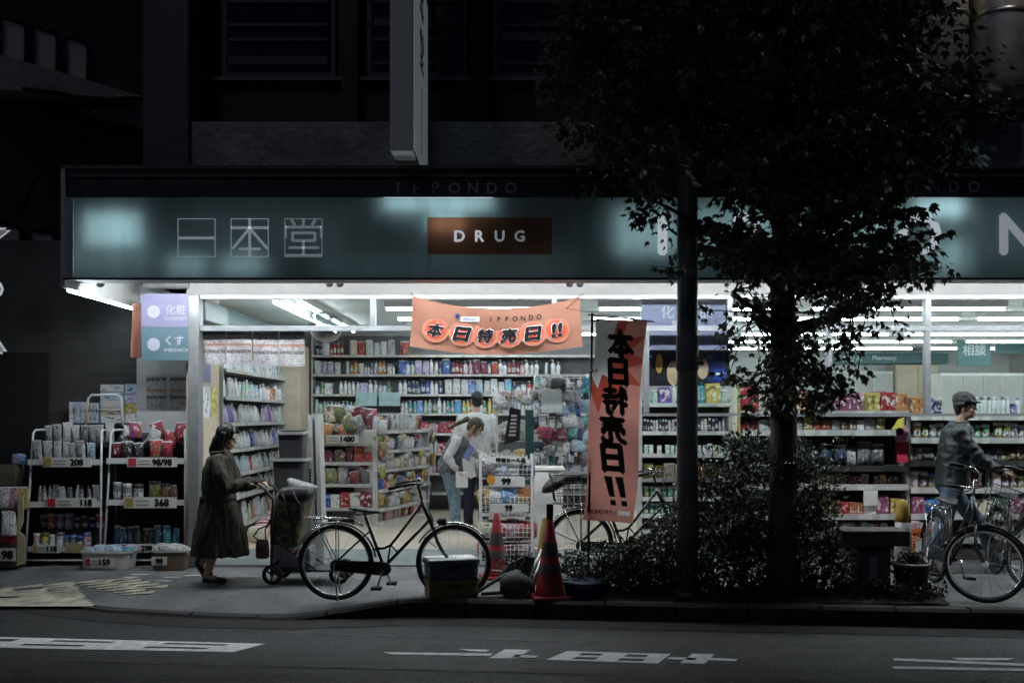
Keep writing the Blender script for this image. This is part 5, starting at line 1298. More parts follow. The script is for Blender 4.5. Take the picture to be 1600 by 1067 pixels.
product('wrapped_pack', X(30, Y + .3), Y + .3, Z(728, Y), 'sky_blue', 'on top of the olive box at the left edge', .3, .12)
# ================================================================ STREET THINGS
# ---- bicycles
BFR = dict(black=mat('bike_black', (.012, .011, .012), .22, spec=.6), grey=mat('bike_grey', (.05, .055, .06), .3, .4))
def bicycle(label, loc, rz, steer=0, frame='black', basket=None, rear_basket=False, lean=0, spokes=True, chrome_guard=True, stand=True):
    t = thing('bicycle', label, 'bicycle', loc, rz, 'parked bicycles')
    t.rotation_euler = (lean, 0, rz)
    fm = BFR[frame]; ch = M_['chrome']; bk = M_['black']; rb = M_['rubber']
    Rh, BB, Fh = V((-.43, 0, .335)), V((0, 0, .285)), V((.62, 0, .335))
    st0, sax = V((.43, 0, .66)), V((.33 - .43, 0, .886 - .66)).normalized()
    SM = T(*st0) @ Matrix.Rotation(steer, 4, sax) @ T(*-st0)
    def S(p): return SM @ V(p)
    def wheel(c, M=None):
        mb = MB(); tm = MB(); sp = MB(); hub = MB()
        tm.torus(c, .318, .019, n=56, m=8); mb.torus(c, .296, .011, n=56, m=6)
        if spokes:
            for k in range(18):
                a = 2 * PI * k / 18; b = a + (.35 if k % 2 else -.35)
                sp.tube([c + V((.022 * math.cos(b), (.018 if k % 2 else -.018), .022 * math.sin(b))), c + V((.29 * math.cos(a), 0, .29 * math.sin(a)))], .0014, 4)
        hub.tube([c + V((0, -.045, 0)), c + V((0, .045, 0))], .016, 10); hub.tube([c + V((0, -.06, 0)), c + V((0, .06, 0))], .007, 8)
        for q in (-.022, .022): hub.tube([c + V((0, q - .002, 0)), c + V((0, q + .002, 0))], .028, 12)
        if M is not None:
            for q in (mb, tm, sp, hub): q.shift(M)
        w_ = obj('wheel', hub, ch, t, False)
        obj('tyre', tm, rb, w_, False); obj('rim', mb, ch, w_, False)
        if spokes: obj('spoke', sp, M_['steel'], w_, False)
    wheel(Rh); wheel(Fh, SM)
    mb = MB()
    stp = V((-.165, 0, .735))
    mb.tube([BB, stp], .015, 10)
    mb.tube([(.34, 0, .862), (.12, 0, .565), (.055, 0, .488), (.0, 0, .463), (-.083, 0, .458)], .013, 10)
    mb.tube([(.405, 0, .715), BB + V((.01, 0, .02))], .015, 10)
    mb.tube([(.055, 0, .488), (.03, 0, .33)], .008, 8); mb.tube([(.06, 0, .49), (.115, 0, .43)], .007, 8)
    mb.tube([(.333, 0, .885), (.428, 0, .665)], .019, 12)
    for s in (-1, 1):
        mb.tube([(-.12, s * .015, .62), (-.30, s * .045, .46), Rh + V((0, s * .055, 0))], .008, 8)
        mb.tube([BB + V((-.03, s * .03, 0)), Rh + V((0, s * .055, 0))], .009, 8)
    mb.tube([BB + V((0, -.035, 0)), BB + V((0, .035, 0))], .022, 12)
    obj('frame', mb, fm, t, False)
    mb = MB()
    for s in (-1, 1): mb.tube([S(p) for p in [(.44, s * .03, .64), (.475, s * .045, .52), (.53, s * .05, .42), Fh + V((-.01, s * .05, 0)) ]], [.012, .011, .009, .008], 8)
    mb.tube([S((.43, -.045, .655)), S((.43, .045, .655))], .014, 8)
    obj('fork', mb, fm, t, False)
    mb = MB()
    mb.tube([S(p) for p in [(.345, 0, .86), (.312, 0, .985), (.30, 0, 1.02), (.33, 0, 1.03)]], .012, 8)
    hb = []
    for s in (-1, 1):
        mb.tube([S(p) for p in [(.33, 0, 1.03), (.335, s * .09, 1.035), (.33, s * .17, 1.045), (.27, s * .24, 1.05), (.17, s * .265, 1.035), (.10, s * .27, 1.015)]], .0105, 8)
    h = obj('handlebar', mb, ch if frame != 'black' else fm, t, False)
    for s in (-1, 1):
        obj('grip', MB().tube([S(p) for p in [(.19, s * .263, 1.038), (.13, s * .269, 1.024), (.07, s * .272, 1.008)]], [.014, .0155, .015], 10), rb, h, False)
        obj('brake_lever', MB().tube([S(p) for p in [(.29, s * .225, 1.04), (.26, s * .26, 1.015), (.20, s * .28, 1.0), (.14, s * .285, .985)]], .006, 6), bk, h, False)
    mb = MB()
    for s in (-1, 1): mb.tube([S(p) for p in [(.28, s * .23, 1.04), (.38, s * .15, 1.06), (.42, s * .05, .98), (.40, s * .02, .80), (.44, s * .02, .70)]], .0035, 6)
    obj('brake_cable', mb, bk, t, False)
    mb = MB(); mb.ell(S((.30, .1, 1.065)), (.022, .022, .018)); obj('bell', mb, ch, h, False)
    # saddle
    r = []
    for x, wd, zz, th in ((-.31, .06, .815, .02), (-.29, .095, .82, .035), (-.24, .105, .815, .045), (-.17, .08, .80, .04), (-.11, .045, .79, .032), (-.06, .026, .785, .028), (-.03, .012, .782, .015)):
        r.append([V((x, wd * math.cos(a), zz + th * (math.sin(a) if math.sin(a) > 0 else .75 * math.sin(a)) * .6)) for a in [2 * PI * k / 14 for k in range(14)]])
    sd_ = obj('saddle', MB().rings(r), M_['leather'], t, False)
    mb = MB(); mb.tube([stp + V((.005, 0, -.02)), stp + V((-.012, 0, .045))], .012, 10)
    for s in (-1, 1):
        mb.tube([(-.28, s * .05, .755), (-.26, s * .05, .79)], .012, 8); mb.tube([(-.28, s * .05, .76), (-.18, s * .02, .765), (-.08, s * .015, .775)], .005, 6)
    obj('seat_post', mb, ch, t, False)
    # mudguards
    def guard(c, a0_, a1_, rr, M=None):
        rg = []
        for k in range(22):
            a = R(a0_ + (a1_ - a0_) * k / 21); q = []
            for y, dr in ((-.028, -.012), (-.018, .0), (0, .005), (.018, .0), (.028, -.012), (.018, -.003), (0, .002), (-.018, -.003)):
                q.append(c + V(((rr + dr) * math.cos(a), y, (rr + dr) * math.sin(a))))
            rg.append(q)
        mb = MB().rings(rg, 0, True, True)
        for s in (-1, 1):
            a = R(a0_ + (a1_ - a0_) * .9); mb.tube([c + V((0, s * .05, 0)), c + V((rr * math.cos(a), s * .03, rr * math.sin(a)))], .003, 5)
        if M is not None: mb.shift(M)
        obj('mudguard', mb, ch if chrome_guard else bk, t, False)
    guard(Rh, 8, 172, .362); guard(Fh, 42, 150, .36, SM)
    # chain case, crank, pedals
    r = []
    for k in range(40):
        u = k / 40 * 2 * PI
        x = (BB.x if math.cos(u) > 0 else Rh.x) + (.068 if math.cos(u) > 0 else .045) * math.cos(u); rr = .062 if math.cos(u) > 0 else .048
        z = lerp(BB.z, Rh.z, 0 if math.cos(u) > 0 else .6) + rr * math.sin(u)
        r.append((x, z))
    obj('chain_case', MB().slab([(x, -.055, z) for x, z in r], (0, .028, 0)), fm, t, False)
    mb = MB(); mb.tube([(0, -.066, .285), (0, -.057, .285)], .062, 24); mb.tube([(0, -.07, .285), (0, -.066, .285)], .028, 16)
    obj('crank_disc', mb, M_['dgrey'], t, False)
    a = R(-108)
    for s in (-1, 1):
        e = BB + V((s * -.165 * math.cos(a), s * .085, s * -.165 * math.sin(a) * -1)) if s > 0 else BB + V((.165 * math.cos(a), -.085, .165 * math.sin(a)))
        cr = obj('crank', MB().tube([BB + V((0, s * .075, 0)), e], .009, 8), ch, t, False)
        mb = MB(); mb.bbox(e.x - .045, e.x + .045, e.y + (s * .055) - .045, e.y + (s * .055) + .045, e.z - .013, e.z + .013, .004); obj('pedal', mb, rb, cr, False)
    # rear carrier
    mb = MB()
    for s in (-1, 1):
        mb.tube([(-.19, s * .03, .66), (-.27, s * .06, .725), (-.69, s * .065, .735), (-.71, s * .05, .735)], .006, 6)
        mb.tube([(-.62, s * .065, .73), Rh + V((0, s * .06, 0))], .005, 6); mb.tube([(-.42, s * .065, .73), Rh + V((.01, s * .06, 0))], .005, 6)
    for x in (-.71, -.58, -.46, -.34): mb.tube([(x, -.055, .736), (x, .055, .736)], .005, 6)
    mb.tube([(-.71, 0, .738), (-.28, 0, .732)], .005, 6)
    obj('rear_carrier', mb, ch, t, False)
    mb = MB(); mb.ell(Rh + V((-.358, 0, .09)), (.012, .028, .028)); obj('rear_reflector', mb, mat('reflector_red', (.35, .01, .01), .2), t, False)
    mb = MB()
    if stand:
        mb.tube([Rh + V((-.01, -.07, -.0)), Rh + V((.03, -.09, -.33))], .007, 6); mb.tube([Rh + V((-.01, .07, 0)), Rh + V((.03, .09, -.33))], .007, 6); mb.tube([Rh + V((.03, -.09, -.328)), Rh + V((.03, .09, -.328))], .007, 6)
        obj('stand', mb, M_['steel'], t, False)
    # lamp
    mb = MB(); mb.lathe([(.012, -.05), (.034, -.03), (.038, .02), (.03, .035), (.004, .04)], (0, 0, 0), 14, M=Matrix.Rotation(R(90), 3, 'Y')); mb.shift(SM @ T(.52, .0 if not basket else .09, .70))
    l = obj('headlight', mb, bk, t, False); l['label'] = 'small front lamp'
    def basket_(c, sx, sy, h, M=None, m=None, name='basket'):
        mb = MB()
        n = 9
        for lv in range(5):
            k = .82 + .18 * lv / 4; z = h * lv / 4
            mb.tube([c + V((x * sx * k, y * sy * k, z)) for x, y in ((-1, -1), (1, -1), (1, 1), (-1, 1))], .0035 if lv < 4 else .006, 5, 0, True)
        for k in range(n + 1):
            u = -1 + 2 * k / n
            for s in (-1, 1):
                mb.tube([c + V((u * sx * .82, s * sy * .82, 0)), c + V((u * sx, s * sy, h))], .0025, 4)
                mb.tube([c + V((s * sx * .82, u * sy * .82, 0)), c + V((s * sx, u * sy, h))], .0025, 4)
            mb.tube([c + V((u * sx * .82, -sy * .82, 0)), c + V((u * sx * .82, sy * .82, 0))], .0025, 4)
        if M is not None: mb.shift(M)
        return obj(name, mb, m or M_['steel'], t, False)
    if basket: basket_(V((.62, 0, .76)), .17, .19, .24, SM, M_['dgrey'] if basket == 'dark' else M_['steel'], 'front_basket')
    if rear_basket: basket_(V((-.46, 0, .755)), .27, .19, .27, None, M_['black'], 'rear_basket')
    return t
Yb = 9.14
gz = ground(-1.3, Yb)
bicycle('black city bicycle parked side-on in the middle of the pavement', (X(525, Yb) + .43, Yb, ground(-1.3, Yb)), 0)
Y2 = 10.2
bicycle('bicycle with a black rear basket parked behind the orange banner flag', (X(906, Y2) + .43, Y2, 0), R(2), R(6), rear_basket=True, basket=None)
bicycle('grey framed bicycle with a front basket and its front wheel turned aside', (4.04, 9.43, 0), R(-92), R(72), 'grey', basket='dark', lean=R(-4), chrome_guard=False)
bicycle('bicycle with a front basket half hidden at the right edge by the grey framed one', (4.86, 10.0, 0), R(-97), R(38), 'black', basket='steel', lean=R(-4), chrome_guard=False)
# bag in the rear basket
mb = MB()
rg = []
c = V((X(880, Y2), Y2, .88))
c = V((X(886, Y2), Y2, .86))
for k, (x, w_, z, h) in enumerate(((-.25, .02, .0, .02), (-.22, .05, .02, .05), (-.14, .09, .06, .075), (-.02, .11, .12, .07), (.10, .11, .135, .065), (.20, .09, .12, .06), (.25, .04, .10, .03))):
    rg.append([c + V((x, w_ * math.cos(a), z + h * math.sin(a) + .03 * noise.noise(V((x * 9, a * 2, 1))))) for a in [2 * PI * j / 14 for j in range(14)]])
solo('bag', MB().rings(rg), M_['leather'], 'soft black bag slumped over the rear bicycle basket', 'bag')

# ---- traffic cones
def cone(label, x, y, z, h, cm=None, group='red traffic cones with dark bands'):
    t = thing('traffic_cone', label, 'traffic cone', (x, y, z), .2, group)
    red = cm or mat('cone_red', (.20, .010, .014), .45, var=.15); bandm_ = mat('cone_band', (.055, .05, .05), .55, var=.2)
    s = h / .7
    prof = lambda z_: lerp(.125, .028, (z_ - .03) / .67)
    obj('cone', MB().lathe([(.13 * s, .03 * s), (.125 * s, .05 * s), (.028 * s, .69 * s), (.020 * s, .70 * s), (.001, .70 * s)], n=28), red, t, False)
    if cm is None:
        for a, b in ((.49, .36), (.215, .30)):
            a, b = min(a, b), max(a, b)
            obj('band', MB().lathe([((prof(a) + .003) * s, a * s), ((prof(b) + .003) * s, b * s)], n=28, cap=False), bandm_, t, False)
    obj('base', MB().bbox(-.17 * s, .17 * s, -.17 * s, .17 * s, 0, .032 * s, .012), red if cm is None else M_['rubber'], t, False)
    return t
Yc = 9.02; cone('red traffic cone at the kerb in front of the orange banner flag', X(859, Yc), Yc, ground(.3, Yc), .71)
Yc = 10.15; cone('red traffic cone beside the bargain wire stand', X(776, Yc), Yc, 0, .64)
o = solo('cone_topper', MB().bbox(X(859, 9.02) - .03, X(859, 9.02) + .03, 8.99, 9.05, ground(.3, 9.02) + .69, ground(.3, 9.02) + .83, .008), M_['black'], 'black box lamp set on the tip of the kerbside cone', 'lamp')
yc = mat('cone_yellow', (.25, .16, .03), .5)
cone('worn yellow cone half hidden behind the kerbside red cone', X(851, 9.9), 9.9, 0, .62, yc, None)
t = thing('yellow_post', 'pale post with a yellow rounded top behind the dark stone bench', 'post', (X(1411, 9.7), 9.7, 0))
obj('shaft', MB().lathe([(.085, 0), (.075, .5), (.07, .60)], n=18), M_['offwhite'], t, False); obj('cap', MB().lathe([(.071, .60), (.07, .66), (.055, .75), (.035, .80), (.005, .815)], n=18), mat('post_yellow', (.32, .20, .03), .5), t, False)

# ---- banner strung over the doorway
def fabric(name, col, tr=.35):
    return mat(name, col, .75, var=.06, scale=5, trans=tr)
BO = fabric('banner_orange', (.34, .155, .105))
Y = 10.72
def banner_pt(u, v):          # u along, v up
    top = lerp(462, 463, u) + 24 * math.sin(PI * u) ** .8 * .85; bot = lerp(541, 541, u) + 13 * math.sin(PI * u)
    px = lerp(lerp(640, 645, v), lerp(911, 905, v), u)
    return P(px, lerp(bot, top, v), Y) + V((0, -.03 * math.sin(PI * u) * v + .012 * math.sin(u * 13 + v * 5) + .02 * math.sin(v * 4 + u * 3), 0))
vs = []; fs = []; nu, nv = 60, 20
for i in range(nu + 1):
    for j in range(nv + 1): vs.append(banner_pt(i / nu, j / nv))
for i in range(nu):
    for j in range(nv): a = i * (nv + 1) + j; fs.append((a, a + nv + 1, a + nv + 2, a + 1))
t = thing('banner', 'orange cloth banner with black characters strung above the doorway', 'banner', tuple(banner_pt(.5, 0)))
obj('cloth', MB().add(vs, fs, 0, True), BO, t)
def halo():
    m, tt, b = nt('banner_halo'); tc = N(tt, 'TexCoord'); mp = N(tt, 'Mapping'); mp.inputs['Location'].default_value = (-.5, 0, -.5); mp.inputs['Scale'].default_value = (1, 0, 1); L(tt, tc.outputs['Generated'], mp.inputs[0])
    ln = N(tt, 'VectorMath', operation='LENGTH'); L(tt, mp.outputs[0], ln.inputs[0])
    L(tt, ramp(tt, ln.outputs['Value'], [(0, (.30, .035, .008)), (.33, (.36, .045, .010)), (.50, (.34, .155, .105))]), b.inputs['Base Color']); b.inputs['Roughness'].default_value = .75
    return m
HM = halo()
for k, (ch, u) in enumerate(zip(['本', '日', '特', '売', '日', '!!'], (.145, .30, .435, .575, .715, .855))):
    v = .40 + .04 * abs(u - .5); c = banner_pt(u, v); d = (banner_pt(u + .03, v) - banner_pt(u - .03, v)).normalized(); ang = math.atan2(d.y, d.x); tl_ = math.atan2(d.z, d.x)
    M = T(*(c + V((0, -.020, 0)))) @ RZ(ang) @ Matrix.Rotation(-tl_, 4, 'Y')
    vs = [M @ V((.142 * math.cos(a), 0, .128 * math.sin(a))) for a in [2 * PI * q / 32 for q in range(32)]]
    h = obj('halo', MB().slab(vs, (0, .002, 0)), HM, t)
    M2 = M @ T(0, -.006, 0); mb = MB(); text_into(mb, ch, M2, .165, .18 if ch != '!!' else .13, bold=.06, shear=.22); o = obj('outline', mb, M_['print'], h)
    M3 = M @ T(0, -.012, 0); mb = MB(); text_into(mb, ch, M3, .152, .168 if ch != '!!' else .118, bold=.045, shear=.22); obj('character', mb, M_['ink'], h)
M = T(*(banner_pt(.60, .80) + V((0, -.03, 0)))); mb = MB()
for i, ch in enumerate('IPPONDO'): text_into(mb, ch, T(*(banner_pt(.47 + i * .0475, .76) + V((0, -.02, 0)))), .052, bold=.02)
obj('small_lettering', mb, M_['ink'], t)
c = banner_pt(.345, .74); mb = MB().bbox(c.x - .10, c.x + .10, c.y - .022, c.y - .018, c.z - .027, c.z + .027, .001); lb = obj('label', mb, mat('label_pale', (.38, .38, .40), .7), t)
mb = MB(); text_into(mb, 'DRUG', T(c.x, c.y - .026, c.z), .028, .13, bold=.03); obj('label_lettering', mb, mat('faint_blue', (.12, .16, .24), .6), lb)
mb = MB()
for a in (0, R(60), R(120)): mb.slab([T(c.x - .13, c.y - .02, c.z + .035) @ Matrix.Rotation(a, 4, 'Y') @ V(q) for q in ((-.03, 0, -.009), (.03, 0, -.009), (.03, 0, .009), (-.03, 0, .009))], (0, .002 + .001 * a, 0))
obj('flower_mark', mb, mat('mark_navy', (.04, .04, .14), .6), t)
tl1, tr1 = banner_pt(0, 1), banner_pt(1, 1)
obj('cord', MB().tube([tl1, P(643, 457, Y + .02)], .004, 5), M_['black'], t); obj('cord', MB().tube([tr1, P(912, 459, Y + .02)], .004, 5), M_['black'], t)
# cord to the flag
solo('cord', MB().tube([tr1 + V((0, -.03, -.02)), P(884, 482, Y - .1), P(930, 489, 9.7), P(1020, 502, 9.12)], .004, 5), M_['black'], 'thin cord running from the banner corner to the flag pole', 'cord')

# ---- nobori flag, its pole and water base
Y = 9.12
t = thing('banner_flag', 'tall orange flag seen from its back with mirrored dark characters on a black pole', 'flag', (X(921, Y), Y, 0))
def flag_pt(u, v):
    xl = lerp(910, 932, v ** .9) + 4 * math.sin(v * 9) * (1 - v); xr = lerp(989, 1010, v) + 2 * math.sin(v * 7)
    return P(lerp(xl, xr, u), lerp(lerp(812, 818, u), lerp(497, 501, u), v), Y) + V((0, .035 * math.sin(u * 3.2 + v * 7) + .02 * math.sin(v * 13 + u * 2), 0))
vs = []; fs = []; ms = []; nu, nv = 72, 230
def star(cu, cv, ru, rv, k, inn, ph=0):
    return [(cu + ru * (1 if i % 2 == 0 else inn) * math.cos(PI * i / k + ph), cv + rv * (1 if i % 2 == 0 else inn) * math.sin(PI * i / k + ph)) for i in range(2 * k)]
def inside(u, v, poly):
    c = False
    for (a, b), (p, q) in zip(poly, poly[1:] + poly[:1]):
        if (b > v) != (q > v) and u < (p - a) * (v - b) / (q - b) + a: c = not c
    return c
s1, s2_ = star(.05, .80, 1.1, .27, 13, .60), star(.0, .86, .58, .21, 12, .72, .2)
for i in range(nu + 1):
    for j in range(nv + 1): vs.append(flag_pt(i / nu, j / nv))
mbf = MB(); mbf.v = vs
for i in range(nu):
    for j in range(nv):
        a = i * (nv + 1) + j; u, v = (i + .5) / nu, (j + .5) / nv
        mbf.f.append([a, a + nv + 1, a + nv + 2, a + 1]); mbf.s.append(True)
        k = 2 if inside(u, v, s2_) else 1 if inside(u, v, s1) else 0
        if .034 < v < .058 and .70 < u < .92: k = 2
        mbf.m.append(k)
FO = fabric('flag_orange', (.42, .185, .155), .55); RDK = fabric('flag_red', (.34, .065, .045), .5); WH = fabric('flag_white', (.50, .53, .53), .5)
obj('cloth', mbf, [FO, RDK, WH], t)
def on_flag(poly, off):
    return [flag_pt(u, v) + V((0, -off, 0)) for u, v in poly]
def flag_shape(name, poly, off, m):
    mb = MB(); mb.add(on_flag(poly, off), [tuple(range(len(poly)))]); return obj(name, mb, m, t)
FI = mat('flag_ink', (.035, .018, .014), .8, var=.05)
for ch, v, hh, wd in (('本', .878, 44, 39), ('日', .738, 40, 30), ('特', .60, 42, 38), ('売', .456, 42, 38), ('日', .316, 42, 32)):
    u = .49 + (v - .6) * .08
    c = flag_pt(u, v); d = (flag_pt(u + .1, v) - flag_pt(u - .1, v)).normalized(); up = (flag_pt(u, v + .03) - flag_pt(u, v - .03)).normalized()
    M = Matrix(((d.x, 0, up.x, c.x), (d.y, 1, up.y, c.y - .045), (d.z, 0, up.z, c.z), (0, 0, 0, 1)))
    mb = MB(); text_into(mb, ch, M, hh * 1.14 / F * Y, wd * 1.12 / F * Y, bold=.055, flip=True, shear=-.12); obj('character', mb, FI, t)
for k, u in enumerate((.42, .64)):
    flag_shape('mark', [(u - .10, .225), (u + .06, .225), (u + .16, .125), (u + .05, .125)], .012, FI); flag_shape('dot', [(u + .07, .108), (u + .18, .108), (u + .21, .082), (u + .10, .082)], .012, FI)
mb = MB()
for i, ch in enumerate('IPPONDO'): text_into(mb, ch, T(*(flag_pt(.62 - i * .085, .045) + V((0, -.02, 0)))), 7 / F * Y, bold=.02, flip=True)
obj('small_lettering', mb, mat('flag_red_ink', (.22, .03, .02), .8), t)
ptop = P(926, 489, Y); pbot = V((X(919, Y), Y, .05))
obj('pole', MB().tube([pbot + V((0, .045, 0)), ptop + V((0, .045, 0))], .011, 8), M_['black'], t)
mb = MB(); mb.tube([ptop + V((-.04, .045, -.01)), P(1022, 502, Y) + V((0, .04, 0))], .006, 6); obj('top_rod', mb, M_['black'], t)
for v in (.99, .74, .52, .30, .06):
    p = flag_pt(0, v); pp_ = pbot.lerp(ptop, (p.z - pbot.z) / (ptop.z - pbot.z)) + V((0, .045, 0))
    obj('loop', MB().tube([pp_ + V((-.014, 0, 0)), p + V((.03, 0, 0))], .010, 6), M_['black'], t)
obj('water_base', MB().lathe([(.17, .0), (.185, .02), (.185, .10), (.16, .135), (.10, .15), (.03, .155), (.02, .16)], (X(921, Y) + .0, Y + .045, ground(.7, Y)), 28), mat('blue_tank', (.02, .05, .12), .35), t)
solo('orange_flag', sheet(X(206, 11.0), X(222, 11.0), 11.0, Z(558, 11.0), Z(474, 11.0), BO, .03, 1), BO, 'sliver of an orange cloth flag beside the lilac and teal sign board', 'flag')

# ---- crates, junk at the kerb
def crate(label, cx, cy, z, m, rz=.28, sx=.23, sy=.16, h=.165, group='stacked plastic crates at the kerb'):
    t = thing('plastic_crate', label, 'crate', (cx, cy, z), rz, group)
    mb = MB(); rr = []
    for w_, zz in ((.93, 0), (.95, .01), (.97, h - .04), (1.03, h - .038), (1.03, h), (.97, h), (.92, .02)): rr.append([V((p.x, p.y, zz)) for p in ov(sx * w_, sy * w_, 0, 28, 9)])
    mb.rings(rr, 0, False, True); obj('body', mb, m, t, False)
    for s in (-1, 1):
        mb = MB(); mb.bbox(-.05, .05, s * (sy * .965) - .006, s * (sy * .965) + .006, h * .52, h * .68, .004); obj('hand_slot', mb, M_['black'], t, False)
        mb = MB()
        for q in (-.17, -.11, .11, .17): mb.bbox(q - .006, q + .006, s * sy * .955 - .006, s * sy * .955 + .006, .012, h - .045, .002, seg=1)
        obj('rib', mb, m, t, False)
    return t
cxx, cyy = X(704, 9.07), 9.13; gz = ground(cxx, 9.1)
crate('yellow brown plastic crate, bottom of the kerbside stack', cxx, cyy, gz, mat('crate_yellow', (.10, .08, .025), .5, var=.2))
crate('blue grey plastic crate on top of the kerbside stack', cxx, cyy, gz + .167, mat('crate_blue', (.045, .06, .075), .5, var=.2))
mb = MB(); mb.bbox(-.22, .22, -.155, .155, 0, .008, .003); mb.shift(T(cxx, cyy, gz + .334) @ RZ(.28))
solo('white_board', mb, M_['white'], 'thin white sheet lying over the kerbside crate stack', 'lid')
mb = MB(); rr = []
cs = V((X(806, 9.05), 9.1, ground(0, 9.1)))
for z, a, b in ((0, .10, .09), (.03, .15, .12), (.10, .16, .13), (.17, .13, .11), (.21, .07, .06), (.235, .02, .02)):
    rr.append([cs + V((a * math.cos(q) * (1 + .16 * math.sin(3 * q + z * 20) + .12 * noise.noise(V((math.cos(q) * 2, math.sin(q) * 2, z * 14)))), b * math.sin(q) * (1 + .1 * math.cos(2 * q + z * 9)), z)) for q in [2 * PI * k / 18 for k in range(18)]])
solo('grey_sack', MB().rings(rr), mat('sack_grey', (.05, .055, .055), .7, var=.25, bump=.4, bscale=15), 'lumpy grey sack at the kerb between the crates and the cone', 'sack')
def stick(label, a, b, r, m, name='metal_pole', group='poles leaning at the kerbside cone'):
    return solo(name, MB().tube([a, a.lerp(b, .5) + V((0, 0, -.004)), b], r, 8), m, label, 'pole', group)
stick('long silver pole leaning towards the kerbside cone, nearest the sack', P(812, 935, 8.99), P(846, 858, 9.2), .010, M_['steel'])
stick('second silver pole leaning towards the kerbside cone', P(822, 934, 8.99), P(847, 868, 9.22), .008, M_['steel'])
stick('thin grey pole lying low across the sack', P(768, 891, 9.3), P(800, 893, 9.3), .010, M_['offwhite'])
mb = MB(); mb.slab([P(796, 944, 8.97), P(815, 944, 8.97), P(836, 872, 9.12), P(822, 868, 9.12)], (.0, .03, 0)); solo('dark_board', mb, M_['black'], 'narrow black board leaning beside the grey sack', 'board')
mb = MB(); mb.tube([P(775, 905, 9.2), P(800, 880, 9.3), P(828, 866, 9.3), P(834, 874, 9.25)], .014, 8); mb.tube([P(790, 892, 9.3), P(812, 884, 9.3), P(826, 884, 9.3)], .010, 6)
solo('folded_frame', mb, M_['dgrey'], 'dark folded tube frame lying behind the grey sack', 'frame')
for a, b, w_, lab in (((742, 937, 790, 900), .025, .09, 'weathered grey plank lying towards the sack beside the crates'), ((752, 941, 806, 931), .02, .07, 'short dark plank flat on the kerb between the crates and the sack')):
    p, q = P(a[0], a[1], 9.02), P(a[2], a[3], 9.08); p.z = max(p.z, .02); q.z = max(q.z, .03)
    d = (q - p).normalized(); sd_ = V((0, w_, 0)); solo('plank', MB().slab([p, q, q + sd_, p + sd_], (0, 0, b)), mat('old_wood', (.07, .06, .05), .85, var=.3, scale=14, stretch=(1, 6, 1)), lab, 'plank')
# round blue tub
solo('blue_tub', MB().lathe([(.15, 0), (.17, .02), (.19, .12), (.20, .14), (.17, .15), (.08, .165), (.01, .17)], (X(914, 8.98), 9.08, ground(.65, 9.05)), 28), mat('tub_blue', (.015, .035, .075), .35), 'upturned round blue tub under the low hedge', 'tub')
# dark stone bench
Yk = 9.02; t = thing('stone_bench', 'dark square stone bench on a pedestal under the tree', 'bench', (X(1370, Yk), Yk, 0))
obj('slab', MB().bbox(X(1318, Yk), X(1421, Yk), Yk - .02, Yk + .34, Z(853, Yk), Z(829, Yk), .01), M_['dconcrete'], t)
obj('pedestal', MB().bbox(X(1344, Yk), X(1396, Yk), Yk + .06, Yk + .28, ground(3, Yk), Z(853, Yk) - .001, .012), M_['dconcrete'], t)
obj('notice', MB().box(X(1362, Yk), X(1374, Yk), Yk + .05, Yk + .057, Z(905, Yk), Z(870, Yk)), M_['grey'], t)
# plant pot
Yp_ = 8.98; t = thing('potted_plant', 'leafy plant in a white rimmed pot beside the stone bench', 'plant', (X(1427, Yp_), Yp_, ground(3.5, Yp_)))
pz = ground(3.5, Yp_); cpt = (X(1427, Yp_), Yp_ + .05, pz)
obj('pot', MB().lathe([(.10, 0), (.115, .02), (.15, .28), (.16, .285), (.165, .30), (.155, .31), (.14, .29), (.10, .27)], cpt, 28), M_['dconcrete'], t)
obj('rim', MB().torus(V(cpt) + V((0, 0, .305)), .163, .010, 'z', 40, 8), M_['offwhite'], t)

# ---- grey bins stacked by the doorway
def grey_bin(label, M, m):
    t = thing('waste_bin', label, 'bin', tuple(M.translation), 0, 'grey bins by the doorway')
    rr = []
    for w_, z in ((.82, 0), (.84, .01), (.98, .56), (1.06, .565), (1.06, .60), (.96, .60), (.94, .55), (.80, .03)): rr.append([M @ V((p.x, p.y, z)) for p in ov(.17 * w_, .14 * w_, 0, 28, 7)])
    obj('shell', MB().rings(rr, 0, False), m, t)
    rr = [[M @ V((p.x, p.y, z)) for p in ov(.17 * w_, .14 * w_, 0, 28, 7)] for w_, z in ((1.065, .57), (1.10, .572), (1.10, .603), (1.065, .603))]
    obj('rim', MB().rings(rr, 0, False, False), M_['offwhite'], t)
    mb = MB()
    for k in range(5): mb.add([M @ V((x * .155, -.142 + .004 * k * 0, .30 - .03 * k + z)) for x in (-1, 1) for z in (0, .007)], [(0, 1, 3, 2)])
    return t
Yg = 10.55; xg = X(455, Yg)
bm_ = mat('bin_grey', (.055, .058, .062), .5, var=.06)
grey_bin('lower dark grey plastic bin standing by the shopping trolley', T(xg, Yg, .57), bm_)
grey_bin('upper dark grey plastic bin tilted inside the one below', T(xg + .015, Yg + .03, .93) @ Matrix.Rotation(R(4), 4, 'X') @ Matrix.Diagonal((.80, .8, .86, 1)), bm_)
solo('crate_support', MB().bbox(xg - .17, xg + .17, Yg - .12, Yg + .14, .0, .568, .01), M_['dgrey'], 'dark box carrying the grey bins behind the trolley', 'box')
t = thing('white_rack', 'narrow white slotted rack beside the grey bins', 'rack', (X(490, 10.7), 10.7, 0))
for px in (486, 497): obj('upright', MB().slab([P(px - 5, 648, 10.7), P(px + 1, 648, 10.7), P(px + 6, 815, 10.7), P(px - 1, 815, 10.7)], (0, .25, 0)), M_['offwhite'], t)
mb = MB()
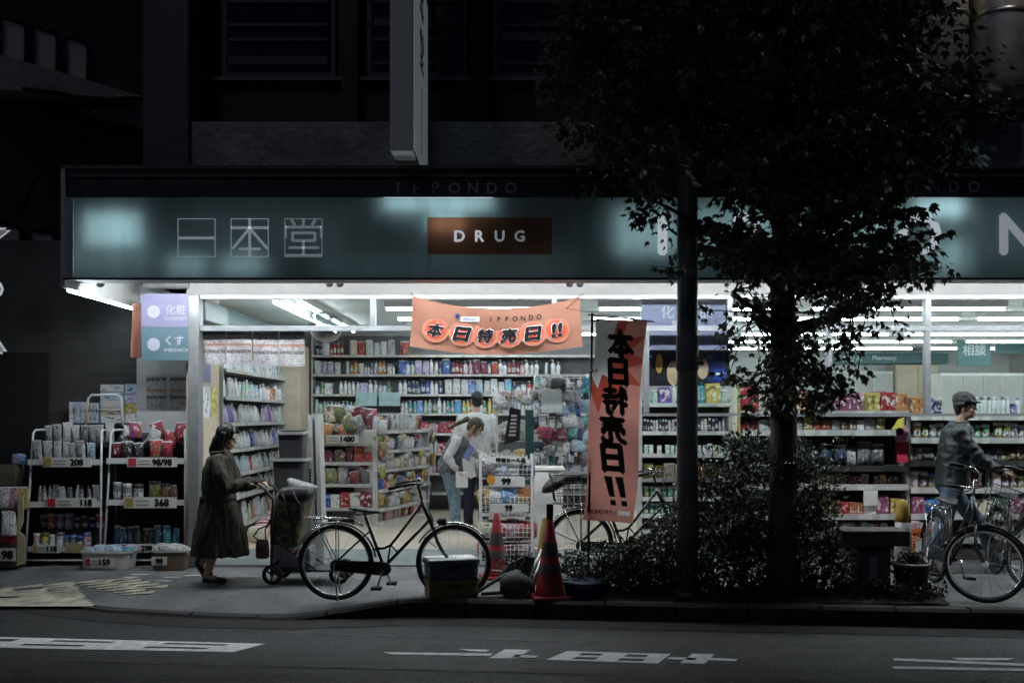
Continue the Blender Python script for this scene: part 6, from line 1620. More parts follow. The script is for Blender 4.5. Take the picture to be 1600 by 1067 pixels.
for k in range(12): mb.box(X(482, 10.69), X(486, 10.69), 10.692, 10.697, Z(735 + k * 4.6, 10.69), Z(732.6 + k * 4.6, 10.69))
obj('slot', mb, M_['black'], t); obj('foot', MB().box(X(480, 10.7), X(506, 10.7), 10.7, 10.95, .0, Z(815, 10.7)), M_['offwhite'], t)

# ---- round pole
Yq = 8.98; xq = X(1074, Yq)
t = thing('round_pole', 'tall dark round steel pole rising from the planting bed', 'pole', (xq, Yq, 0))
obj('shaft', MB().lathe([(.092, ground(xq, Yq)), (.090, 2.5), (.087, 6.2)], (xq, Yq, 0), 28), mat('pole_paint', (.16, .165, .17), .5, .1, var=.1, scale=3), t)
obj('collar', MB().lathe([(.092, 0), (.12, .005), (.12, .05), (.096, .07)], (xq, Yq, ground(xq, Yq) + .01), 28, cap=False), M_['dgrey'], t)
obj('sleeve', MB().lathe([(.0935, 0), (.0985, .004), (.0985, .30), (.0935, .304)], (xq, Yq, 2.0), 28, cap=False), mat('pole_wrap', (.12, .12, .125), .6), t)
# ================================================================ PEOPLE
def blob(name, mb, voxel, smooth=6, fac=.5, fold=0, fs=(13, 13, 5)):
    me = mb.data(name); o = bpy.data.objects.new(name, me); C.objects.link(o)
    r = o.modifiers.new('r', 'REMESH'); r.mode = 'VOXEL'; r.voxel_size = voxel; r.use_smooth_shade = True
    s = o.modifiers.new('s', 'SMOOTH'); s.iterations = smooth; s.factor = fac
    bpy.context.view_layer.update()
    out = bpy.data.meshes.new_from_object(o.evaluated_get(bpy.context.evaluated_depsgraph_get()))
    bpy.data.objects.remove(o); out.name = name
    out.polygons.foreach_set('use_smooth', [True] * len(out.polygons))
    out.materials.clear()
    if fold:       # creases of cloth
        ns = [v.normal.copy() for v in out.vertices]
        for v, n in zip(out.vertices, ns):
            p = v.co; q = V((p.x * fs[0], p.y * fs[1], p.z * fs[2]))
            a = noise.noise(q + V((3, 1, 7))); b = noise.noise(q * 2.3 + V((1, 9, 2)))
            v.co = p + n * fold * ((1 - abs(a) * 3.2) * .8 + b * .6)
        out.update()
    return out
def axes(f, up=(0, 0, 1)):
    f = V(f).normalized(); r = f.cross(V(up)).normalized(); u = r.cross(f)
    return r, f, u, Matrix((r, f, u)).transposed()
def head(mb, c, f, up=(0, 0, 1), k=1.0):
    c = V(c); r, f, u, M = axes(f, up)
    mb.ell(c + u * .012 * k - f * .008, (.074 * k, .094 * k, .108 * k), M)
    mb.ell(c - u * .052 * k + f * .022, (.054 * k, .066 * k, .064 * k), M)
    mb.cap(c + f * .088 * k + u * .008, c + f * .108 * k - u * .022, .008 * k, .013 * k, 8)
    mb.ell(c + f * .086 * k - u * .050 * k, (.022 * k, .011, .007), M); mb.ell(c + f * .083 * k - u * .062 * k, (.020 * k, .012, .008), M)
    mb.ell(c + f * .076 * k - u * .090 * k, (.022 * k, .018, .016), M)
    for s in (-1, 1):
        mb.ell(c + r * s * .076 * k - u * .004, (.009, .018, .030), M)
        mb.ell(c + f * .078 * k + u * .024 + r * s * .032, (.024, .012, .008), M)
        mb.ell(c + f * .066 * k - u * .025 + r * s * .036, (.022, .016, .018), M)
    return r, f, u, M
def eyes(c, f, parent, up=(0, 0, 1), k=1.0):
    c = V(c); r, f, u, M = axes(f, up)
    for s in (-1, 1): obj('eye', MB().ell(c + f * .0855 * k + u * .008 + r * s * .031, (.013, .007, .006), M), M_['eye'], parent, False)
def hand(mb, w_, d, n, s, curl=.6, k=1.0):
    """palm from the wrist along d, palm facing n; the thumb leaves the side s of the palm"""
    w_ = V(w_); d = V(d).normalized(); n = V(n); n = (n - d * n.dot(d)).normalized(); q = d.cross(n) * s
    for i in range(4): mb.cap(w_ + q * (-.012 + .008 * i), w_ + d * .088 * k + q * (-.031 + .021 * i) * k, .013, .0125 * k, 8)
    for i, ln in enumerate((.060, .074, .078, .068)):
        p = w_ + d * (.090 if i else .082) * k + q * (-.033 + .022 * i) * k; a = curl * (.55 + .08 * (3 - i)); rr = .0088 * k
        for j, fr in enumerate((.45, .31, .24)):
            dr = d * math.cos(a) + n * math.sin(a); e = p + dr * ln * fr * k
            mb.cap(p, e, rr, rr * .93, 8); p = e; rr *= .93; a += curl * .9
    p = w_ + d * .028 + q * .024; dr = (d * .62 + q * .72 + n * .25).normalized(); e = p + dr * .040 * k; mb.cap(p, e, .0135, .011, 8)
    dr = (d * .85 + q * .25 + n * (.2 + curl * .4)).normalized(); e2 = e + dr * .030 * k; mb.cap(e, e2, .0105, .009, 8); mb.cap(e2, e2 + (dr + n * .3).normalized() * .022, .009, .007, 8)
def limb(mb, a, b, c, r1, r2, r3):
    mb.cap(a, b, r1, r2, 12); mb.cap(b, c, r2 * .98, r3, 12)
def ering(cx, cy, z, rx, ry, fold=0, k=9, ph=0, n=48):
    out = []
    for j in range(n):
        a = 2 * PI * j / n; q = 1 + fold * (math.sin(k * a + ph) + .5 * math.sin(2.3 * k * a + 1.3 * ph))
        out.append(V((cx + rx * q * math.cos(a), cy + ry * q * math.sin(a), z)))
    return out
def shoe(mb, heel, toe, w_=.042):
    heel, toe = V(heel), V(toe); d = (toe - heel)
    mb.cap(heel + V((0, 0, .022)) + d * .12, toe + V((0, 0, .008)) - d * .12, w_ * .85, w_ * .72, 10); mb.ell(heel + d * .68 + V((0, 0, .010)), (w_ * 1.1 if abs(d.x) > abs(d.y) else w_, w_, w_ * .8)); mb.cap(heel + d * .18 + V((0, 0, .03)), heel + d * .28 + V((0, 0, .08)), w_ * .8, w_ * .75, 10)
def cloth(name, col, rough=.8, **k): return mat(name, col, rough, var=k.pop('var', .14), bump=.25, bscale=k.pop('bscale', 140), **k)

# ---- woman in the long coat
Yw = 9.92; xw = X(345, Yw)
wm = thing('person', 'woman in a long dark belted coat pushing a shopping trolley', 'person', (xw, Yw, ground(xw, Yw)))
mb = MB(); hc, hf = (.06, 0, 1.40), (1, -.12, -.36)
head(mb, hc, hf, k=.98)
mb.cap((.035, 0, 1.33), (.01, 0, 1.20), .05, .058)
mb.cap((-.0, -.08, 1.13), (-.0, .08, 1.13), .075); mb.cap((-.03, 0, 1.1), (-.02, 0, .78), .12, .125)
for s in (-1, 1):
    limb(mb, (.01, s * .165, 1.165), (.085, s * .205, .925), (.30, s * .15, .945), .05, .042, .028)
    hand(mb, (.315, s * .148, .948), (1, -s * .25, .05), (.1, 0, -1), -s, .85, .9)
limb(mb, (-.02, -.085, .78), (.0, -.09, .43), (-.105, -.09, .085), .085, .058, .038)
limb(mb, (-.02, .085, .78), (-.06, .09, .43), (-.215, .085, .175), .085, .058, .038)
mb.cap((-.105, -.09, .07), (-.01, -.09, .035), .036, .03); mb.cap((-.225, .085, .16), (-.17, .085, .05), .034, .03)
obj('body', blob('body', mb, .006, 4), M_['skin'], wm, False); eyes(hc, hf, wm, k=.98)
mb = MB(); r, f_, u, M = axes(hf)
c = V(hc)
mb.ell(c + u * .028 - f_ * .022, (.092, .100, .108), M); mb.ell(c - f_ * .05 - u * .05, (.090, .068, .10), M); mb.cap(c - f_ * .062 - u * .08, c - f_ * .075 - u * .165, .074, .055)
for s in (-1, 1): mb.cap(c + r * s * .078 - f_ * .01 + u * .03, c + r * s * .075 - f_ * .01 - u * .12, .026, .02); mb.cap(c + f_ * .03 + u * .108 + r * s * .02, c + f_ * .072 + u * .075 + r * s * .05, .022, .014)
obj('hair', blob('hair', mb, .006, 2, fold=.003, fs=(40, 40, 5)), M_['hair'], wm, False)
mb = MB()
mb.rings([ering(.02, 0, 1.26, .065, .075), ering(.01, 0, 1.235, .088, .12), ering(-.005, 0, 1.19, .115, .185, .01), ering(-.03, 0, 1.08, .132, .19, .012), ering(-.03, 0, .93, .142, .19, .015), ering(-.015, 0, .82, .150, .19, .02, 11),
          ering(-.01, 0, .79, .146, .18, .022, 11), ering(-.012, 0, .72, .185, .20, .022, 11, .3), ering(-.010, 0, .58, .222, .225, .028, 9, .5), ering(-.008, 0, .42, .25, .245, .034, 8, .8), ering(-.006, 0, .285, .27, .26, .04, 8, 1.0), ering(-.006, 0, .262, .266, .256, .04, 8, 1.0)])
coat_m = cloth('coat_olive', (.031, .026, .019))
for s in (-1, 1):
    mb.cap((-.0, s * .15, 1.175), (.05, s * .205, 1.05), .072, .075); mb.cap((.05, s * .205, 1.05), (.088, s * .21, .925), .075, .072); mb.cap((.088, s * .21, .925), (.20, s * .18, .935), .072, .060); mb.cap((.20, s * .18, .935), (.285, s * .155, .945), .060, .052)
    for k in range(4): mb.torus(V((.07 + .055 * k, s * .205 - s * .013 * k, .928 + .004 * k)), .063 - .003 * k, .010, 'z', 16, 6, M=Matrix.Rotation(R(80), 3, 'Y'))
obj('coat', blob('coat', mb, .008, 2, fold=.010, fs=(12, 12, 3.5)), coat_m, wm, False)
mb = MB(); mb.rings([ering(-.012, 0, z, a, b, .012, 11, n=40) for z, a, b in ((.785, .150, .186), (.79, .158, .192), (.825, .160, .196), (.83, .152, .19))], 0, True, False)
obj('belt', mb, cloth('coat_belt', (.028, .024, .018)), wm, False)
mb = MB(); mb.ell((-.165, -.06, .80), (.025, .045, .04)); mb.cap((-.165, -.08, .79), (-.175, -.11, .66), .018, .024); mb.cap((-.165, -.04, .79), (-.185, -.03, .63), .018, .026)
obj('belt_bow', blob('belt_bow', mb, .007, 3), cloth('coat_belt', (0, 0, 0)), wm, False)
mb = MB(); mb.cap((.05, -.085, 1.255), (-.06, -.10, 1.245), .022, .022); mb.cap((.05, .085, 1.255), (-.06, .10, 1.245), .022, .022); mb.cap((-.06, -.10, 1.245), (-.06, .10, 1.245), .022, .022); mb.cap((.05, -.085, 1.255), (.10, -.05, 1.14), .022, .016); mb.cap((.05, .085, 1.255), (.10, .05, 1.14), .022, .016)
obj('collar', blob('collar', mb, .008, 3), coat_m, wm, False)
mb = MB(); shoe(mb, (-.145, -.09, .018), (.085, -.09, .018)); obj('shoe', blob('shoe', mb, .006, 3), M_['leather'], wm, False)
mb = MB(); mb.cap((-.245, .085, .165), (-.175, .085, .055), .040, .036, 10); mb.cap((-.175, .085, .055), (-.125, .085, .032), .036, .030, 10); mb.cap((-.235, .085, .19), (-.22, .085, .215), .040, .036)
obj('shoe', blob('shoe', mb, .006, 3), M_['leather'], wm, False)

# ---- shopping trolley with a camouflage bag
Yk = 9.93; xk = X(480, Yk)
ct = thing('shopping_trolley', 'four wheeled shopping trolley with a camouflage bag pushed by the woman', 'trolley', (xk, Yk, ground(xk, Yk)))
def camo():
    m, t, b = nt('camouflage'); tc = N(t, 'TexCoord'); n = N(t, 'TexNoise', Scale=9, Detail=3); L(t, tc.outputs['Object'], n.inputs[0])
    L(t, ramp(t, n.outputs[0], [(0, (.05, .052, .032)), (.44, (.15, .13, .075)), (.53, (.075, .05, .03)), (.60, (.02, .018, .015))], True), b.inputs['Base Color']); b.inputs['Roughness'].default_value = .75; return m
cm = camo()
tb = M_['black']
for s in (-1, 1):
    obj('side_frame', MB().tube([(-.30, s * .20, .10), (-.30, s * .20, .62), (-.285, s * .20, .80), (-.36, s * .19, .90), (-.455, s * .16, .965)], .012, 8).tube([(-.30, s * .20, .13), (.34, s * .17, .13)], .012, 8).tube([(-.29, s * .20, .45), (.12, s * .19, .14)], .009, 8), tb, ct, False)
obj('handle', MB().tube([(-.455, -.175, .965), (-.47, -.13, .968), (-.47, .13, .968), (-.455, .175, .965)], .015, 10), M_['rubber'], ct, False)
for x in (-.29, .34):
    for s in (-1, 1):
        c = V((x, s * (.215 if x < 0 else .185), .097)); wmb = MB(); wmb.tube([c + V((0, -.012, 0)), c + V((0, .012, 0))], .02, 12)
        for k in range(3):
            a = 2 * PI * k / 3 + .4; wmb.tube([c, c + V((.072 * math.cos(a), 0, .072 * math.sin(a)))], .010, 6)
        wmb.torus(c, .066, .009, n=28, m=6)
        w_ = obj('wheel', wmb, M_['dgrey'], ct, False); obj('tyre', MB().torus(c, .083, .0145, n=32, m=8), M_['rubber'], w_, False)
mb = MB(); rr = []
for z, cx, a, b in ((.37, -.19, .13, .15), (.39, -.19, .145, .165), (.55, -.17, .155, .175), (.72, -.14, .165, .18), (.86, -.11, .165, .175), (.90, -.10, .14, .15)):
    rr.append([V((cx + p.x, p.y + .012 * math.sin(z * 20 + p.x * 30), z)) for p in ov(a, b, 0, 28, 5)])
b_ = obj('bag', MB().rings(rr), cm, ct, False)
obj('bag_flap', MB().rings([[V((cx + p.x, p.y, z)) for p in ov(a, b, 0, 28, 4)] for z, cx, a, b in ((.80, -.105, .172, .188), (.84, -.10, .175, .19), (.905, -.085, .16, .17), (.93, -.08, .10, .12))]), M_['leather'], b_, False)
obj('bag_strap', MB().tube([(-.20, -.176, .86), (-.14, -.19, .70), (-.10, -.187, .52)], .012, 6).tube([(-.10, -.186, .88), (-.03, -.19, .74), (-.05, -.185, .60)], .012, 6), M_['black'], b_, False)
obj('tray', MB().bbox(-.29, .33, -.165, .165, .125, .14, .005), M_['dgrey'], ct, False)
obj('tray_box', MB().bbox(-.24, .06, -.15, .15, .142, .345, .02), mat('grey_box', (.15, .16, .17), .5, var=.2), ct, False)
mb = MB()
rr = []
for z, cx, a, b in ((.88, -.04, .05, .06), (.895, -.03, .12, .11), (.92, -.04, .135, .12), (.95, -.08, .10, .09), (.985, -.15, .05, .05), (1.0, -.16, .015, .015)):
    rr.append([V((cx + a * math.cos(q) * (1 + .18 * noise.noise(V((q * 2, z * 12, 3)))), b * math.sin(q) * (1 + .18 * noise.noise(V((q * 2, z * 12, 7)))), z)) for q in [2 * PI * k / 24 for k in range(24)]])
solo('plastic_bag', MB().rings(rr).shift(T(xk, Yk, ground(xk, Yk))), mat('bag_film', (.46, .46, .47), .3, var=.12, bump=.6, bscale=25, trans=.3), 'crumpled pale plastic bag on top of the camouflage trolley bag', 'plastic bag')
mb = MB(); rr = []
for z, a, b in ((.25, .045, .03), (.26, .06, .04), (.36, .062, .035), (.42, .055, .02), (.43, .04, .01)): rr.append([V((-.385 + p.x, -.20 + p.y, z)) for p in ov(a, b, 0, 20, 4)])
hbg = thing('handbag', 'small brown handbag hanging from the back of the trolley', 'handbag', (xk - .385, Yk - .2, ground(xk, Yk) + .25))
obj('body', MB().rings(rr).shift(T(xk, Yk, ground(xk, Yk))), mat('bag_brown', (.07, .035, .03), .5), hbg)
obj('strap', MB().tube([(-.42, -.2, .42), (-.47, -.2, .46), (-.42, -.2, .53), (-.34, -.2, .56), (-.31, -.2, .62)], .008, 6).tube([(-.35, -.2, .42), (-.36, -.2, .52), (-.31, -.2, .60)], .008, 6).shift(T(xk, Yk, ground(xk, Yk))), M_['leather'], hbg)

# ---- man at the bicycles on the right
Ym = 10.5; xm = X(1490, Ym)
pm = thing('person', 'man in a dark cap, dark jacket and jeans striding beside the bicycles', 'person', (xm, Ym, 0))
hc, hf = (.115, -.02, 1.685), (.78, -.62, -.02)
mb = MB(); head(mb, hc, hf)
mb.cap((.10, -.01, 1.61), (.06, 0, 1.49), .055, .062); mb.cap((.02, -.12, 1.39), (.06, .12, 1.39), .065); mb.cap((.02, 0, 1.34), (-.02, 0, .94), .115, .11)
limb(mb, (-.01, -.18, 1.40), (.16, -.23, 1.165), (.40, -.19, 1.04), .044, .042, .030); hand(mb, (.41, -.188, 1.035), (1, .0, -.28), (-.25, .1, -1), 1, .75)
limb(mb, (.10, .18, 1.40), (.30, .20, 1.17), (.52, .12, 1.06), .044, .042, .030); hand(mb, (.53, .118, 1.055), (1, -.1, -.2), (-.2, 0, -1), -1, .75)
limb(mb, (-.06, -.10, .86), (-.17, -.11, .45), (-.335, -.10, .13), .09, .06, .04); limb(mb, (-.03, .10, .86), (.30, .10, .50), (.50, .10, .10), .09, .06, .04)
mb.cap((-.335, -.10, .11), (-.255, -.10, .05), .04, .034); mb.cap((.50, .10, .08), (.60, .10, .045), .04, .032)
obj('body', blob('body', mb, .006, 4), M_['skin'], pm, False); eyes(hc, hf, pm)
mb = MB(); r, f_, u, M = axes(hf); c = V(hc)
mb.ell(c + u * .03 - f_ * .025, (.086, .098, .085), M); mb.ell(c - f_ * .055 - u * .015, (.078, .05, .07), M)
for k in range(16):
    a = R(110 + 320 * k / 15 * .8); p = c + u * .035 + (r * math.cos(a) + f_ * math.sin(a)) * .092; mb.ell(p - f_ * .01, (.020, .020, .028), n=8)
obj('hair', blob('hair', mb, .007, 2, fold=.006, fs=(40, 40, 30)), M_['hair'], pm, False)
mb = MB(); mb.ell(c + u * .075 - f_ * .015, (.106, .120, .072), M); mb.ell(c + u * .105 - f_ * .02, (.098, .108, .062), M); mb.ell(c + u * .058 + f_ * .095, (.072, .068, .010), M)
obj('cap', blob('cap', mb, .007, 2, fold=.005, fs=(16, 16, 16)), cloth('cap_black', (.016, .016, .018)), pm, False)
mb = MB()
mb.rings([ering(.065, 0, 1.545, .078, .09), ering(.05, 0, 1.50, .11, .155), ering(.03, 0, 1.44, .13, .205, .01), ering(.015, 0, 1.30, .150, .21, .015), ering(.0, 0, 1.12, .155, .20, .02, 7), ering(-.015, 0, .98, .150, .19, .018, 9), ering(-.02, 0, .90, .165, .195, .022, 9), ering(-.02, 0, .875, .16, .19, .022, 9)])
for (a, b, c_) in (((-.02, -.185, 1.425), (.16, -.235, 1.165), (.385, -.19, 1.045)), ((.10, .185, 1.425), (.30, .205, 1.17), (.505, .125, 1.065))):
    a, b, c_ = V(a), V(b), V(c_)
    mb.cap(a, b, .078, .066, 12); mb.cap(b, c_, .066, .046, 12)
    for k in range(5):
        q = b.lerp(c_, k / 6); mb.ell(q, (.066 - .004 * k, .068 - .004 * k, .070 - .004 * k))
    for k in (.25, .55, .8): q = a.lerp(b, k); mb.ell(q, (.074, .076, .070))
obj('jacket', blob('jacket', mb, .008, 2, fold=.008, fs=(8, 8, 11)), cloth('jacket_blue', (.014, .019, .022), .5), pm, False)
mb = MB(); mb.cap((.10, -.085, 1.54), (-.0, -.09, 1.53), .02); mb.cap((-.0, -.09, 1.53), (.0, .09, 1.53), .022); mb.cap((.10, .085, 1.54), (.0, .09, 1.53), .02); mb.cap((.10, -.085, 1.54), (.155, -.04, 1.45), .02, .014)
obj('collar', blob('collar', mb, .008, 3), cloth('jacket_blue', (0, 0, 0)), pm, False)
mb = MB(); mb.ell((-.04, 0, .89), (.135, .17, .10))
for a, b, c_ in (((-.05, -.09, .86), (-.17, -.11, .45), (-.33, -.10, .12)), ((-.02, .09, .86), (.30, .10, .50), (.495, .10, .11))):
    mb.cap(a, b, .105, .078, 14); mb.cap(b, c_, .078, .064, 14)
    for k in (.4, .62, .8, .93): mb.ell(V(b).lerp(V(c_), k), (.074, .070, .042))
obj('jeans', blob('jeans', mb, .009, 3, fold=.008, fs=(10, 10, 9)), cloth('denim', (.06, .09, .13), var=.25), pm, False)
mb = MB(); shoe(mb, (-.37, -.10, .10), (-.20, -.10, .02), .046); obj('shoe', blob('shoe', mb, .006, 3), M_['dgrey'], pm, False)
mb = MB(); shoe(mb, (.46, .10, .018), (.72, .10, .018), .046); obj('shoe', blob('shoe', mb, .006, 3), M_['offwhite'], pm, False)

# ---- man in the white shirt, seen from behind
Yn = 13.95; xn = X(744, Yn)
pn = thing('person', 'man in a white shirt and navy trousers seen from behind in the shop', 'person', (xn, Yn, .12))
hc, hf = (.01, 0, 1.70), (-.1, 1, -.05)
mb = MB(); head(mb, hc, hf); mb.cap((.01, -.01, 1.62), (0, -.01, 1.5), .055, .06); mb.cap((-.13, 0, 1.40), (.13, 0, 1.40), .06); mb.cap((0, 0, 1.35), (0, 0, .92), .14, .13)
for s in (-1, 1):
    limb(mb, (s * .195, 0, 1.41), (s * .265, .04, 1.15), (s * .20, .26, 1.03), .046, .042, .03); hand(mb, (s * .198, .27, 1.03), (-s * .1, 1, -.1), (-s, 0, -.3), 1, .7)
    limb(mb, (s * .09, 0, .88), (s * .10, .01, .47), (s * .10, -.02, .08), .09, .06, .04); mb.cap((s * .10, -.02, .06), (s * .11, .12, .035), .038, .03)
obj('body', blob('body', mb, .007, 4), M_['skin'], pn, False)
mb = MB(); r, f_, u, M = axes(hf); c = V(hc); mb.ell(c + u * .032 - f_ * .02, (.085, .10, .098), M); mb.ell(c - f_ * .05 - u * .03, (.075, .05, .075), M); obj('hair', blob('hair', mb, .008, 3), M_['hair'], pn, False)
mb = MB(); mb.rings([ering(0, -.01, 1.53, .072, .07), ering(0, -.005, 1.50, .13, .10), ering(0, 0, 1.44, .215, .125, .01), ering(0, 0, 1.28, .215, .14, .012, 7), ering(0, 0, 1.08, .20, .135, .02, 7), ering(0, 0, .94, .20, .135, .025, 9), ering(0, 0, .86, .205, .14, .03, 9)])
for s in (-1, 1): mb.cap((s * .20, 0, 1.43), (s * .265, .04, 1.15), .078, .068); mb.cap((s * .265, .04, 1.15), (s * .22, .18, 1.07), .068, .055)
obj('shirt', blob('shirt', mb, .009, 3, fold=.010, fs=(9, 9, 7)), cloth('shirt_white', (.62, .63, .65), .8, var=.05), pn, False)
mb = MB(); mb.ell((0, 0, .90), (.165, .13, .10))
for s in (-1, 1): mb.cap((s * .085, 0, .86), (s * .10, .01, .47), .10, .078); mb.cap((s * .10, .01, .47), (s * .10, -.02, .05), .078, .068)
obj('trousers', blob('trousers', mb, .010, 3, fold=.008, fs=(10, 10, 6)), cloth('navy_trousers', (.012, .016, .035)), pn, False)
for s in (-1, 1): mb = MB(); shoe(mb, (s * .10, -.07, .0), (s * .115, .19, .0)); obj('shoe', blob('shoe', mb, .007, 2), M_['leather'], pn, False)

# ---- clerk bending over the stand
Yc = 13.3; xc = X(710, Yc)
pc = thing('person', 'woman clerk in a grey vest and jeans bending forward beside the white shirted man', 'person', (xc, Yc, .12))
hc, hf, up = (.275, -.04, 1.335), (.80, -.30, -.62), (.6, 0, .8)
mb = MB(); head(mb, hc, hf, up)
mb.cap((.22, -.02, 1.27), (.11, 0, 1.19), .048, .055); mb.cap((.04, -.12, 1.155), (.07, .12, 1.155), .075); mb.cap((.05, 0, 1.10), (-.08, 0, .82), .125, .13)
limb(mb, (.035, -.175, 1.155), (-.075, -.225, .955), (.04, -.23, .79), .05, .04, .028); hand(mb, (.045, -.23, .78), (.55, -.05, -.85), (.8, .1, .5), 1, .8, .95)
limb(mb, (.09, .17, 1.15), (.27, .20, .99), (.45, .10, .92), .05, .04, .028); hand(mb, (.46, .095, .918), (1, -.2, -.1), (0, -.3, -1), -1, .6, .95)
for s in (-1, 1): limb(mb, (-.08, s * .09, .80), (.0, s * .10, .44), (.02, s * .10, .08), .09, .058, .038); mb.cap((.02, s * .10, .06), (.12, s * .10, .035), .036, .03)
obj('body', blob('body', mb, .006, 4), M_['skin'], pc, False); eyes(hc, hf, pc, up)
mb = MB(); r, f_, u, M = axes(hf, up); c = V(hc)
mb.ell(c + u * .030 - f_ * .022, (.086, .102, .100), M); mb.ell(c - f_ * .055 - u * .02, (.075, .05, .07), M); mb.cap(c + f_ * .05 + u * .08, c + f_ * .09 + u * .03, .03, .02)
for s in (-1, 1): mb.cap(c + r * s * .07 + f_ * .03 + u * .03, c + r * s * .066 + f_ * .04 - u * .07, .018, .010)
mb.cap(c - f_ * .10 + u * .02, c - f_ * .16 + u * .02, .028, .034); mb.cap(c - f_ * .16 + u * .02, c + V((-.36, 0, -.02)), .036, .014)
obj('hair', blob('hair', mb, .007, 2, fold=.005, fs=(35, 35, 10)), mat('brown_hair', (.07, .05, .032), .45, var=.3, scale=60), pc, False)
mb = MB()
for a, b, c_ in (((.035, -.17, 1.155), (-.075, -.225, .955), (.02, -.23, .825)), ((.09, .165, 1.15), (.27, .20, .99), (.42, .115, .93))): mb.cap(a, b, .070, .058); mb.cap(b, c_, .058, .044)
mb.cap((.04, -.10, 1.17), (.08, .10, 1.17), .09); mb.cap((.13, 0, 1.22), (.05, 0, 1.1), .075, .12)
obj('shirt', blob('shirt', mb, .009, 3, fold=.008, fs=(10, 10, 10)), cloth('shirt_pale', (.52, .52, .54), .8, var=.05), pc, False)
mb = MB(); mb.cap((.055, -.07, 1.13), (.075, .07, 1.13), .12); mb.cap((.05, 0, 1.10), (-.06, 0, .86), .150, .158); mb.cap((-.07, -.05, .80), (-.07, .05, .80), .145)
obj('vest', blob('vest', mb, .009, 4, fold=.007, fs=(10, 10, 10)), cloth('vest_grey', (.10, .105, .11)), pc, False)
mb = MB(); mb.cap((-.085, -.05, .80), (-.085, .05, .80), .13)
for s in (-1, 1):
    mb.cap((-.08, s * .085, .78), (.0, s * .10, .44), .105, .075); mb.cap((.0, s * .10, .44), (.02, s * .10, .10), .075, .062)
    for k in (.3, .55, .8): mb.ell(V((.0, s * .10, .44)).lerp(V((.02, s * .10, .10)), k), (.072, .072, .03))
obj('jeans', blob('jeans', mb, .009, 3, fold=.008, fs=(10, 10, 9)), cloth('pale_denim', (.14, .20, .25), var=.3, scale=22), pc, False)
for s in (-1, 1): mb = MB(); shoe(mb, (-.03, s * .10, .0), (.20, s * .10, .0), .038); obj('shoe', blob('shoe', mb, .007, 2), M_['offwhite'], pc, False)
solo('packet', MB().bbox(X(712, 13.02), X(731, 13.02), 13.02, 13.06, Z(762, 13.0), Z(737, 13.0), .012), M_['paper'], 'white packet held in the clerk\'s lowered hand', 'packet')
mb = MB(); mb.slab([P(723, 712, 13.0), P(735, 694, 13.0), P(742, 700, 13.0), P(733, 722, 13.0)], (0, .01, 0)); solo('leaflet', mb, mat('leaflet_blue', (.16, .20, .38), .6, var=.3, scale=30), 'blue leaflet sticking out in front of the clerk\'s vest', 'leaflet')
mb = MB(); mb.slab([P(722, 716, 13.15), P(752, 722, 13.15), P(748, 742, 13.15), P(735, 748, 13.15), P(724, 738, 13.15)], (0, .03, 0)); solo('paper_sack', mb, M_['paper'], 'pale folded sheet held against the clerk', 'sheet')
# ================================================================ VEGETATION
def leafmat(name, c, c2):
    m, t, b = nt(name); out = t.nodes['Material Output']
    tc = N(t, 'TexCoord'); n = N(t, 'TexNoise', Scale=2.3, Detail=4); L(t, tc.outputs['Object'], n.inputs[0])
    n2 = N(t, 'TexNoise', Scale=22, Detail=2); L(t, tc.outputs['Object'], n2.inputs[0])
    col = ramp(t, mth(t, 'MULTIPLY_ADD', n2.outputs[0], .5, mth(t, 'MULTIPLY', n.outputs[0], .5)), [(.35, c), (.65, c2)])
    L(t, col, b.inputs['Base Color']); b.inputs['Roughness'].default_value = .30; b.inputs['Specular IOR Level'].default_value = .7
    tr = N(t, 'BsdfTranslucent'); L(t, col, tr.inputs[0]); mx = N(t, 'MixShader'); mx.inputs[0].default_value = .22
    L(t, b.outputs[0], mx.inputs[1]); L(t, tr.outputs[0], mx.inputs[2]); L(t, mx.outputs[0], out.inputs[0])
    return m
def leaf3(mb, p, d, n, s, rnd):
    """a three-lobed leaf folded a little along its rib"""
    d = d.normalized(); n = (n - d * n.dot(d)).normalized(); q = d.cross(n)
    out = [(0, 0), (.16, .10), (.42, .12), (.50, .36), (.62, .70), (.36, .50), (.20, .60), (.12, .85), (0, 1.0)]
    b = len(mb.v); L_ = [(x, y) for x, y in out]
    pts = [p + d * y * s + q * x * s * .8 + n * (-.18 * abs(x) * s - .22 * y * y * s) for x, y in L_]
    ptl = [p + d * y * s - q * x * s * .8 + n * (-.18 * abs(x) * s - .22 * y * y * s) for x, y in L_[1:-1]]
    mb.add(pts + ptl, [(0, 1, 2, 3, 5, 6, 7, 8), (3, 4, 5), (0, 8, 15, 14, 13, 11, 10, 9), (11, 13, 12)])
def leaf1(mb, p, d, n, s, w_=.42):
    d = d.normalized(); n = (n - d * n.dot(d)).normalized(); q = d.cross(n)
    mb.add([p, p + d * s * .45 + q * s * w_ * .5 - n * s * .06, p + d * s - n * s * .15, p + d * s * .45 - q * s * w_ * .5 - n * s * .06], [(0, 1, 2), (0, 2, 3)])
def rv(rnd): 
    while True:
        v = V((rnd.uniform(-1, 1), rnd.uniform(-1, 1), rnd.uniform(-1, 1)))
        if .05 < v.length < 1: return v.normalized()
bark = mat('bark', (.050, .042, .035), .9, var=.35, scale=10, bump=.8, bscale=30, stretch=(1, 1, .25))
rnd = random.Random(11)
Yt = 8.98; xt = X(1223, Yt); gz = ground(xt, Yt)
tr = thing('street_tree', 'large dark leafy street tree in front of the shop sign', 'tree', (xt, Yt, gz))
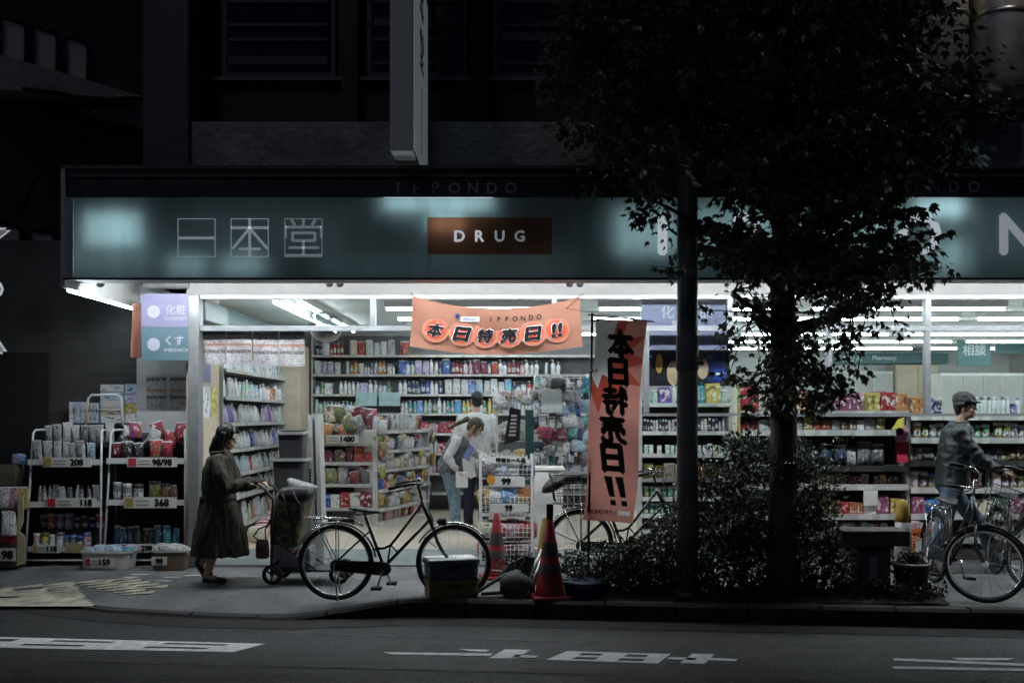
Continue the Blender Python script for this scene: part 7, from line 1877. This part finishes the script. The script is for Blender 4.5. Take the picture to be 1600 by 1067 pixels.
def wob(a, b, n=7, k=.05):
    out = []
    for i in range(n + 1):
        p = V(a).lerp(V(b), i / n)
        if 0 < i < n: p += V((rnd.uniform(-k, k), rnd.uniform(-k, k), rnd.uniform(-k, k) * .5))
        out.append(p)
    return out
mb = MB()
tp = [V((xt, Yt, gz - .02)), V((xt - .01, Yt, .5)), V((xt + .01, Yt, 1.2)), V((xt + .0, Yt - .02, 2.0)), V((xt - .02, Yt - .05, 2.9)), V((xt + .01, Yt - .12, 4.0)), V((xt - .02, Yt - .2, 5.4))]
mb.tube(tp, [.155, .128, .118, .112, .105, .075, .035], 14)
obj('trunk', mb, bark, tr)
# crown: clumps of leaves placed along limbs that fan out in three dimensions
OUT_L = [(-10, 860), (60, 850), (105, 868), (160, 880), (200, 890), (250, 925), (300, 960), (345, 1005), (400, 1035), (450, 1075), (500, 1090), (560, 1110), (620, 1165), (650, 1200)]
OUT_R = [(-10, 1425), (60, 1440), (120, 1455), (180, 1495), (240, 1490), (300, 1405), (345, 1405), (372, 1400), (400, 1395), (440, 1395), (480, 1395), (520, 1345), (560, 1300), (600, 1290), (650, 1250)]
def oi_(tab, y):
    for (a, xa), (b, xb) in zip(tab, tab[1:]):
        if y <= b: return lerp(xa, xb, max(0, (y - a) / (b - a)))
    return tab[-1][1]
lm = [MB(), MB(), MB()]; limbs = MB(); twigs = MB()
clumps = []
def depth_ok(p): return not (p.z < 4.05 and p.y > 9.42) and p.y < 10.6
tries = 0
while len(clumps) < 600 and tries < 16000:
    tries += 1
    py = rnd.uniform(-130, 640); Yd = 8.75 + rnd.uniform(-1.15, .62 if py > 235 else 1.3)
    l, r_ = oi_(OUT_L, max(py, -10)), oi_(OUT_R, max(py, -10)); px = rnd.uniform(l, r_)
    # thin out below the crown, keep a dense heart and ragged sides
    if py > 430:
        if px > 1260 and rnd.random() < .02 + (py - 430) / 200: continue
        if px < 1190 and rnd.random() < .62 + (py - 430) / 700: continue
        if 1190 <= px <= 1260 and rnd.random() < .4: continue
    if 325 < py < 430 and px < 1055 and rnd.random() < .8: continue
    if 300 < py < 430 and px > 1385 and rnd.random() < .66: continue
    # ragged gaps
    if noise.noise(V((px / 55, py / 55, 4))) > .46 and py > 300: continue
    p = V((X(px, 8.85), Yd, Z(py, 8.85)))
    if not depth_ok(p): continue
    if 1030 < px < 1120 and py > 232 and Yd < 9.1: continue
    clumps.append((p, px, py))
ends = []
for p, px, py in clumps:
    ends.append(p)
# limbs
bases = [(V((xt, Yt - .03, 2.3)), .05), (V((xt, Yt - .05, 2.8)), .055), (V((xt, Yt - .08, 3.4)), .05), (V((xt, Yt - .12, 4.0)), .045), (V((xt, Yt - .16, 4.7)), .04), (V((xt, Yt - .2, 5.3)), .03)]
majors = []
for k in range(26):
    b, r0 = bases[k % 6]
    tgt = min(ends, key=lambda q: (q - (b + V((1.5 * math.cos(k * 2.4), .5 * math.sin(k * 2.4) - .1, .35 + .2 * math.sin(k))))).length)
    if not depth_ok(tgt): continue
    pts = wob(b, tgt, 6, .06); majors.append(pts); limbs.tube(pts, [lerp(r0, .010, i / 6) for i in range(7)], 8)
obj('limb', limbs, bark, tr)
allp = [q for m_ in majors for q in m_] + tp[3:]
for p in ends:
    a = min(allp, key=lambda q: (q - p).length)
    if (a - p).length < 1.6:
        pts = wob(a, p, 4, .035); twigs.tube(pts, [.009, .007, .006, .005, .003], 5)
obj('twig', twigs, bark, tr)
for p, px, py in clumps:
    n_ = rnd.randint(40, 64) if py < 440 else rnd.randint(22, 36); rad = rnd.uniform(.13, .26) if py < 440 else rnd.uniform(.09, .17)
    edge_ = px < oi_(OUT_L, max(py, -10)) + 60 or px > oi_(OUT_R, max(py, -10)) - 60
    if edge_: n_ = int(n_ * .55)
    for _ in range(n_):
        v = rv(rnd) * rad * rnd.uniform(.2, 1) ** .6; q = p + V((v.x * 1.15, v.y, v.z * .8))
        if not depth_ok(q): continue
        d = V((v.x * 2, v.y * 1.5, -.10 - abs(v.z))) + rv(rnd) * .12; nn = V((rnd.uniform(-.6, .6), rnd.uniform(-.9, .2), .7))
        leaf3(lm[rnd.randint(0, 2)], q, d, nn, rnd.uniform(.052, .092) * (1 if py < 440 else .82), rnd)
# the long bare spray reaching out on the left
for a, b in (((905, 190), (855, 105)), ((960, 300), (905, 292)), ((1400, 390), (1488, 362)), ((1390, 330), (1462, 322)), ((1385, 420), (1450, 415)), ((1270, 585), (1318, 592)), ((1100, 420), (1015, 415)), ((1190, 500), (1095, 560)), ((1200, 560), (1165, 650)), ((1400, 60), (1475, 110)), ((1430, 120), (1505, 100)), ((1440, 20), (1462, 50))):
    p0, p1 = P(*a, 8.6), P(*b, 8.5); tmp = wob(p0, p1, 5, .02); mbt = MB().tube(tmp, [.006, .005, .004, .004, .003, .002], 5); twigs2 = obj('twig', mbt, bark, tr)
    for i in range(9):
        q = p0.lerp(p1, .25 + .75 * i / 8) + rv(rnd) * .03; leaf3(lm[i % 3], q, rv(rnd) + V((0, 0, -.7)), V((rnd.uniform(-.5, .5), -.6, .6)), rnd.uniform(.07, .11), rnd)
for i, (c, c2) in enumerate((((.042, .054, .028), (.10, .115, .058)), ((.052, .060, .030), (.12, .125, .065)), ((.030, .044, .024), (.08, .098, .052)))):
    o = obj('crown', lm[i], leafmat('leaf_green' if i == 0 else 'leaf_green_%s' % ('light' if i == 1 else 'dark'), c, c2), tr)

# ---- shrubs
def shrub(name, label, base_, clump_list, n_per, size, mats_, rnd, stems=9, h=1.0, spread=.25):
    t = thing(name, label, 'shrub', tuple(base_))
    mbs = [MB(), MB()]; st = MB()
    for i, (c, rad) in enumerate(clump_list):
        if i % max(1, len(clump_list) // (stems * 3)) == 0:
            st.tube(wob(V(base_) + V((rnd.uniform(-spread, spread), rnd.uniform(-.08, .08), .0)), c, 5, .03), [.010, .009, .008, .006, .004, .003], 5)
        for _ in range(n_per):
            v = rv(rnd) * rad * rnd.uniform(.15, 1) ** .5; q = c + v
            if q.z < base_[2] + .01: continue
            leaf1(mbs[rnd.randint(0, 1)], q, v + V((0, 0, .05)) + rv(rnd) * .08, rv(rnd) + V((0, -.3, .6)), rnd.uniform(size * .7, size * 1.25))
    obj('stem', st, bark, t)
    for m_, k in zip(mbs, mats_): obj('foliage', m_, k, t)
    return t
sm1, sm2 = leafmat('shrub_leaf', (.014, .021, .010), (.03, .042, .019)), leafmat('shrub_leaf_dark', (.009, .015, .008), (.022, .031, .016))
def scatter(lx, hx, ly, hy, Yc_, dY, n, test, rad, rnd):
    out = []; k = 0
    while len(out) < n and k < n * 40:
        k += 1
        px, py, Yd = rnd.uniform(lx, hx), rnd.uniform(ly, hy), Yc_ + rnd.uniform(-dY, dY)
        if test(px, py): out.append((V((X(px, Yc_), Yd, Z(py, Yc_))), rnd.uniform(*rad)))
    return out
r1 = random.Random(21)
Ys = 9.12
prof = [(1060, 800), (1085, 720), (1110, 690), (1140, 675), (1180, 668), (1220, 672), (1255, 682), (1280, 715), (1300, 780), (1318, 850), (1330, 900)]
def below(px, py, off=0):
    t = prof[0][1]
    for (a, ya), (b, yb) in zip(prof, prof[1:]):
        if a <= px <= b: t = lerp(ya, yb, (px - a) / (b - a))
    return py > t + 12 + off and not (py < 760 and r1.random() < .25) and not (noise.noise(V((px / 22, py / 22, 2))) > .32 and py < 850)
shrub('tall_shrub', 'tall dense shrub around the trunk of the street tree', (xt - .05, Ys, ground(xt, Ys)), scatter(1064, 1326, 668, 935, Ys, .26, 300, below, (.07, .14), r1), 78, .046, (sm1, sm2), r1, spread=.5)
r2 = random.Random(22)
prof2 = [(878, 880), (900, 852), (940, 842), (985, 838), (1020, 822), (1050, 790), (1064, 770)]
def below2(px, py):
    t = prof2[0][1]
    for (a, ya), (b, yb) in zip(prof2, prof2[1:]):
        if a <= px <= b: t = lerp(ya, yb, (px - a) / (b - a))
    return py > t + 8
Yh = 9.2
shrub('low_shrub', 'low spreading shrub between the flag pole and the round pole', (X(975, Yh), Yh, ground(1, Yh)), scatter(884, 1062, 775, 925, Yh, .2, 150, below2, (.06, .12), r2), 80, .040, (sm1, sm2), r2, spread=.4)
r3 = random.Random(23)
def spray(name, label, base_, tips, size, mats_, rnd):
    t = thing(name, label, 'plant', tuple(base_)); st = MB(); lf = MB()
    for tip in tips:
        pts = wob(base_, tip, 5, .03); st.tube(pts, [.006, .005, .005, .004, .003, .002], 5)
        for k in range(34):
            u = rnd.uniform(.3, 1.05); q = V(base_).lerp(V(tip), u) + rv(rnd) * .05; leaf1(lf, q, rv(rnd) + (V(tip) - V(base_)).normalized() * .8, rv(rnd) + V((0, 0, .5)), rnd.uniform(size * .7, size * 1.3))
    obj('stem', st, bark, t); obj('foliage', lf, mats_, t); return t
spray('weed', 'loose leafy weed sprouting beside the stone bench, with a yellow tint', (X(1285, 9.1), 9.1, ground(2.9, 9.1)), [P(px, py, 9.1) for px, py in ((1310, 690), (1325, 680), (1300, 700), (1290, 715), (1318, 745), (1280, 740), (1302, 790), (1312, 820))], .045, leafmat('weed_leaf', (.06, .075, .02), (.16, .15, .04)), r3)
pot = [o for o in bpy.data.objects if o.name.startswith('potted_plant')][0]
lf = MB(); st = MB()
b0 = V((X(1427, 8.98), 9.03, ground(3.5, 8.98) + .26))
for k in range(26):
    a = r3.uniform(0, 2 * PI); rr = r3.uniform(.05, .30); tip = b0 + V((rr * math.cos(a), rr * .7 * math.sin(a), r3.uniform(.0, .10) - rr * .75)); mid = b0 + V((rr * .6 * math.cos(a), rr * .4 * math.sin(a), .12))
    st.tube([b0, mid, tip], [.004, .003, .002], 4)
    for j in range(26):
        u = r3.uniform(.3, 1.1); q = (b0.lerp(mid, u * 2) if u < .5 else mid.lerp(tip, u * 2 - 1)) + rv(r3) * .04; leaf1(lf, q, rv(r3) + V((0, 0, -.3)), rv(r3) + V((0, -.2, .6)), r3.uniform(.03, .055))
obj('stem', st, bark, pot); obj('foliage', lf, sm1, pot)
r5 = random.Random(25)
shrub('low_shrub', 'small leafy tuft growing at the kerb behind the grey sack', (X(812, 9.3), 9.3, ground(.07, 9.3)), scatter(783, 842, 862, 905, 9.3, .1, 26, lambda a, b: b > 868 + abs(a - 815) * .5, (.04, .08), r5), 50, .036, (sm1, sm2), r5, spread=.1)
r4 = random.Random(24)
shrub('low_shrub', 'dark ragged shrub at the kerb between the stone bench and the pot', (X(1385, 8.85), 8.85, ground(3.3, 8.85)), scatter(1330, 1470, 898, 940, 8.85, .12, 40, lambda a, b: b > 915 - 12 * math.sin(a / 20), (.05, .10), r4), 60, .036, (sm1, sm2), r4)
